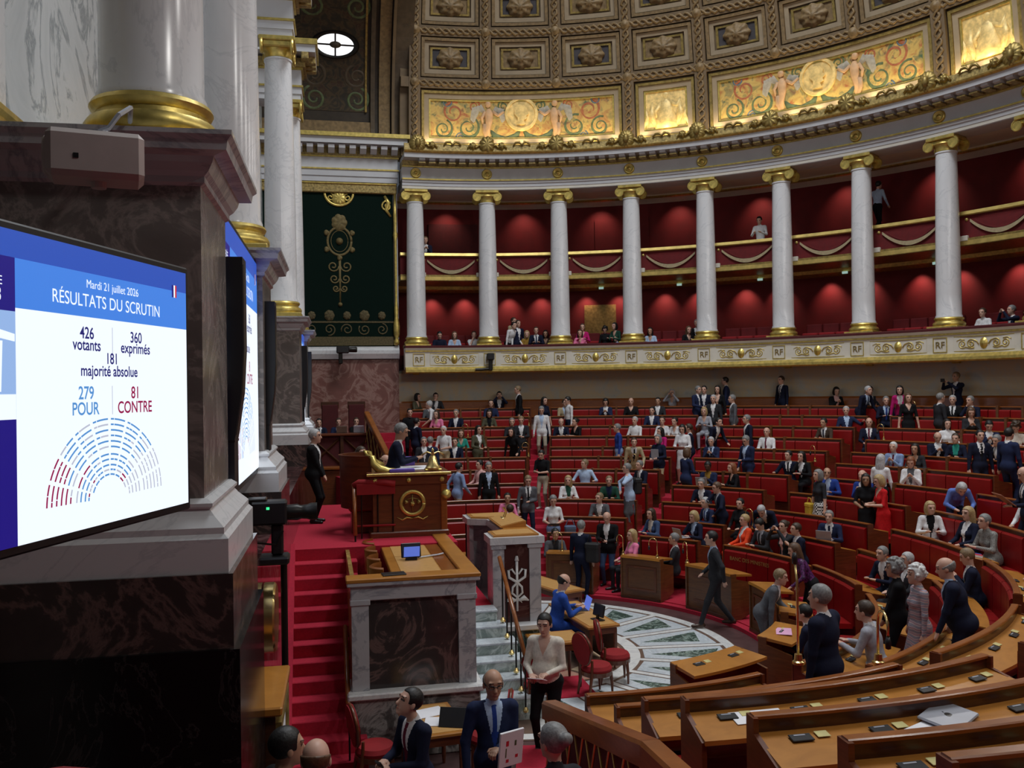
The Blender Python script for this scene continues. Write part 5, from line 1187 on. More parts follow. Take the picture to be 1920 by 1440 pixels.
O('pink_sheet', bev(-.12, .12, -.2, .2, 0, .008, .002), 'pink_paper', T=ringT(-44.5, RS[0]+.2, 1.06-.018) @ Tr(rz=.3), label='pink sheet of paper on the front desk between two people', cat='papers')
# ================================================================ people: bodies grown as one smooth surface around a posed skeleton
def surface_nets(f, org, h, idx):
    """f: signed field on a grid; returns verts, quads, and the primitive index at each quad"""
    nx, ny, nz = f.shape; s = f < 0
    c = [s[i:nx-1+i, j:ny-1+j, k:nz-1+k] for i in (0, 1) for j in (0, 1) for k in (0, 1)]
    cnt = np.zeros((nx-1, ny-1, nz-1), np.int8)
    for a in c: cnt += a
    cells = np.argwhere((cnt > 0) & (cnt < 8))
    vid = -np.ones((nx-1, ny-1, nz-1), np.int64); vid[tuple(cells.T)] = np.arange(len(cells))
    acc = np.zeros((len(cells), 3)); num = np.zeros(len(cells))
    cor = [(i, j, k) for i in (0, 1) for j in (0, 1) for k in (0, 1)]
    fv = [f[cells[:, 0]+i, cells[:, 1]+j, cells[:, 2]+k] for i, j, k in cor]
    for a in range(8):
        for b in range(a+1, 8):
            d = np.array(cor[b])-np.array(cor[a])
            if abs(d).sum() != 1: continue
            m_ = (fv[a] < 0) != (fv[b] < 0); t = np.where(m_, fv[a]/np.where(m_, fv[a]-fv[b], 1), 0)
            acc += np.where(m_[:, None], np.array(cor[a])+t[:, None]*d, 0); num += m_
    V = org+h*(cells+acc/num[:, None])
    Q = []; QI = []
    for ax in range(3):
        sl0 = [slice(1, -1)]*3; sl0[ax] = slice(0, -1)
        sh = [slice(1, -1)]*3; sh[ax] = slice(1, None)
        a, b = s[tuple(sl0)], s[tuple(sh)]
        e = np.argwhere(a != b)
        if not len(e): continue
        o_ = np.ones(3, int); o_[ax] = 0; g = e+o_
        inside = s[tuple(g.T)]
        u, v = [(1, 2), (2, 0), (0, 1)][ax]
        def cell(du, dv):
            q = g.copy(); q[:, u] -= du; q[:, v] -= dv; return vid[tuple(q.T)]
        quad = np.stack([cell(1, 1), cell(0, 1), cell(0, 0), cell(1, 0)], 1)
        quad[~inside] = quad[~inside][:, ::-1]
        gi = g.copy(); gi[~inside, ax] += 1
        Q.append(quad); QI.append(idx[tuple(gi.T)])
    return V, np.concatenate(Q), np.concatenate(QI)
class Prim:
    def __init__(s, kind, slot, **k): s.kind, s.slot = kind, slot; s.__dict__.update(k)
    def box(s):
        if s.kind == 'cone': m_ = max(s.ra, s.rb); return np.minimum(s.a, s.b)-m_, np.maximum(s.a, s.b)+m_
        m_ = max(s.r); return s.c-m_, s.c+m_
    def d(s, p):
        if s.kind == 'cone':
            ba = s.b-s.a; t = np.clip((p-s.a)@ba/max(ba@ba, 1e-9), 0, 1)
            return np.linalg.norm(p-s.a-t[..., None]*ba, axis=-1)-(s.ra+(s.rb-s.ra)*t)
        q = (p-s.c)@s.R; r = np.array(s.r)
        k0 = np.linalg.norm(q/r, axis=-1); k1 = np.linalg.norm(q/(r*r), axis=-1)
        return np.where(k1 > 1e-6, k0*(k0-1)/np.maximum(k1, 1e-6), -min(r))
def cone(a, b, ra, rb, slot, k=.03): return Prim('cone', slot, a=np.array(a, float), b=np.array(b, float), ra=ra, rb=rb, k=k)
def ell(c, r, R, slot, k=.03): return Prim('ell', slot, c=np.array(c, float), r=r, R=np.array(R, float), k=k)
def grow(prims, h):
    lo = np.min([p.box()[0] for p in prims], 0)-3*h; hi = np.max([p.box()[1] for p in prims], 0)+3*h
    n = np.ceil((hi-lo)/h).astype(int)+1
    f = np.ones(n, np.float32)*.5; best = np.ones(n, np.float32); idx = np.zeros(n, np.int16)
    for pi_, p in enumerate(prims):
        a, b = p.box(); mg = p.k*1.2+2*h
        i0 = np.maximum(0, np.floor((a-mg-lo)/h).astype(int)); i1 = np.minimum(n, np.ceil((b+mg-lo)/h).astype(int)+1)
        g = np.stack(np.meshgrid(*[lo[q]+h*np.arange(i0[q], i1[q]) for q in range(3)], indexing='ij'), -1)
        d = p.d(g).astype(np.float32); sl = tuple(slice(i0[q], i1[q]) for q in range(3))
        old = f[sl]; hh = np.maximum(p.k-np.abs(old-d), 0)/p.k
        f[sl] = np.minimum(old, d)-hh*hh*p.k*.25
        m_ = d < best[sl]; best[sl] = np.where(m_, d, best[sl]); idx[sl] = np.where(m_, pi_, idx[sl])
    return surface_nets(f, lo, h, idx)
def Ry(a): c, s = math.cos(a), math.sin(a); return np.array([[c, 0, s], [0, 1, 0], [-s, 0, c]])
def Rz(a): c, s = math.cos(a), math.sin(a); return np.array([[c, -s, 0], [s, c, 0], [0, 0, 1]])
def Rx(a): c, s = math.cos(a), math.sin(a); return np.array([[1, 0, 0], [0, c, -s], [0, s, c]])
def ik(s, t, l1, l2, pole):
    s, t, pole = map(lambda q: np.array(q, float), (s, t, pole)); d = t-s; L = np.linalg.norm(d)
    L2 = min(L, (l1+l2)*.999); t = s+d/L*L2; u = d/L; x = (l1*l1-l2*l2+L2*L2)/(2*L2); y = math.sqrt(max(l1*l1-x*x, 0))
    n = pole-u*(pole@u); n /= np.linalg.norm(n)+1e-9
    return s+u*x+n*y, t
# slots: 0 skin 1 top 2 shirt 3 tie 4 trousers 5 shoes 6 dark features 7 sleeves below the elbow 8 lower legs
def body(pose, h=.02, fem=False, build=1., skirt=False, jacket=True, hx=0., hp=0., fingers=False):
    """pose: dict of hip, lean, twist, hands (l, r), feet (l, r).  The figure faces +x."""
    D = math.radians; P_ = []
    hip = np.array(pose.get('hip', (0, 0, .93)), float); Rt = Rz(D(pose.get('twist', 0))) @ Ry(D(pose.get('lean', 3))) @ Rx(D(pose.get('side', 0)))
    Rp = Ry(D(pose.get('lean', 3)*.35))
    w = build; sw = (.165 if fem else .19)*(.5+.5*w); up = lambda x, y, z: hip+Rt @ np.array([x, y, z])
    P_.append(ell(hip+Rp @ np.array([0, 0, .0]), (.135*w, (.175 if fem else .165)*w, .13), Rp, 4, .05))
    P_.append(ell(up(.01, 0, .16), (.115*w, (.13 if fem else .15)*w, .16), Rt, 1, .05))
    P_.append(ell(up(.0, 0, .36), (.122*w, (.15 if fem else .175)*w, .19), Rt, 1, .05))
    if w > 1.12: P_.append(ell(up(.05*w, 0, .14), (.13*w, .15*w, .16), Rt, 1, .06))
    if fem:
        for s in (-1, 1): P_.append(ell(up(.085, s*.065, .33), (.06, .065, .065), Rt, 1, .04))
    P_.append(cone(up(-.01, -sw+.03, .49), up(-.01, sw-.03, .49), .062*w, .062*w, 1, .05))
    if jacket:
        P_.append(ell(up(.0, 0, .02), (.148*w, .178*w, .15), Rt, 1, .03))
    if skirt:
        P_.append(cone(hip+np.array([0, 0, -.05]), hip+np.array([0, 0, -.42]), .15*w, .185*w, 4, .05))
    neck0, neck1 = up(-.01, 0, .52), up(.015, 0, .6)
    hc = neck1+np.array([.02, 0, .11]) if pose.get('lean', 0) < 40 else neck1+Rt @ np.array([.02, 0, .1])
    Rh = Rz(D(pose.get('twist', 0)*.5+hx)) @ Ry(D(hp))
    if pose.get('lean', 0) >= 40: Rh = Rt @ Ry(D(hp-20))
    HS = 1.1; hc = hc+np.array([0, 0, .012])
    hd = lambda x, y, z: hc+Rh @ (np.array([x, y, z])*HS)
    n_head = len(P_)+2
    P_.append(cone(neck0, hc+Rh @ np.array([-.02, 0, -.06]), .056 if not fem else .048, .052 if not fem else .045, 0, .025))
    P_.append(cone(up(-.012, 0, .515), up(-.005, 0, .555), .064, .06, 2, .012))     # collar
    P_.append(ell(hd(-.008, 0, .025), (.098, .078, .095), Rh, 0, .03)); P_.append(ell(hd(.022, 0, -.045), (.068, .058, .075), Rh, 0, .035))
    P_.append(cone(hd(.088, 0, .005), hd(.105, 0, -.03), .011, .016, 0, .015))      # nose
    P_.append(ell(hd(.078, 0, -.068), (.018, .028, .012), Rh, 0, .012)); P_.append(ell(hd(.066, 0, -.1), (.022, .026, .02), Rh, 0, .02))
    P_.append(cone(hd(.078, -.045, .035), hd(.078, .045, .035), .014, .014, 0, .015))
    for s in (-1, 1): P_.append(ell(hd(-.01, s*.08, -.01), (.02, .012, .032), Rh, 0, .008))
    for q_ in P_[n_head:]:
        if q_.kind == 'ell': q_.r = tuple(v*HS for v in q_.r)
        else: q_.ra *= HS; q_.rb *= HS
    # arms
    l1, l2 = .29, .26
    for s, tgt in ((1, pose['hands'][0]), (-1, pose['hands'][1])):
        sh = up(-.01, s*sw, .475); t = np.array(tgt, float); pole = np.array(pose.get('pole', (-.5, s*.6, -.8)), float); pole[1] = abs(pole[1])*s
        e, t = ik(sh, t, l1, l2, pole)
        P_.append(cone(sh, e, .062*w if jacket else .052*w, .048 if jacket else .042, 1, .04)); P_.append(cone(e, t, .047 if jacket else .041, .036 if jacket else .03, 7, .025))
        u = (t-e)/np.linalg.norm(t-e); hand_dir = np.array(pose.get('hdir', u), float) if 'hdir' in pose else u
        hand_dir = hand_dir/np.linalg.norm(hand_dir); side = np.cross(hand_dir, [0, 0, 1.]); side = side/(np.linalg.norm(side)+1e-6); nrm = np.cross(side, hand_dir)
        if not fingers:
            P_.append(ell(t+hand_dir*.07, (.075, .042, .022), np.stack([hand_dir, side, nrm], 1), 0, .02))
            P_.append(cone(t+hand_dir*.03+side*s*.03, t+hand_dir*.085+side*s*.055, .014, .011, 0, .012))
        else:
            P_.append(ell(t+hand_dir*.055, (.055, .042, .02), np.stack([hand_dir, side, nrm], 1), 0, .015))
            curl = pose.get('curl', .6)
            for q, (o_, L) in enumerate(((-.033, .062), (-.011, .074), (.011, .07), (.033, .055))):
                b0 = t+hand_dir*.095+side*o_*1.05; b1 = b0+hand_dir*L*.55*math.cos(curl*.5)-nrm*L*.55*math.sin(curl*.5); b2 = b1+hand_dir*L*.5*math.cos(curl*1.4)-nrm*L*.5*math.sin(curl*1.4)
                P_.append(cone(b0, b1, .0105, .0095, 0, .005)); P_.append(cone(b1, b2, .0095, .008, 0, .004))
            b0 = t+hand_dir*.03-side*s*-.035; b1 = b0+hand_dir*.035+side*s*.028; b2 = b1+hand_dir*.035-nrm*.012
            P_.append(cone(b0, b1, .014, .012, 0, .01)); P_.append(cone(b1, b2, .012, .009, 0, .004))
    # legs
    for s, ft in ((1, pose['feet'][0]), (-1, pose['feet'][1])):
        hj = hip+np.array([0, s*.085*w, -.02]); an = np.array(ft, float)+np.array([0, 0, .08])
        kn, an = ik(hj, an, .45, .42, (1, s*.12, .25))
        P_.append(cone(hj, kn, .088*w, .06, 4, .05)); P_.append(cone(kn, an, .06, .042, 8, .03))
        fd = np.array([math.cos(D(s*12)), math.sin(D(s*12)), 0]); P_.append(cone(an+np.array([-.02, 0, -.04])+fd*-.02, an+np.array([0, 0, -.055])+fd*.16, .042, .032, 5, .02))
    V, Q, QI = grow(P_, h)
    slot = np.array([p.slot for p in P_])[QI]
    C = V[Q].mean(1)
    tl = (C-hip) @ Rt                       # torso coordinates
    fr = tl[:, 0] > .02
    if jacket:
        wv = np.clip((tl[:, 2]-.12)/.4, 0, 1)*.085
        m_ = fr & (slot == 1) & (np.abs(tl[:, 1]) < wv) & (tl[:, 2] > .12); slot[m_] = 2
        m2 = m_ & (np.abs(tl[:, 1]) < .022+.012*(tl[:, 2] < .3)); slot[m2] = 3
        slot[(slot == 4) & (tl[:, 2] > -.13) & (tl[:, 2] < .3) & (np.abs(tl[:, 1]) < .2*w) & (np.abs(tl[:, 0]) < .14)] = 1
    else:
        wv = np.clip((tl[:, 2]-.36)/.16, 0, 1)*.075
        slot[fr & (slot == 1) & (np.abs(tl[:, 1]) < wv)] = 2
    hl = (C-hc) @ Rh/HS
    if h < .017:
        for s in (-1, 1):
            e = ((hl[:, 0] > .05) & (np.abs(hl[:, 1]-s*.033) < .017) & (np.abs(hl[:, 2]-.012) < .008)); slot[e] = 6
            e = ((hl[:, 0] > .05) & (np.abs(hl[:, 1]-s*.034) < .022) & (np.abs(hl[:, 2]-.038) < .006)); slot[e] = 6
        slot[(hl[:, 0] > .06) & (np.abs(hl[:, 1]) < .022) & (np.abs(hl[:, 2]+.068) < .006)] = 9
    else:
        slot[(hl[:, 0] > .058) & (np.abs(np.abs(hl[:, 1])-.034) < .0125) & (np.abs(hl[:, 2]-.014) < .0115)] = 6
    me = bpy.data.meshes.new('person'); me.vertices.add(len(V)); me.vertices.foreach_set('co', V.astype(np.float32).ravel())
    me.loops.add(Q.size); me.loops.foreach_set('vertex_index', Q.astype(np.int32).ravel())
    me.polygons.add(len(Q)); me.polygons.foreach_set('loop_start', np.arange(0, Q.size, 4, dtype=np.int32)); me.polygons.foreach_set('loop_total', np.full(len(Q), 4, np.int32))
    for q in range(10): me.materials.append(None)
    me.polygons.foreach_set('material_index', slot.astype(np.int32)); me.polygons.foreach_set('use_smooth', np.ones(len(Q), bool))
    me.update(); me.validate()
    HM = Matrix([[*Rh[0], hc[0]], [*Rh[1], hc[1]], [*Rh[2], hc[2]], [0, 0, 0, 1]]) @ Matrix.Diagonal((HS, HS, HS, 1))
    return me, HM
def hair_mesh(style, h):
    I = np.eye(3); P_ = []
    E = lambda c, r, k=.02: P_.append(ell(c, r, I, 0, k))
    if style in ('short', 'bald'): E((-.016, 0, .032), (.106, .088, .102))
    elif style == 'bob':
        E((-.016, 0, .03), (.112, .094, .106)); E((-.04, 0, -.05), (.085, .1, .1), .04)
    elif style == 'long':
        E((-.016, 0, .03), (.112, .093, .106)); E((-.055, 0, -.06), (.07, .1, .12), .04); E((-.075, 0, -.18), (.05, .1, .12), .05)
    elif style == 'bun':
        E((-.016, 0, .032), (.108, .09, .102)); E((-.125, 0, .05), (.045, .05, .045), .01)
    elif style == 'pony':
        E((-.016, 0, .032), (.108, .09, .102)); P_.append(cone((-.11, 0, .06), (-.14, 0, -.14), .03, .025, 0, .02))
    elif style == 'curly':
        E((-.02, 0, .03), (.118, .105, .115))
        rn = random.Random(5)
        for q in range(46):
            a, b = rn.uniform(0, 2*pi), rn.uniform(-.55, 1.5); r_ = np.array([.118*math.cos(b)*math.cos(a)-.02, .105*math.cos(b)*math.sin(a), .03+.115*math.sin(b)]); E(tuple(r_), (.024, .024, .024), .008)
    lo = np.min([p.box()[0] for p in P_], 0)-3*h; hi = np.max([p.box()[1] for p in P_], 0)+3*h; n = np.ceil((hi-lo)/h).astype(int)+1
    g = np.stack(np.meshgrid(*[lo[q]+h*np.arange(n[q]) for q in range(3)], indexing='ij'), -1); f = np.ones(n)
    for p in P_:
        d = p.d(g); hh = np.maximum(p.k-np.abs(f-d), 0)/p.k; f = np.minimum(f, d)-hh*hh*p.k*.25
    x, y, z = g[..., 0], g[..., 1], g[..., 2]
    face = np.minimum(x-.038-.35*np.maximum(z-.045, 0), .078-z)             # inside the face opening when positive
    f = np.maximum(f, face)
    zl = -.078+np.clip((x+.045)/.05, 0, 1)*.075
    if style in ('short', 'bald', 'bun', 'pony'): f = np.maximum(f, np.where((x < -.1) & (style == 'pony'), f, zl-z))
    if style == 'bald': f = np.maximum(f, z-.042-np.clip((x+.04)*-.3, -.02, .02))
    V, Q, _ = surface_nets(f.astype(np.float32), lo, h, np.zeros(n, np.int16))
    me = bpy.data.meshes.new('hair'); me.from_pydata(V.tolist(), [], Q.tolist()); me.shade_smooth(); me.materials.append(None); return me
FAB = dict(navy=(.009, .012, .032), navy2=(.016, .024, .068), black=(.007, .007, .009), charcoal=(.026, .027, .033), grey=(.1, .105, .12), lightgrey=(.34, .35, .4), white=(.72, .72, .74), cream=(.68, .63, .55), blue=(.02, .05, .26), royal=(.025, .08, .4), sky=(.42, .54, .74), lightblue=(.22, .3, .5), denim=(.045, .075, .16), beige=(.42, .34, .21), khaki=(.4, .35, .27), olive=(.085, .08, .05), pink=(.8, .22, .4), magenta=(.5, .015, .16), red=(.55, .012, .016), orange=(.8, .07, .02), purple=(.07, .012, .09), teal=(.03, .3, .24), green=(.02, .075, .05), brown=(.07, .045, .032), mustard=(.3, .17, .03), palepink=(.7, .42, .4), maroon=(.12, .01, .03), yellow=(.6, .4, .05), periwinkle=(.12, .2, .55))
SKIN = dict(light=(.6, .36, .27), mid=(.46, .26, .17), tan=(.33, .18, .11), dark=(.1, .05, .032))
HAIR = dict(black=(.008, .007, .007), brown=(.045, .025, .014), chestnut=(.1, .05, .025), blond=(.42, .3, .14), sandy=(.22, .15, .08), grey=(.2, .2, .2), silver=(.42, .42, .43), white=(.62, .62, .62), auburn=(.22, .07, .025))
for k, c in FAB.items(): mat('cloth_'+k, c, .85, var=.14, scale=28, spec=.2)
for k, c in SKIN.items(): mat('skin_'+k, c, .5, var=.07, scale=14)
for k, c in HAIR.items(): mat('hair_'+k, c, .5, var=.3, scale=45, bmp=.4)
mat('eye_dark', (.06, .04, .032), .4); mat('lips', (.42, .16, .13), .5); mat('shoe_black', (.008, .008, .008), .35); mat('shoe_white', (.7, .7, .7), .5); mat('shoe_brown', (.05, .022, .012), .4)
mP, nt, b = _new('cloth_pattern'); v = coords(nt, (6, 6, 5)); wv = nt.nodes.new('ShaderNodeTexWave'); wv.wave_profile = 'TRI'; wv.inputs['Scale'].default_value = .9; wv.inputs['Distortion'].default_value = 3.5; wv.bands_direction = 'Z'; nt.links.new(v, wv.inputs[0])
nt.links.new(ramp(nt, wv.outputs[1], [(.0, (.2, .28, .4)), (.3, (.55, .2, .16)), (.5, (.55, .56, .58)), (.7, (.1, .13, .22)), (1, (.4, .32, .34))]), b.inputs['Base Color'])
mS, nt, b = _new('cloth_sequin'); v = coords(nt); nt.links.new(ramp(nt, noise(nt, v, 38, 3, .6), [(.35, (.16, .11, .08)), (.6, (.62, .52, .44))]), b.inputs['Base Color']); b.inputs['Metallic'].default_value = .5; b.inputs['Roughness'].default_value = .35
mL, nt, b = _new('cloth_lace'); v = coords(nt); nt.links.new(ramp(nt, noise(nt, v, 30, 3, .6), [(.42, (.02, .005, .03)), (.58, (.13, .02, .15))]), b.inputs['Base Color'])
mC, nt, b = _new('cloth_check'); v = coords(nt, (1, 1, 1)); ck = nt.nodes.new('ShaderNodeTexChecker'); ck.inputs['Scale'].default_value = 26; ck.inputs[1].default_value = (.7, .7, .7, 1); ck.inputs[2].default_value = (.02, .02, .02, 1); nt.links.new(v, ck.inputs[0]); nt.links.new(ck.outputs[0], b.inputs['Base Color'])
mT, nt, b = _new('cloth_tweed'); v = coords(nt); nt.links.new(ramp(nt, noise(nt, v, 90, 2, .7), [(.4, (.09, .09, .085)), (.6, (.32, .31, .29))]), b.inputs['Base Color'])
POSE = {
 'sitdesk': dict(hip=(0, 0, .55), lean=14, hands=((.42, .12, .8), (.42, -.12, .8)), feet=((.42, .13, 0), (.42, -.13, 0))),
 'sitwide': dict(hip=(0, 0, .55), lean=8, hands=((.38, .3, .8), (.38, -.3, .8)), feet=((.42, .13, 0), (.42, -.13, 0))),
 'sit': dict(hip=(0, 0, .55), lean=-3, hands=((.33, .16, .72), (.3, -.14, .7)), feet=((.45, .13, 0), (.45, -.13, 0))),
 'sitchin': dict(hip=(0, 0, .55), lean=12, hands=((.36, .1, .8), (.24, -.06, 1.08)), feet=((.42, .13, 0), (.42, -.13, 0)), pole=(.2, .5, -1)),
 'sitphone': dict(hip=(0, 0, .55), lean=9, hands=((.3, .06, .92), (.3, -.06, .92)), feet=((.42, .13, 0), (.42, -.13, 0))),
 'sitphoto': dict(hip=(0, 0, .55), lean=4, hands=((.34, .09, 1.2), (.34, -.09, 1.2)), feet=((.42, .13, 0), (.42, -.13, 0)), pole=(0, .8, -1)),
 'sitback': dict(hip=(0, 0, .55), lean=-8, twist=18, hands=((.1, .5, .95), (.3, -.12, .78)), feet=((.45, .13, 0), (.45, -.13, 0))),
 'stand': dict(lean=2, hands=((.06, .27, .86), (.06, -.27, .86)), feet=((0, .11, 0), (.03, -.11, 0)), curl=.7),
 'hold': dict(lean=4, hands=((.3, .1, 1.1), (.3, -.12, 1.08)), feet=((0, .11, 0), (.04, -.11, 0)), curl=1.1),
 'phone': dict(lean=6, hands=((.33, .08, 1.12), (.33, -.06, 1.14)), feet=((.02, .11, 0), (.0, -.11, 0)), curl=1.2),
 'fold': dict(lean=2, hands=((.24, -.1, 1.14), (.24, .1, 1.1)), feet=((0, .11, 0), (.0, -.11, 0)), curl=1.1),
 'photo': dict(lean=0, hands=((.38, .09, 1.48), (.38, -.09, 1.48)), feet=((0, .11, 0), (0, -.11, 0)), curl=1.2, pole=(0, .9, -1)),
 'walk': dict(lean=5, hands=((-.12, .26, .92), (.22, -.25, .96)), feet=((.3, .09, 0), (-.28, -.1, .05)), curl=.8),
 'walkhold': dict(lean=4, twist=-6, hands=((.22, .0, 1.1), (.1, -.28, .88)), feet=((.26, .1, 0), (-.22, -.1, .04)), curl=1.1),
 'clasp': dict(lean=1, hands=((.2, .03, .88), (.2, -.03, .86)), feet=((0, .12, 0), (.02, -.12, 0)), curl=.9),
 'leanone': dict(lean=30, hands=((.45, .25, .92), (.2, -.28, .75)), feet=((0, .12, 0), (-.05, -.12, 0)), curl=.4),
 'leanhalf': dict(lean=16, hands=((.32, .25, .8), (.15, -.3, .8)), feet=((0, .12, 0), (-.05, -.12, 0)), curl=.6),
 'bend': dict(lean=62, hands=((.62, .18, .82), (.62, -.14, .82)), feet=((0, .12, 0), (-.05, -.12, 0)), curl=.5),
 'touchneck': dict(lean=3, hands=((.12, .12, 1.42), (.2, -.2, 1.05)), feet=((0, .11, 0), (0, -.11, 0)), pole=(.6, .8, -.6)),
 'think': dict(lean=10, hands=((.25, .15, 1.0), (.17, -.04, 1.5)), feet=((0, .11, 0), (0, -.11, 0)), pole=(.4, .6, -1)),
}
BODY_CACHE = {}; HAIR_CACHE = {}
NPEOPLE = 0
def person(T, pose, label, top='navy', shirt='white', tie=None, legs=None, hair='short:brown', skin='light', hx=0, hp=0, fem=False, build=1., scale=1., sleeves=None, lower=None, shoes='shoe_black', skirt=False, jacket=True, h=None, group='people in the chamber', fingers=False):
    """T: matrix at the figure's floor point, facing +x"""
    global NPEOPLE
    NPEOPLE += 1
    dist = (T.translation-CAM_POS).length
    if h is None: h = .012 if dist < 13.5 else .016 if dist < 20.5 else .022
    fingers = fingers or dist < 13.5
    key = (pose, round(hx), round(hp), fem, build, skirt, jacket, h, fingers)
    if key not in BODY_CACHE: BODY_CACHE[key] = body(POSE[pose], h, fem, build, skirt, jacket, hx, hp, fingers)
    me, HM = BODY_CACHE[key]
    legs = legs or top; sk = 'skin_'+skin; cl = lambda c: sk if c == 'skin' else 'cloth_'+c
    o = bpy.data.objects.new('person', me); COL.objects.link(o); o.matrix_world = T @ Tr(s=scale*1.02)
    tag(o, label, 'person', group)
    ms = [sk, cl(top), cl(shirt), cl(tie or shirt), cl(legs), shoes, 'eye_dark', cl(sleeves or top), cl(lower or legs), 'lips']
    for q, m_ in enumerate(ms):
        o.material_slots[q].link = 'OBJECT'; o.material_slots[q].material = MATS[m_]
    st, hc_ = hair.split(':')
    if st != 'none':
        hk = (st, .011 if h > .016 else .008)
        if hk not in HAIR_CACHE: HAIR_CACHE[hk] = hair_mesh(*hk)
        c = bpy.data.objects.new('hair', HAIR_CACHE[hk]); COL.objects.link(c); c.parent = o; c.matrix_local = HM
        c.material_slots[0].link = 'OBJECT'; c.material_slots[0].material = MATS['hair_'+hc_]
    return o, HM
def glasses(o, HM):
    """thin dark spectacles as part of the person's dress"""
    pts = [(.1, .0, .012)]
    g = []
    for s in (-1, 1):
        g.append(tube([(.098, s*.036+.024*math.cos(a), .008+.017*math.sin(a)) for a in np.linspace(0, 2*pi, 13)], .0028, 4)); g.append(tube([(.094, s*.06, .014), (.0, s*.083, .012)], .0026, 4))
    g.append(tube([(.1, -.012, .012), (.1, .012, .012)], .0028, 4))
    c = O('glasses', join(*g), 'black_plastic', parent=o, T=HM); return c
def seat_T(px, i, lo=-95, hi=93, off=0., th=None, rr=None):
    """seat of row i under image column px, facing the pit turned by off degrees"""
    r = rr or ((RS[i+1]-.24) if i else RS[0]+.8)
    th = pix_theta(px, r, FL[i]+1.1, lo, hi) if th is None else th
    return ringT(th, r, FL[i] if i else .1) @ Tr(rz=pi+math.radians(off))
def stand_T(px, i, lo=-95, hi=93, off=0., rr=None, z=None, th=None):
    r = rr or ((RS[i]+RS[i+1])/2+(.2 if i < 11 else 0) if i else RS[0]+.95)
    zz = z if z is not None else (FL[i] if i else .1)
    th = pix_theta(px, r, zz+1.2, lo, hi) if th is None else th
    return ringT(th, r, zz) @ Tr(rz=pi+math.radians(off))
_ca = np.radians(np.arange(-100, 96, .1)); _cos, _sin = np.cos(_ca), np.sin(_ca)
def pix_theta(px, r, z, lo=-100, hi=96):
    a = np.degrees(_ca); d = np.stack([r*_cos-CAM_POS.x, r*_sin-CAM_POS.y, np.full_like(_cos, z-CAM_POS.z)], 1)
    dz = d @ np.array(cf_); x = 960+FPX*(d @ np.array(cr_))/np.maximum(dz, .3)
    e = np.abs(x-px)+np.where((dz < .5) | (a < lo) | (a > hi), 1e6, 0)
    return float(a[np.argmin(e)])
FAR = (-2, 93)
def S_(px, i, pose, label, off=0, rng=FAR, th=None, rr=None, **k): return person(seat_T(px, i, *rng, off=off, th=th, rr=rr), pose, label, **k)
def U_(px, i, pose, label, off=0, rng=FAR, rr=None, z=None, th=None, **k): return person(stand_T(px, i, *rng, off=off, rr=rr, z=z, th=th), pose, label, **k)
F_ = dict(fem=True, jacket=False); FJ = dict(fem=True)
# ---- far left sector
S_(776, 11, 'sitdesk', 'person in olive top turned right, back row at far left', off=50, top='olive', shirt='skin', hair='bob:black', **F_)
S_(816, 11, 'sitchin', 'person in dark suit with hand on face, back row at far left', top='charcoal', hair='short:black')
U_(822, 9, 'leanone', 'person in white t-shirt bending over a desk at the far left', off=-100, top='white', shirt='white', legs='beige', sleeves='skin', hair='short:silver', **F_)
S_(806, 10, 'sit', 'person in grey top seated behind the one bending in white', top='grey', hair='short:silver', jacket=False)
U_(766, 8, 'hold', 'bearded person in black sweater standing at the far left', top='black', shirt='black', legs='black', hair='short:black', jacket=False)
S_(822, 9, 'sitdesk', 'person in hot pink top, far left rows', off=-30, top='pink', shirt='skin', hair='long:brown', **F_)
S_(855, 9, 'sit', 'person in navy suit and white shirt by the far left opening', off=-20, top='navy', hair='short:grey')
S_(917, 9, 'sitdesk', 'person in olive jacket and black top right of the opening', top='olive', shirt='black', hair='long:black', hp=15, **FJ)
S_(920, 10, 'sit', 'person in dark blue jacket seated just behind the olive jacket', top='navy2', shirt='navy', hair='short:brown')
S_(936, 11, 'sitphoto', 'person in navy suit taking a photo from the back row', top='navy', hair='short:black')
S_(864, 7, 'sitdesk', 'person in teal top and glasses, middle far left', top='teal', shirt='skin', hair='bob:chestnut', **F_)
U_(834, 6, 'hold', 'person in white t-shirt standing with arms folded left of centre', off=-30, top='white', shirt='white', legs='beige', sleeves='skin', hair='short:white', jacket=False)
U_(806, 5, 'stand', 'person in navy suit seen from behind beside the tall desk', off=150, top='navy2', hair='short:grey')
U_(772, 5, 'stand', 'person in dark jacket and white shirt standing behind the tall desk', top='charcoal', hair='short:grey', skin='light')
U_(780, 7, 'stand', 'dark-suited person half hidden behind the tall desk', off=120, top='navy', hair='short:black')
S_(853, 6, 'sit', 'person in dark suit seated low left of the person in olive blazer', off=-20, top='navy', hair='short:brown')
U_(895, 6, 'hold', 'person with olive blazer over white top standing left of centre', off=30, top='olive', shirt='white', legs='green', hair='long:black', **FJ)
S_(960, 8, 'sit', 'person in dark jacket seated behind a backpack', top='charcoal', shirt='charcoal', hair='short:grey')
U_(978, 7, 'phone', 'blond person in dark suit standing by the left aisle', top='charcoal', hair='short:sandy', hp=15)
U_(966, 6, 'leanone', 'person in black dress leaning on a desk with a red strap', off=-20, top='black', shirt='black', hair='long:black', **F_)
U_(1018, 5, 'phone', 'person in black t-shirt and beige trousers standing on the left aisle', rr=9.6, z=FL[4], off=-20, top='black', shirt='black', legs='khaki', sleeves='skin', hair='short:black', shoes='shoe_white', jacket=False, hp=20, scale=.96)
U_(1016, 8, 'stand', 'person in white jacket standing on the upper left aisle', top='white', shirt='sky', legs='khaki', hair='short:grey', hp=20)
U_(1019, 9, 'stand', 'person in navy sleeveless top standing near the back left aisle', off=40, top='navy', shirt='navy', sleeves='skin', hair='long:black', **F_)
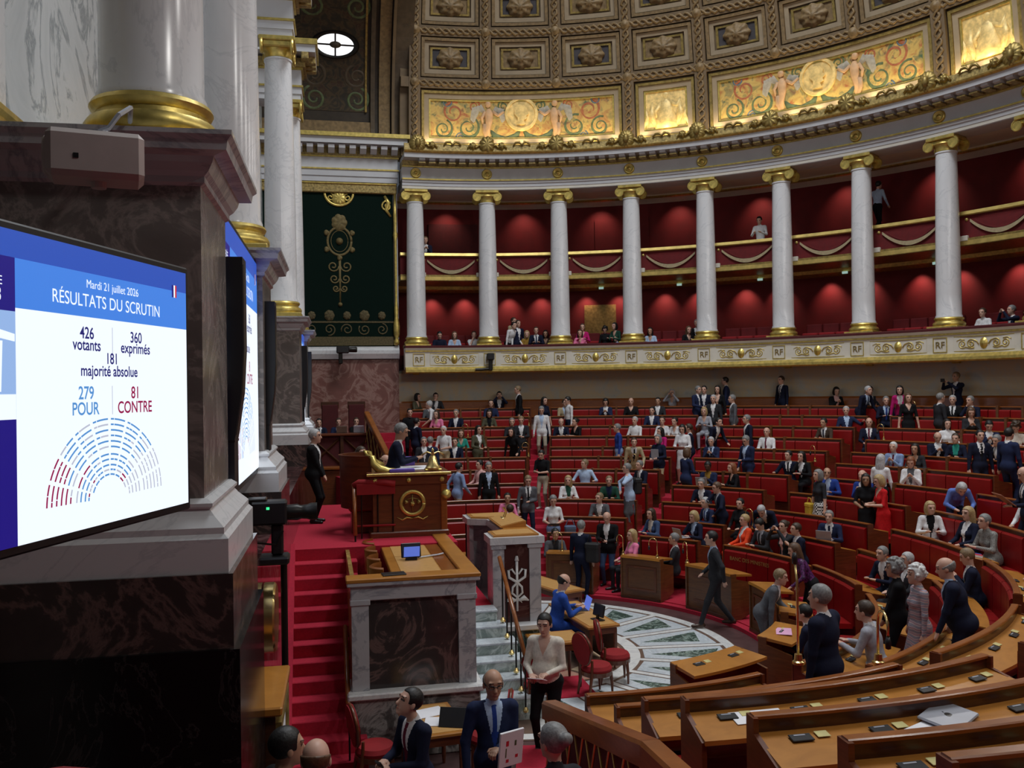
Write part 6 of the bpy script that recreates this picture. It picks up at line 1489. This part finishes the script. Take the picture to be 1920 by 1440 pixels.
S_(1055, 10, 'sitdesk', 'person in beige jacket seated next to the one standing in white', off=25, top='beige', shirt='sky', hair='short:brown')
U_(1067, 9, 'stand', 'person in loose white shirt standing near the back', off=-60, top='white', shirt='white', legs='navy', hair='short:black', jacket=False, hp=15)
U_(974, 10, 'stand', 'person in black cardigan and white t-shirt standing by the back wall', off=-80, top='black', shirt='white', legs='denim', hair='short:sandy', hp=10, scale=1.05)
S_(1053, 8, 'sitdesk', 'bald person in navy suit seated right of the upper left aisle', top='navy', hair='bald:brown')
S_(1086, 8, 'sitdesk', 'person in black t-shirt and glasses turned left, upper left', off=-45, top='black', shirt='skin', hair='bun:black', sleeves='skin', **F_)
S_(1136, 10, 'sitphone', 'person in blue jacket looking down, second row from the back', top='navy2', hair='bob:black', hp=25, **FJ)
S_(1184, 10, 'sit', 'bald person in black t-shirt, second row from the back', top='black', shirt='skin', hair='none:black', jacket=False)
U_(857, 3, 'walk', 'person in light blue-grey suit seen from behind beside the tall desk', off=120, top='lightblue', shirt='sky', legs='khaki', hair='short:black')
S_(899, 4, 'sit', 'person in pale pink top partly hidden behind the black suit', off=-60, top='palepink', shirt='palepink', hair='short:black', jacket=False)
U_(916, 3, 'stand', 'person in black suit and pale blue shirt standing left of the aisle', top='black', shirt='sky', hair='short:grey', hp=15, build=1.08)
Q11 = U_(990, 2, 'walkhold', 'person in grey suit and dark tie stepping down the left aisle', rr=7.9, z=.75, off=10, top='grey', tie='black', legs='navy', hair='short:sandy', hp=18)
S_(951, 2, 'sitdesk', 'person in pink blouse half hidden behind the lectern', top='pink', shirt='skin', hair='bun:black', skin='mid', **F_)
S_(957, 1, 'sit', 'person in navy suit seen from behind over the lectern', off=160, top='navy', hair='short:brown')
Q7 = U_(1037, 1, 'hold', 'person in white t-shirt holding a tablet and a denim bag', rr=6.6, z=.36, off=10, top='white', shirt='white', legs='lightblue', sleeves='skin', hair='short:grey', hp=20, **F_)
S_(1038, 0, 'sitdesk', 'bearded person in grey jacket at the front desk beside the lectern', off=20, top='grey', shirt='charcoal', hair='short:black', skin='mid')
Q13 = U_(1099, 0, 'stand', 'person in navy suit with a bag seen from behind before the front desks', rr=4.45, z=.02, th=59.5, off=170, top='navy', hair='short:grey', build=1.06)
Q15 = U_(1140, 0, 'phone', 'bald person in black jacket and white shirt standing between front desks', rr=5.6, z=.1, top='black', legs='denim', hair='bald:sandy', hp=25, build=1.1)
# ---- second sector
S_(1062, 3, 'sitdesk', 'person with long blond hair in white jacket, fourth row', off=20, top='white', shirt='green', hair='long:blond', hx=-20, **FJ)
S_(1097, 4, 'sitwide', 'person in light blue shirt with arms spread on the desk', top='sky', shirt='sky', hair='short:sandy', hx=-50, jacket=False)
S_(1142, 3, 'sitdesk', 'person in dark green jacket leaning on the desk, fourth row', off=10, top='green', shirt='navy2', hair='short:sandy')
S_(1126, 2, 'sitdesk', 'person in grey blazer and glasses looking up left, third row', top='grey', hair='short:sandy', hx=-35)
Q6 = U_(1174, 3, 'touchneck', 'person in pale blue jacket and grey skirt with a black backpack', rr=8.1, th=56.2, off=-60, top='sky', shirt='white', legs='grey', hair='short:grey', skirt=True, lower='grey', **FJ)
U_(1161, 6, 'stand', 'person in royal blue shirt and jeans standing mid rows', off=-70, top='blue', shirt='blue', legs='lightblue', hair='short:grey', jacket=False)
U_(1188, 5, 'leanone', 'person in beige suit and dark tie standing mid rows', off=15, top='beige', tie='black', hair='short:brown')
S_(1190, 8, 'sit', 'person in white t-shirt seated behind the beige suit', off=-20, top='white', shirt='white', hair='short:silver', jacket=False)
S_(1208, 4, 'sitdesk', 'person in navy suit at the end of the fifth row by the second aisle', off=-35, top='navy', hair='short:grey')
S_(1234, 10, 'sit', 'person in dark suit and open white shirt near the back, second sector', top='charcoal', hair='short:black', skin='mid')
S_(1222, 9, 'sit', 'person in navy suit seated in front of the dark suit near the back', top='navy2', hair='short:black')
S_(1261, 11, 'sitphoto', 'person in grey dress photographing from the back row', top='lightgrey', shirt='skin', hair='bob:silver', **F_)
S_(1242, 8, 'sit', 'person in white top left of the other white top, upper middle', top='white', shirt='skin', hair='bun:brown', **F_)
S_(1271, 8, 'sitdesk', 'person in white top beside a dark laptop, upper middle', off=-20, top='white', shirt='skin', hair='short:black', **F_)
U_(1294, 6, 'stand', 'person in navy suit standing in profile by the second aisle', off=-75, top='navy', hair='short:brown')
S_(1246, 7, 'sitdesk', 'person in magenta top looking aside, upper middle', off=-40, top='magenta', shirt='magenta', hair='long:black', **F_)
Q1 = U_(1236, 5, 'hold', 'person in dark jacket hugging a grey folder', off=-15, top='navy', shirt='navy', legs='beige', hair='bob:grey', **FJ)
Q2 = U_(1262, 6, 'hold', 'person in white coat holding red papers on the second aisle', rr=11.6, th=52.2, off=0, top='white', shirt='white', legs='white', lower='skin', hair='bob:black', skirt=True, hp=15, **FJ)
U_(1277, 4, 'hold', 'person in navy jacket seen from behind with a phone at the second aisle', rr=9.6, th=48.6, off=150, top='navy2', legs='black', hair='bob:chestnut', **FJ)
S_(1336, 6, 'sitphone', 'person in blue suit and tie looking at a phone, middle rows', top='navy2', shirt='sky', tie='navy', hair='short:silver', hp=10)
Q10 = S_(1330, 4, 'sitphone', 'person in blue jacket bowing over a tablet, middle rows', top='navy2', shirt='mustard', hair='short:black', skin='dark', hp=20)
S_(1383, 4, 'sitdesk', 'person in black top with wavy hair turned left, middle rows', off=-40, top='black', shirt='skin', hair='long:auburn', **F_)
S_(1320, 3, 'sitdesk', 'person in navy suit and open white shirt leaning forward, fourth row', top='navy', hair='short:grey', hp=8)
U_(1354, 2, 'think', 'person in navy suit standing bent with hand to face, third row', off=-40, top='navy', shirt='lightgrey', tie='charcoal', hair='short:chestnut', hp=10)
S_(1334, 2, 'sitdesk', 'person in blue suit seated beside the standing navy suit, third row', off=-30, top='navy2', shirt='sky', tie='blue', hair='short:silver')
S_(1388, 2, 'sit', 'person in black top seated behind the standing navy suit', top='black', shirt='black', hair='short:black', **F_)
S_(1230, 1, 'sitdesk', 'person in denim blazer with long hair, second row', off=-25, top='denim', shirt='cream', hair='long:brown', **FJ)
Q4 = S_(1311, 1, 'sitchin', 'blond person in navy jacket behind a silver laptop, second row', off=-25, top='navy', shirt='sky', hair='bob:blond', hp=15, **FJ)
S_(1196, 0, 'sit', 'blond person in bright pink top at the front desk', th=48.5, off=-40, top='pink', shirt='skin', legs='charcoal', hair='long:blond', **F_)
S_(1264, 0, 'sit', 'person in dark suit in profile at the second front desk', off=-60, top='charcoal', hair='short:grey')
S_(1364, 1, 'sit', 'blond person in orange-red jacket behind the walking grey suit', th=28, off=-30, top='orange', shirt='white', hair='short:blond', **FJ)
U_(1343, 0, 'walk', 'person in dark grey suit striding before the front desks', rr=4.25, z=.02, off=-30, top='charcoal', shirt='sky', hair='short:black', scale=1.08, shoes='shoe_brown')
# ---- group near the back of the third sector
for px, i, pose, lab, kw in ((1307, 10, 'hold', 'person in navy suit at the left of the standing group near the back', dict(top='navy2', hair='short:grey', off=60)), (1321, 10, 'stand', 'dark-haired person in navy suit in the standing group near the back', dict(top='navy', hair='short:black')),
    (1338, 9, 'stand', 'person in dark suit in the middle of the standing group', dict(top='charcoal', hair='short:silver')), (1346, 10, 'stand', 'person in black dress with long hair in the standing group', dict(top='black', shirt='skin', hair='long:black', fem=True)),
    (1363, 11, 'stand', 'person in blue suit in profile at the top of the standing group', dict(top='navy2', hair='short:black', off=-80)), (1376, 9, 'stand', 'person in dark grey suit at the right of the standing group', dict(top='grey', hair='short:grey', off=-60)),
    (1333, 7, 'leanone', 'person in navy suit bending with papers below the standing group', dict(top='navy', hair='short:black', off=60)), (1403, 7, 'stand', 'person in navy suit looking left above the third sector', dict(top='navy', hair='short:grey', off=-50)),
    (1403, 5, 'walkhold', 'person in navy blazer and pale blue shirt stepping down mid rows', dict(top='navy2', shirt='sky', hair='short:grey', off=-20, hp=25, build=1.12))):
    U_(px, i, pose, lab, **kw)
S_(1323, 9, 'sitdesk', 'blond person in grey top seated in front of the standing group', top='lightgrey', shirt='skin', hair='bob:blond', **F_)
S_(1437, 7, 'sit', 'bald person in white shirt and red tie, upper right', top='white', shirt='white', tie='maroon', hair='bald:grey')
# ---- right part, upper rows
U_(1467, 11, 'stand', 'person in navy suit standing alone against the marble wall', off=-30, top='navy', tie='grey', hair='short:brown', scale=1.0)
S_(1566, 11, 'sitphone', 'person in black jacket in the back row, right', top='black', shirt='palepink', hair='bob:black', hp=15, off=40, **FJ)
U_(1612, 10, 'leanone', 'person in navy suit leaning down near the back, right', off=70, top='navy', shirt='sky', tie='navy2', hair='short:silver')
S_(1631, 11, 'sit', 'person in dark suit in the back row beside the leaning navy suit', off=30, top='charcoal', hair='short:brown')
S_(1661, 10, 'sitdesk', 'person in navy suit with pale tie and glasses near the back, right', off=30, top='navy', shirt='sky', tie='blue', hair='short:grey')
U_(1689, 10, 'leanone', 'person in fuchsia jacket leaning on a desk near the back', off=20, top='magenta', shirt='white', legs='black', hair='bob:black', **FJ)
U_(1703, 9, 'stand', 'person in black dress with long hair on the third aisle', off=40, top='black', shirt='skin', sleeves='skin', hair='long:chestnut', skirt=True, **F_)
S_(1587, 9, 'sitback', 'person in blue suit stretching an arm along the bench', off=10, top='navy2', shirt='sky', tie='sky', hair='short:silver')
S_(1551, 8, 'sitdesk', 'person in brown jacket and dark tie, upper right', off=-10, top='brown', tie='navy', hair='short:black', skin='mid')
S_(1629, 8, 'sit', 'bald person in dark suit and red tie, upper right', off=25, top='navy', tie='maroon', hair='bald:grey')
Q8 = U_(1795, 11, 'photo', 'person in navy blazer filming with a phone by the marble wall', off=-20, top='navy', hair='short:sandy', skin='mid')
U_(1762, 9, 'stand', 'person in black suit seen from behind near the back right', off=150, top='charcoal', hair='short:grey')
S_(1786, 10, 'sit', 'person in black suit and tie between two others, back right', off=20, top='black', tie='black', hair='short:silver')
S_(1826, 10, 'sitchin', 'person in navy jacket with hand on chin, back right', off=-10, top='navy', hair='short:grey')
S_(1820, 9, 'sitphone', 'person in dark blouse looking at a phone, back right', off=40, top='charcoal', shirt='skin', hair='long:chestnut', hp=20, **F_)
S_(1777, 8, 'sit', 'person in white blouse with black bob, back right', off=50, top='white', shirt='white', hair='long:black', **F_)
S_(1854, 8, 'sitphone', 'person in navy suit bowing over papers, right edge', off=40, top='navy2', hair='short:black', hp=28)
S_(1756, 7, 'sitphone', 'bald person in navy suit and white shirt looking down, right', off=45, top='navy', hair='bald:black', hp=20)
S_(1796, 7, 'sitdesk', 'person in navy jacket over green top, right', off=20, top='navy', shirt='teal', hair='pony:brown', **FJ)
S_(1878, 7, 'sitchin', 'person in navy jacket with hand on forehead, right edge', top='navy', hair='short:grey', hp=15)
S_(1903, 8, 'sitdesk', 'curly-haired person bowed over the desk at the right edge', off=40, top='cream', shirt='cream', hair='curly:brown', hp=40, **F_)
U_(1819, 6, 'stand', 'person in navy suit and glasses facing another navy suit, right', rr=12.1, th=11.3, off=60, top='navy', tie='black', hair='short:black')
U_(1838, 6, 'stand', 'person in navy suit seen from behind in conversation, right', rr=12.1, th=7.6, off=185, top='navy2', hair='short:black', scale=1.04)
U_(1871, 6, 'stand', 'person in beige sequin dress seen from behind, right edge', rr=11.8, th=3.5, off=150, top='sequin', shirt='sequin', legs='sequin', hair='long:chestnut', skirt=True, **F_)
S_(1679, 6, 'sitphone', 'person in light blue suit with white hair, right middle rows', off=10, top='lightblue', shirt='sky', tie='maroon', hair='short:white')
S_(1720, 6, 'sitdesk', 'person in dark v-neck top, right middle rows', off=15, top='charcoal', shirt='skin', hair='long:black', skin='mid', **F_)
U_(1676, 4, 'stand', 'person in white blouse seen from behind, right middle', rr=10.1, th=17.5, off=200, top='white', shirt='white', legs='black', hair='long:silver', **F_)
S_(1728, 5, 'sitphone', 'person in white cardigan looking at a phone, right middle', th=17.5, off=30, top='white', shirt='grey', hair='bob:auburn', hp=22, **FJ)
S_(1481, 5, 'sitwide', 'person in navy suit and black tie leaning back by the third aisle', off=5, top='navy', tie='black', hair='short:black', hx=-20)
S_(1508, 5, 'sitchin', 'person in black cardigan with hand over mouth by the third aisle', off=-5, top='black', shirt='white', hair='long:black', **FJ)
S_(1551, 4, 'sitchin', 'bald person in blue suit with hand over mouth', off=30, top='blue', shirt='sky', hair='bald:black', skin='mid', build=1.12)
Q9 = U_(1583, 3, 'stand', 'person in charcoal dress with checked skirt holding a yellow bag', rr=8.8, th=22, off=-20, top='charcoal', shirt='charcoal', legs='check', sleeves='skin', hair='bob:grey', skirt=True, **F_)
S_(1622, 4, 'sitphone', 'bald person in blue suit seated behind the black dress', off=10, top='blue', shirt='white', tie='maroon', hair='bald:silver')
U_(1632, 3, 'hold', 'person in black dress with long black hair standing, right', rr=8.8, th=13.3, off=40, top='black', shirt='black', legs='black', sleeves='skin', hair='long:black', skin='tan', skirt=True, **F_)
Q12 = U_(1681, 3, 'phone', 'blond person in red dress looking at a phone', rr=8.9, th=10.7, off=-20, top='red', shirt='skin', legs='red', sleeves='skin', hair='bob:blond', skirt=True, hp=15, **F_)
RNG = (-32, 22)
S_(1716, 3, 'sitdesk', 'blond person in white jacket looking at the camera, right', th=1.2, off=60, top='white', shirt='black', hair='bob:blond', hx=15, **FJ)
S_(1787, 3, 'sit', 'person with long blond hair in navy jacket, right', th=-6.8, off=10, top='navy', shirt='white', hair='long:blond', **FJ)
S_(1833, 3, 'sitdesk', 'person in grey tweed jacket and glasses, right', th=-12.3, off=10, top='tweed', shirt='tweed', hair='short:grey', **FJ)
U_(1812, 4, 'bend', 'person in periwinkle jacket bending over papers', rr=10.0, th=5, off=60, top='periwinkle', shirt='periwinkle', legs='navy', hair='bob:silver', **FJ)
Q3 = U_(1906, 4, 'hold', 'bald person in navy suit reading a brown folder at the right edge', rr=9.7, th=-10.3, off=-10, top='navy', tie='black', hair='bald:sandy', hp=25, scale=1.05)
S_(1880, 4, 'sit', 'blond person partly hidden behind the brown folder', th=-7, off=20, top='white', shirt='white', hair='bob:blond', **F_)
Q5 = S_(1568, 2, 'sitdesk', 'person in blue suit and glasses typing on a laptop', th=14, off=30, top='navy2', shirt='white', tie='navy', hair='short:grey')
U_(1441, 2, 'bend', 'person in navy jacket and white shirt leaning over the desk, third row', off=20, top='navy', hair='short:silver', rng=(5, 40))
S_(1405, 1, 'sitdesk', 'person in dark suit with head bowed, second row', th=23, off=-10, top='charcoal', shirt='lightgrey', tie='black', hair='short:black', hp=40)
S_(1458, 1, 'sitphoto', 'person in black jacket with hands to mouth, second row', th=18.2, off=0, top='charcoal', shirt='palepink', hair='bun:brown', **FJ)
S_(1490, 1, 'sitphone', 'person in navy suit with earphone wire, second row', th=14.4, off=-20, top='navy', hair='short:brown')
U_(1548, 0, 'leanone', 'person in purple lace top with long hair leaning on a desk', rr=5.75, th=-3.8, off=-10, top='lace', shirt='lace', legs='black', hair='long:chestnut', hp=15, **F_)
# ---- near right group
NE = (-75, -5)
U_(1398, 0, 'leanone', 'blond person in grey suit leaning on the front desk', rr=4.3, z=.02, th=-27, off=170, top='grey', hair='short:sandy', hp=10)
Q14 = S_(1484, 0, 'sitdesk', 'person in navy jacket with flowers on the chest, front row', th=-44.5, rr=5.35, off=0, top='navy', hair='short:black', build=1.05)
U_(1519, 2, 'stand', 'heavy person in navy suit seen from behind in the near rows', rr=7.4, th=-75, off=20, top='navy', hair='short:grey', build=1.2, scale=1.07)
S_(1604, 1, 'sitdesk', 'person in light grey suit seated facing left, near rows', th=-55, rr=6.6, scale=1.05, off=5, top='lightgrey', shirt='white', hair='short:brown')
U_(1662, 1, 'clasp', 'person in black cardigan with curly grey hair, near right', rr=6.5, th=-42, off=10, top='black', shirt='black', legs='black', hair='curly:grey', skin='mid', build=1.05, **FJ)
U_(1716, 1, 'stand', 'person in zigzag patterned dress seen from behind, near right', rr=6.85, th=-45, off=30, top='pattern', shirt='pattern', legs='pattern', hair='curly:white', skirt=True, build=1.05, **F_)
U_(1775, 2, 'leanhalf', 'big bald person in dark blue jacket standing, near right', rr=7.55, th=-51, off=15, top='navy', shirt='sky', hair='bald:grey', build=1.22, scale=1.04, hp=15)
S_(1731, 1, 'sitdesk', 'person in dark jacket and glasses seated behind the patterned dress', th=-10.5, off=20, top='navy', hair='short:grey')
S_(1756, 1, 'sit', 'person with grey curls seated behind the big bald person', th=-17.2, off=10, top='charcoal', hair='short:silver')
S_(1866, 2, 'sitphone', 'person in navy suit bowed over hands at the right, near rows', th=-24.5, off=-10, top='navy', hair='short:sandy', hp=20, build=1.08)
S_(1903, 3, 'sit', 'person in navy jacket and white top at the near right edge', th=-29, off=0, top='navy', shirt='white', hair='bun:chestnut', hp=20, **FJ)
# ---- floor of the tribune, placed by their standing points
def at(x, y, z, face): return Tr(x, y, z, math.radians(face))
P1 = person(at(-.72, -4.6, .02, -120), 'hold', 'person in cream blouse and dark trousers by the near balustrade', top='cream', shirt='skin', legs='black', hair='short:black', skin='light', h=.0085, scale=1.04, hp=8, build=1.2, **F_)
P2 = person(at(-2.02, -7.5, .25, -85), 'walkhold', 'bald person in navy suit and blue tie carrying papers', top='navy2', shirt='sky', tie='blue', hair='bald:brown', h=.0085, scale=1.04, hp=5, skin='mid'); glasses(*P2)
P3 = person(at(-2.78, -7.65, .25, -155), 'phone', 'bearded person in dark suit looking up with a phone', top='navy', shirt='white', tie='maroon', hair='short:black', h=.0085, hp=-22, hx=-10)
P4 = person(at(-2.0, -9.95, .62, 100), 'stand', 'grey-haired person seen from behind at the bottom edge', top='charcoal', shirt='charcoal', hair='bun:grey', h=.0085, hx=20, **F_)
P5 = person(at(-3.74, -10.4, .84, 80), 'stand', 'bald person seen from behind at the foot of the red stairs', top='navy', hair='bald:chestnut', h=.0085, hx=0)
P6 = person(at(-3.98, -10.0, .8, 20), 'stand', 'person in dark suit with glasses at the lower left by the marble base', top='black', hair='short:black', h=.0085, skin='mid')
person(at(.48, -.45, .03, 5), 'sitdesk', 'bald bearded person in bright blue suit writing at the centre table', top='royal', shirt='white', hair='bald:black', hp=25, h=.012, scale=1.06)
person(at(-2.42, .15, 2.82, -8), 'sitdesk', 'person in dark purple suit seated at the tall desk', top='navy', shirt='white', hair='short:grey', hp=22, h=.012, scale=1.08, skin='mid')
person(at(-3.82, 1.5, 2.4, -12), 'clasp', 'usher in black tailcoat with silver chain standing on the red platform', top='black', shirt='white', hair='short:silver', h=.014, build=1.1)
for x, lab, kw in ((-3.72, 'person in navy suit at the left of the staff bench', dict(top='navy', tie='navy2', hair='short:black')), (-3.08, 'person in navy suit in the middle of the staff bench', dict(top='navy2', tie='black', hair='short:brown')), (-2.5, 'person in black top at the right of the staff bench', dict(top='black', hair='bun:brown', fem=True))):
    person(at(x, 14.1, 2.66, -90), 'sitdesk' if x < -2.6 else 'sitchin', lab, **kw)
for x, lab in ((-3.6, 'dark open laptop on the staff bench'), (-3.0, 'brown open laptop on the staff bench'), (-2.45, 'silver open laptop on the staff bench')):
    if x == -3.6: continue
    q = empty('laptop', Tr(x, 13.4, 3.6, -pi/2), lab, 'laptop'); O('keyboard', bev(-.12, .1, -.17, .17, 0, .015, .004), 'black_plastic', parent=q); O('lid', xf(bev(-.008, .008, -.17, .17, 0, .23, .004), Tr(.12, 0, .01, ry=.25)), 'grey_device' if x > -2.6 else 'brown_line', parent=q)
person(at(-2.95, 2.4, 2.4, -60), 'sitdesk', 'person seated low behind the usher in dark clothes', top='navy', shirt='navy', hair='long:brown', fem=True)
person(at(-2.5, 2.6, 2.2, -30), 'sitdesk', 'person in grey suit seated behind the red velvet guard rail', top='grey', shirt='sky', hair='bald:sandy')
# ---- galleries
def G_(px, label, pose='sitdesk', r=16.85, z=5.72, off=0, **k):
    th = pix_theta(px, r, z+1.1, 0, 93); return person(ringT(th, r, z) @ Tr(rz=pi+math.radians(off)), pose, label, group='visitors in the galleries', **k)
G_(823, 'visitor in dark blue top resting on the gallery parapet', top='navy', shirt='navy', hair='short:black', hp=20)
G_(852, 'visitor in pale blue top with long hair in the lower gallery', top='sky', shirt='skin', hair='long:chestnut', **F_)
G_(888, 'visitor in white t-shirt leaning on the gallery parapet', pose='sitchin', top='white', shirt='white', sleeves='skin', hair='short:brown', jacket=False)
G_(953, 'person in white shirt standing in the lower gallery, left of the vest', pose='leanone', r=16.8, off=40, top='white', shirt='white', legs='black', hair='short:black', jacket=False)
G_(971, 'person in dark vest and white sleeves standing in the lower gallery', pose='stand', r=16.8, off=30, top='navy', shirt='white', sleeves='white', hair='short:brown')
G_(962, 'person in beige jacket behind the vest in the lower gallery', pose='stand', r=17.2, z=5.85, off=50, top='beige', hair='short:brown')
G_(988, 'visitor in mustard top in the lower gallery', top='mustard', shirt='mustard', hair='long:blond', **F_)
G_(1005, 'visitor in navy suit and tie in the lower gallery', r=16.75, z=5.85, top='navy', tie='navy2', hair='short:brown')
G_(1023, 'visitor in brown top with long black hair in the lower gallery', top='brown', shirt='skin', sleeves='skin', hair='long:black', skin='mid', **F_)
G_(1088, 'visitor in bright pink top at the gallery parapet', top='pink', shirt='skin', hair='long:brown', **F_)
G_(1093, 'visitor in dark pink top and glasses behind the bright pink one', r=17.0, z=5.95, top='magenta', shirt='skin', hair='bun:brown', **F_)
G_(1134, 'visitor in black with big dark hair before the gallery door', pose='stand', r=17.0, z=5.6, top='black', shirt='black', hair='curly:black', hp=25, scale=.9, **F_)
G_(1158, 'visitor in green top beside the fourth column', r=16.9, z=5.95, off=-30, top='green', shirt='skin', hair='bob:black', **F_)
G_(1161, 'child in pale blue at the gallery parapet', off=-40, top='sky', shirt='sky', hair='short:blond', scale=.82, jacket=False)
G_(1220, 'visitor in pale blue shirt right of the fourth column', top='sky', shirt='skin', hair='long:black', skin='mid', **F_)
G_(1288, 'visitor in black top left of the fifth column', off=30, top='black', shirt='skin', hair='long:chestnut', **F_)
G_(1306, 'person in black half hidden by the fifth column', r=17.0, z=5.95, pose='sit', top='black', hair='short:grey')
G_(1849, 'visitor in white blouse with green badge right of the last column', top='white', shirt='white', hair='bun:brown', **F_)
G_(1902, 'photographer in dark jacket at the right edge of the gallery', pose='sitphoto', off=-30, top='navy', hair='short:grey')
G_(1426, 'person in white shirt with laptop in the upper gallery', pose='sitdesk', r=17.3, z=9.5, top='white', shirt='white', hair='short:black', jacket=False, hp=15)
G_(1645, 'person in pale blue shirt seen from behind in the upper gallery', pose='walk', r=18.0, z=9.95, off=160, top='sky', shirt='sky', legs='black', hair='short:black', jacket=False)
G_(797, 'person holding a pale sheet in the upper gallery at left', pose='sitphone', r=17.2, z=9.3, top='navy', hair='short:sandy')
# ---- things people hold or that lie by them
def held(name, P_, T, g, mt, label, cat): return O(name, g, mt, T=P_[0].matrix_world @ T, label=label, cat=cat)
doc = held('document', P2, Tr(.3, .1, 1.12, .3, ry=.15), bev(-.012, .012, -.14, .12, -.17, .17, .004), 'paper', 'printed papers held by the bald person in the blue tie', 'papers')
for q, (y, z, w_, h_, mt) in enumerate(((-.06, .06, .03, .05, 'book_red'), (-.07, -.03, .012, .09, 'leaf_paint'), (.03, .05, .02, .05, 'leaf_paint'), (.05, -.08, .03, .03, 'book_red'), (-.05, -.11, .03, .03, 'book_red'))):
    O('printed_mark', box(.0125, .0135, y-w_/2, y+w_/2, z-h_/2, z+h_/2), mt, parent=doc)
held('smartphone', P3, Tr(.42, .02, 1.13, .2, ry=.6), bev(-.008, .008, -.04, .04, -.07, .07, .004), 'black_plastic', 'black phone held by the bearded person looking up', 'phone')
held('white_paper', P1, Tr(.42, 0, 1.06, 0, ry=1.2), bev(-.004, .004, -.1, .1, -.1, .1, .002), 'paper', 'white slip of paper held by the person in the cream blouse', 'papers')

mat('folder_brown', (.3, .12, .07), .6, var=.05); mat('bag_denim', (.09, .13, .22), .8, var=.15); mat('bag_black', (.012, .012, .014), .6)
def at_hand(P_, x, y, z, **k): return Tr(x, y, z, **k)
held('grey_folder', Q1, Tr(.27, 0, 1.2, 0, ry=.1), bev(-.012, .012, -.12, .12, -.16, .16, .004), 'grey_device', 'grey folder hugged by the person in the dark jacket', 'folder')
held('red_papers', Q2, Tr(.4, 0, 1.1, 0, ry=1.2), bev(-.012, .012, -.17, .17, -.12, .12, .004), 'folder_brown', 'reddish papers held by the person in the white coat', 'papers')
held('brown_folder', Q3, Tr(.42, -.02, 1.2, 0, ry=.9), bev(-.008, .008, -.22, .22, -.16, .16, .003), 'folder_brown', 'brown folder held open by the bald person at the right edge', 'folder')
def laptop(P_, label, x=.5, z=.8, mt='grey_device'):
    q = empty('laptop', P_[0].matrix_world @ Tr(x, 0, z, pi), label, 'laptop')
    O('keyboard', bev(-.12, .12, -.16, .16, -.02, 0, .004), 'grey_device', parent=q); O('lid', xf(bev(-.006, .006, -.16, .16, 0, .22, .004), Tr(-.12, 0, 0, ry=-.3)), mt, parent=q); return q
laptop(Q4, 'silver laptop in front of the blond person in navy'); laptop(Q5, 'grey laptop in front of the person in the blue suit and glasses'); laptop(Q10, 'pale tablet laptop in front of the person bowing in blue')
def bag(P_, T, s, mt, label, cat='bag', strap=True):
    q = empty('shoulder_bag', P_[0].matrix_world @ T, label, cat)
    O('bag_body', bev(-.09*s, .09*s, -.15*s, .15*s, -.4*s, 0, .04*s), mt, parent=q)
    O('bag_flap', bev(-.1*s, .1*s, -.155*s, .155*s, -.12*s, .01*s, .03*s), mt, parent=q)
    if strap: O('strap', tube([(0, -.12*s, 0), (0, -.06*s, .16*s), (0, .06*s, .16*s), (0, .12*s, 0)], .012, 6), mt, parent=q)
    return q
bag(Q6, Tr(-.22, 0, 1.38), 1.05, 'bag_black', 'black backpack worn by the person in the pale blue jacket', 'backpack'); bag(Q7, Tr(.1, .42, 1.0), .95, 'bag_denim', 'denim bag carried by the person in the white t-shirt')
bag(Q9, Tr(.1, -.3, .95), .8, 'cloth_yellow', 'yellow bag held by the person with the checked skirt'); bag(Q13, Tr(-.05, -.32, 1.3), 1.1, 'bag_black', 'dark bag hanging from the shoulder of the person before the front desks')
held('tablet', Q7, Tr(.42, -.02, 1.08, 0, ry=1.1), bev(-.006, .006, -.14, .14, -.1, .1, .003), 'black_plastic', 'dark tablet held by the person in the white t-shirt', 'tablet')
held('smartphone', Q8, Tr(.5, 0, 1.55), bev(-.006, .006, -.08, .08, -.05, .05, .003), 'black_plastic', 'phone raised by the person filming at the back wall', 'phone')
held('smartphone', Q12, Tr(.44, 0, 1.16, 0, ry=.7), bev(-.006, .006, -.035, .035, -.07, .07, .003), 'black_plastic', 'phone held by the person in the red dress', 'phone')
held('smartphone', Q15, Tr(.45, .0, 1.15, 0, ry=.7), bev(-.006, .006, -.035, .035, -.07, .07, .003), 'black_plastic', 'phone held by the bald person between the front desks', 'phone')
held('white_book', Q11, Tr(.14, -.3, .82, 0, ry=.2), bev(-.015, .015, -.02, .02, -.14, .14, .004), 'paper', 'white book carried down the aisle by the person in grey', 'book')
tx = text_mesh('gilt_lettering', 'BANC DES MINISTRES', .12, 'gold_rail', extrude=.0008)
for v_ in tx.vertices:
    a_ = math.radians(20.0)-v_.co.x/(RS[1]-.09); r_ = RS[1]-.0865-v_.co.z; v_.co = (r_*math.cos(a_), r_*math.sin(a_), .98+v_.co.y)
unpar(O('gilt_lettering', tx, kind='stuff'), BENCH[1, 3])
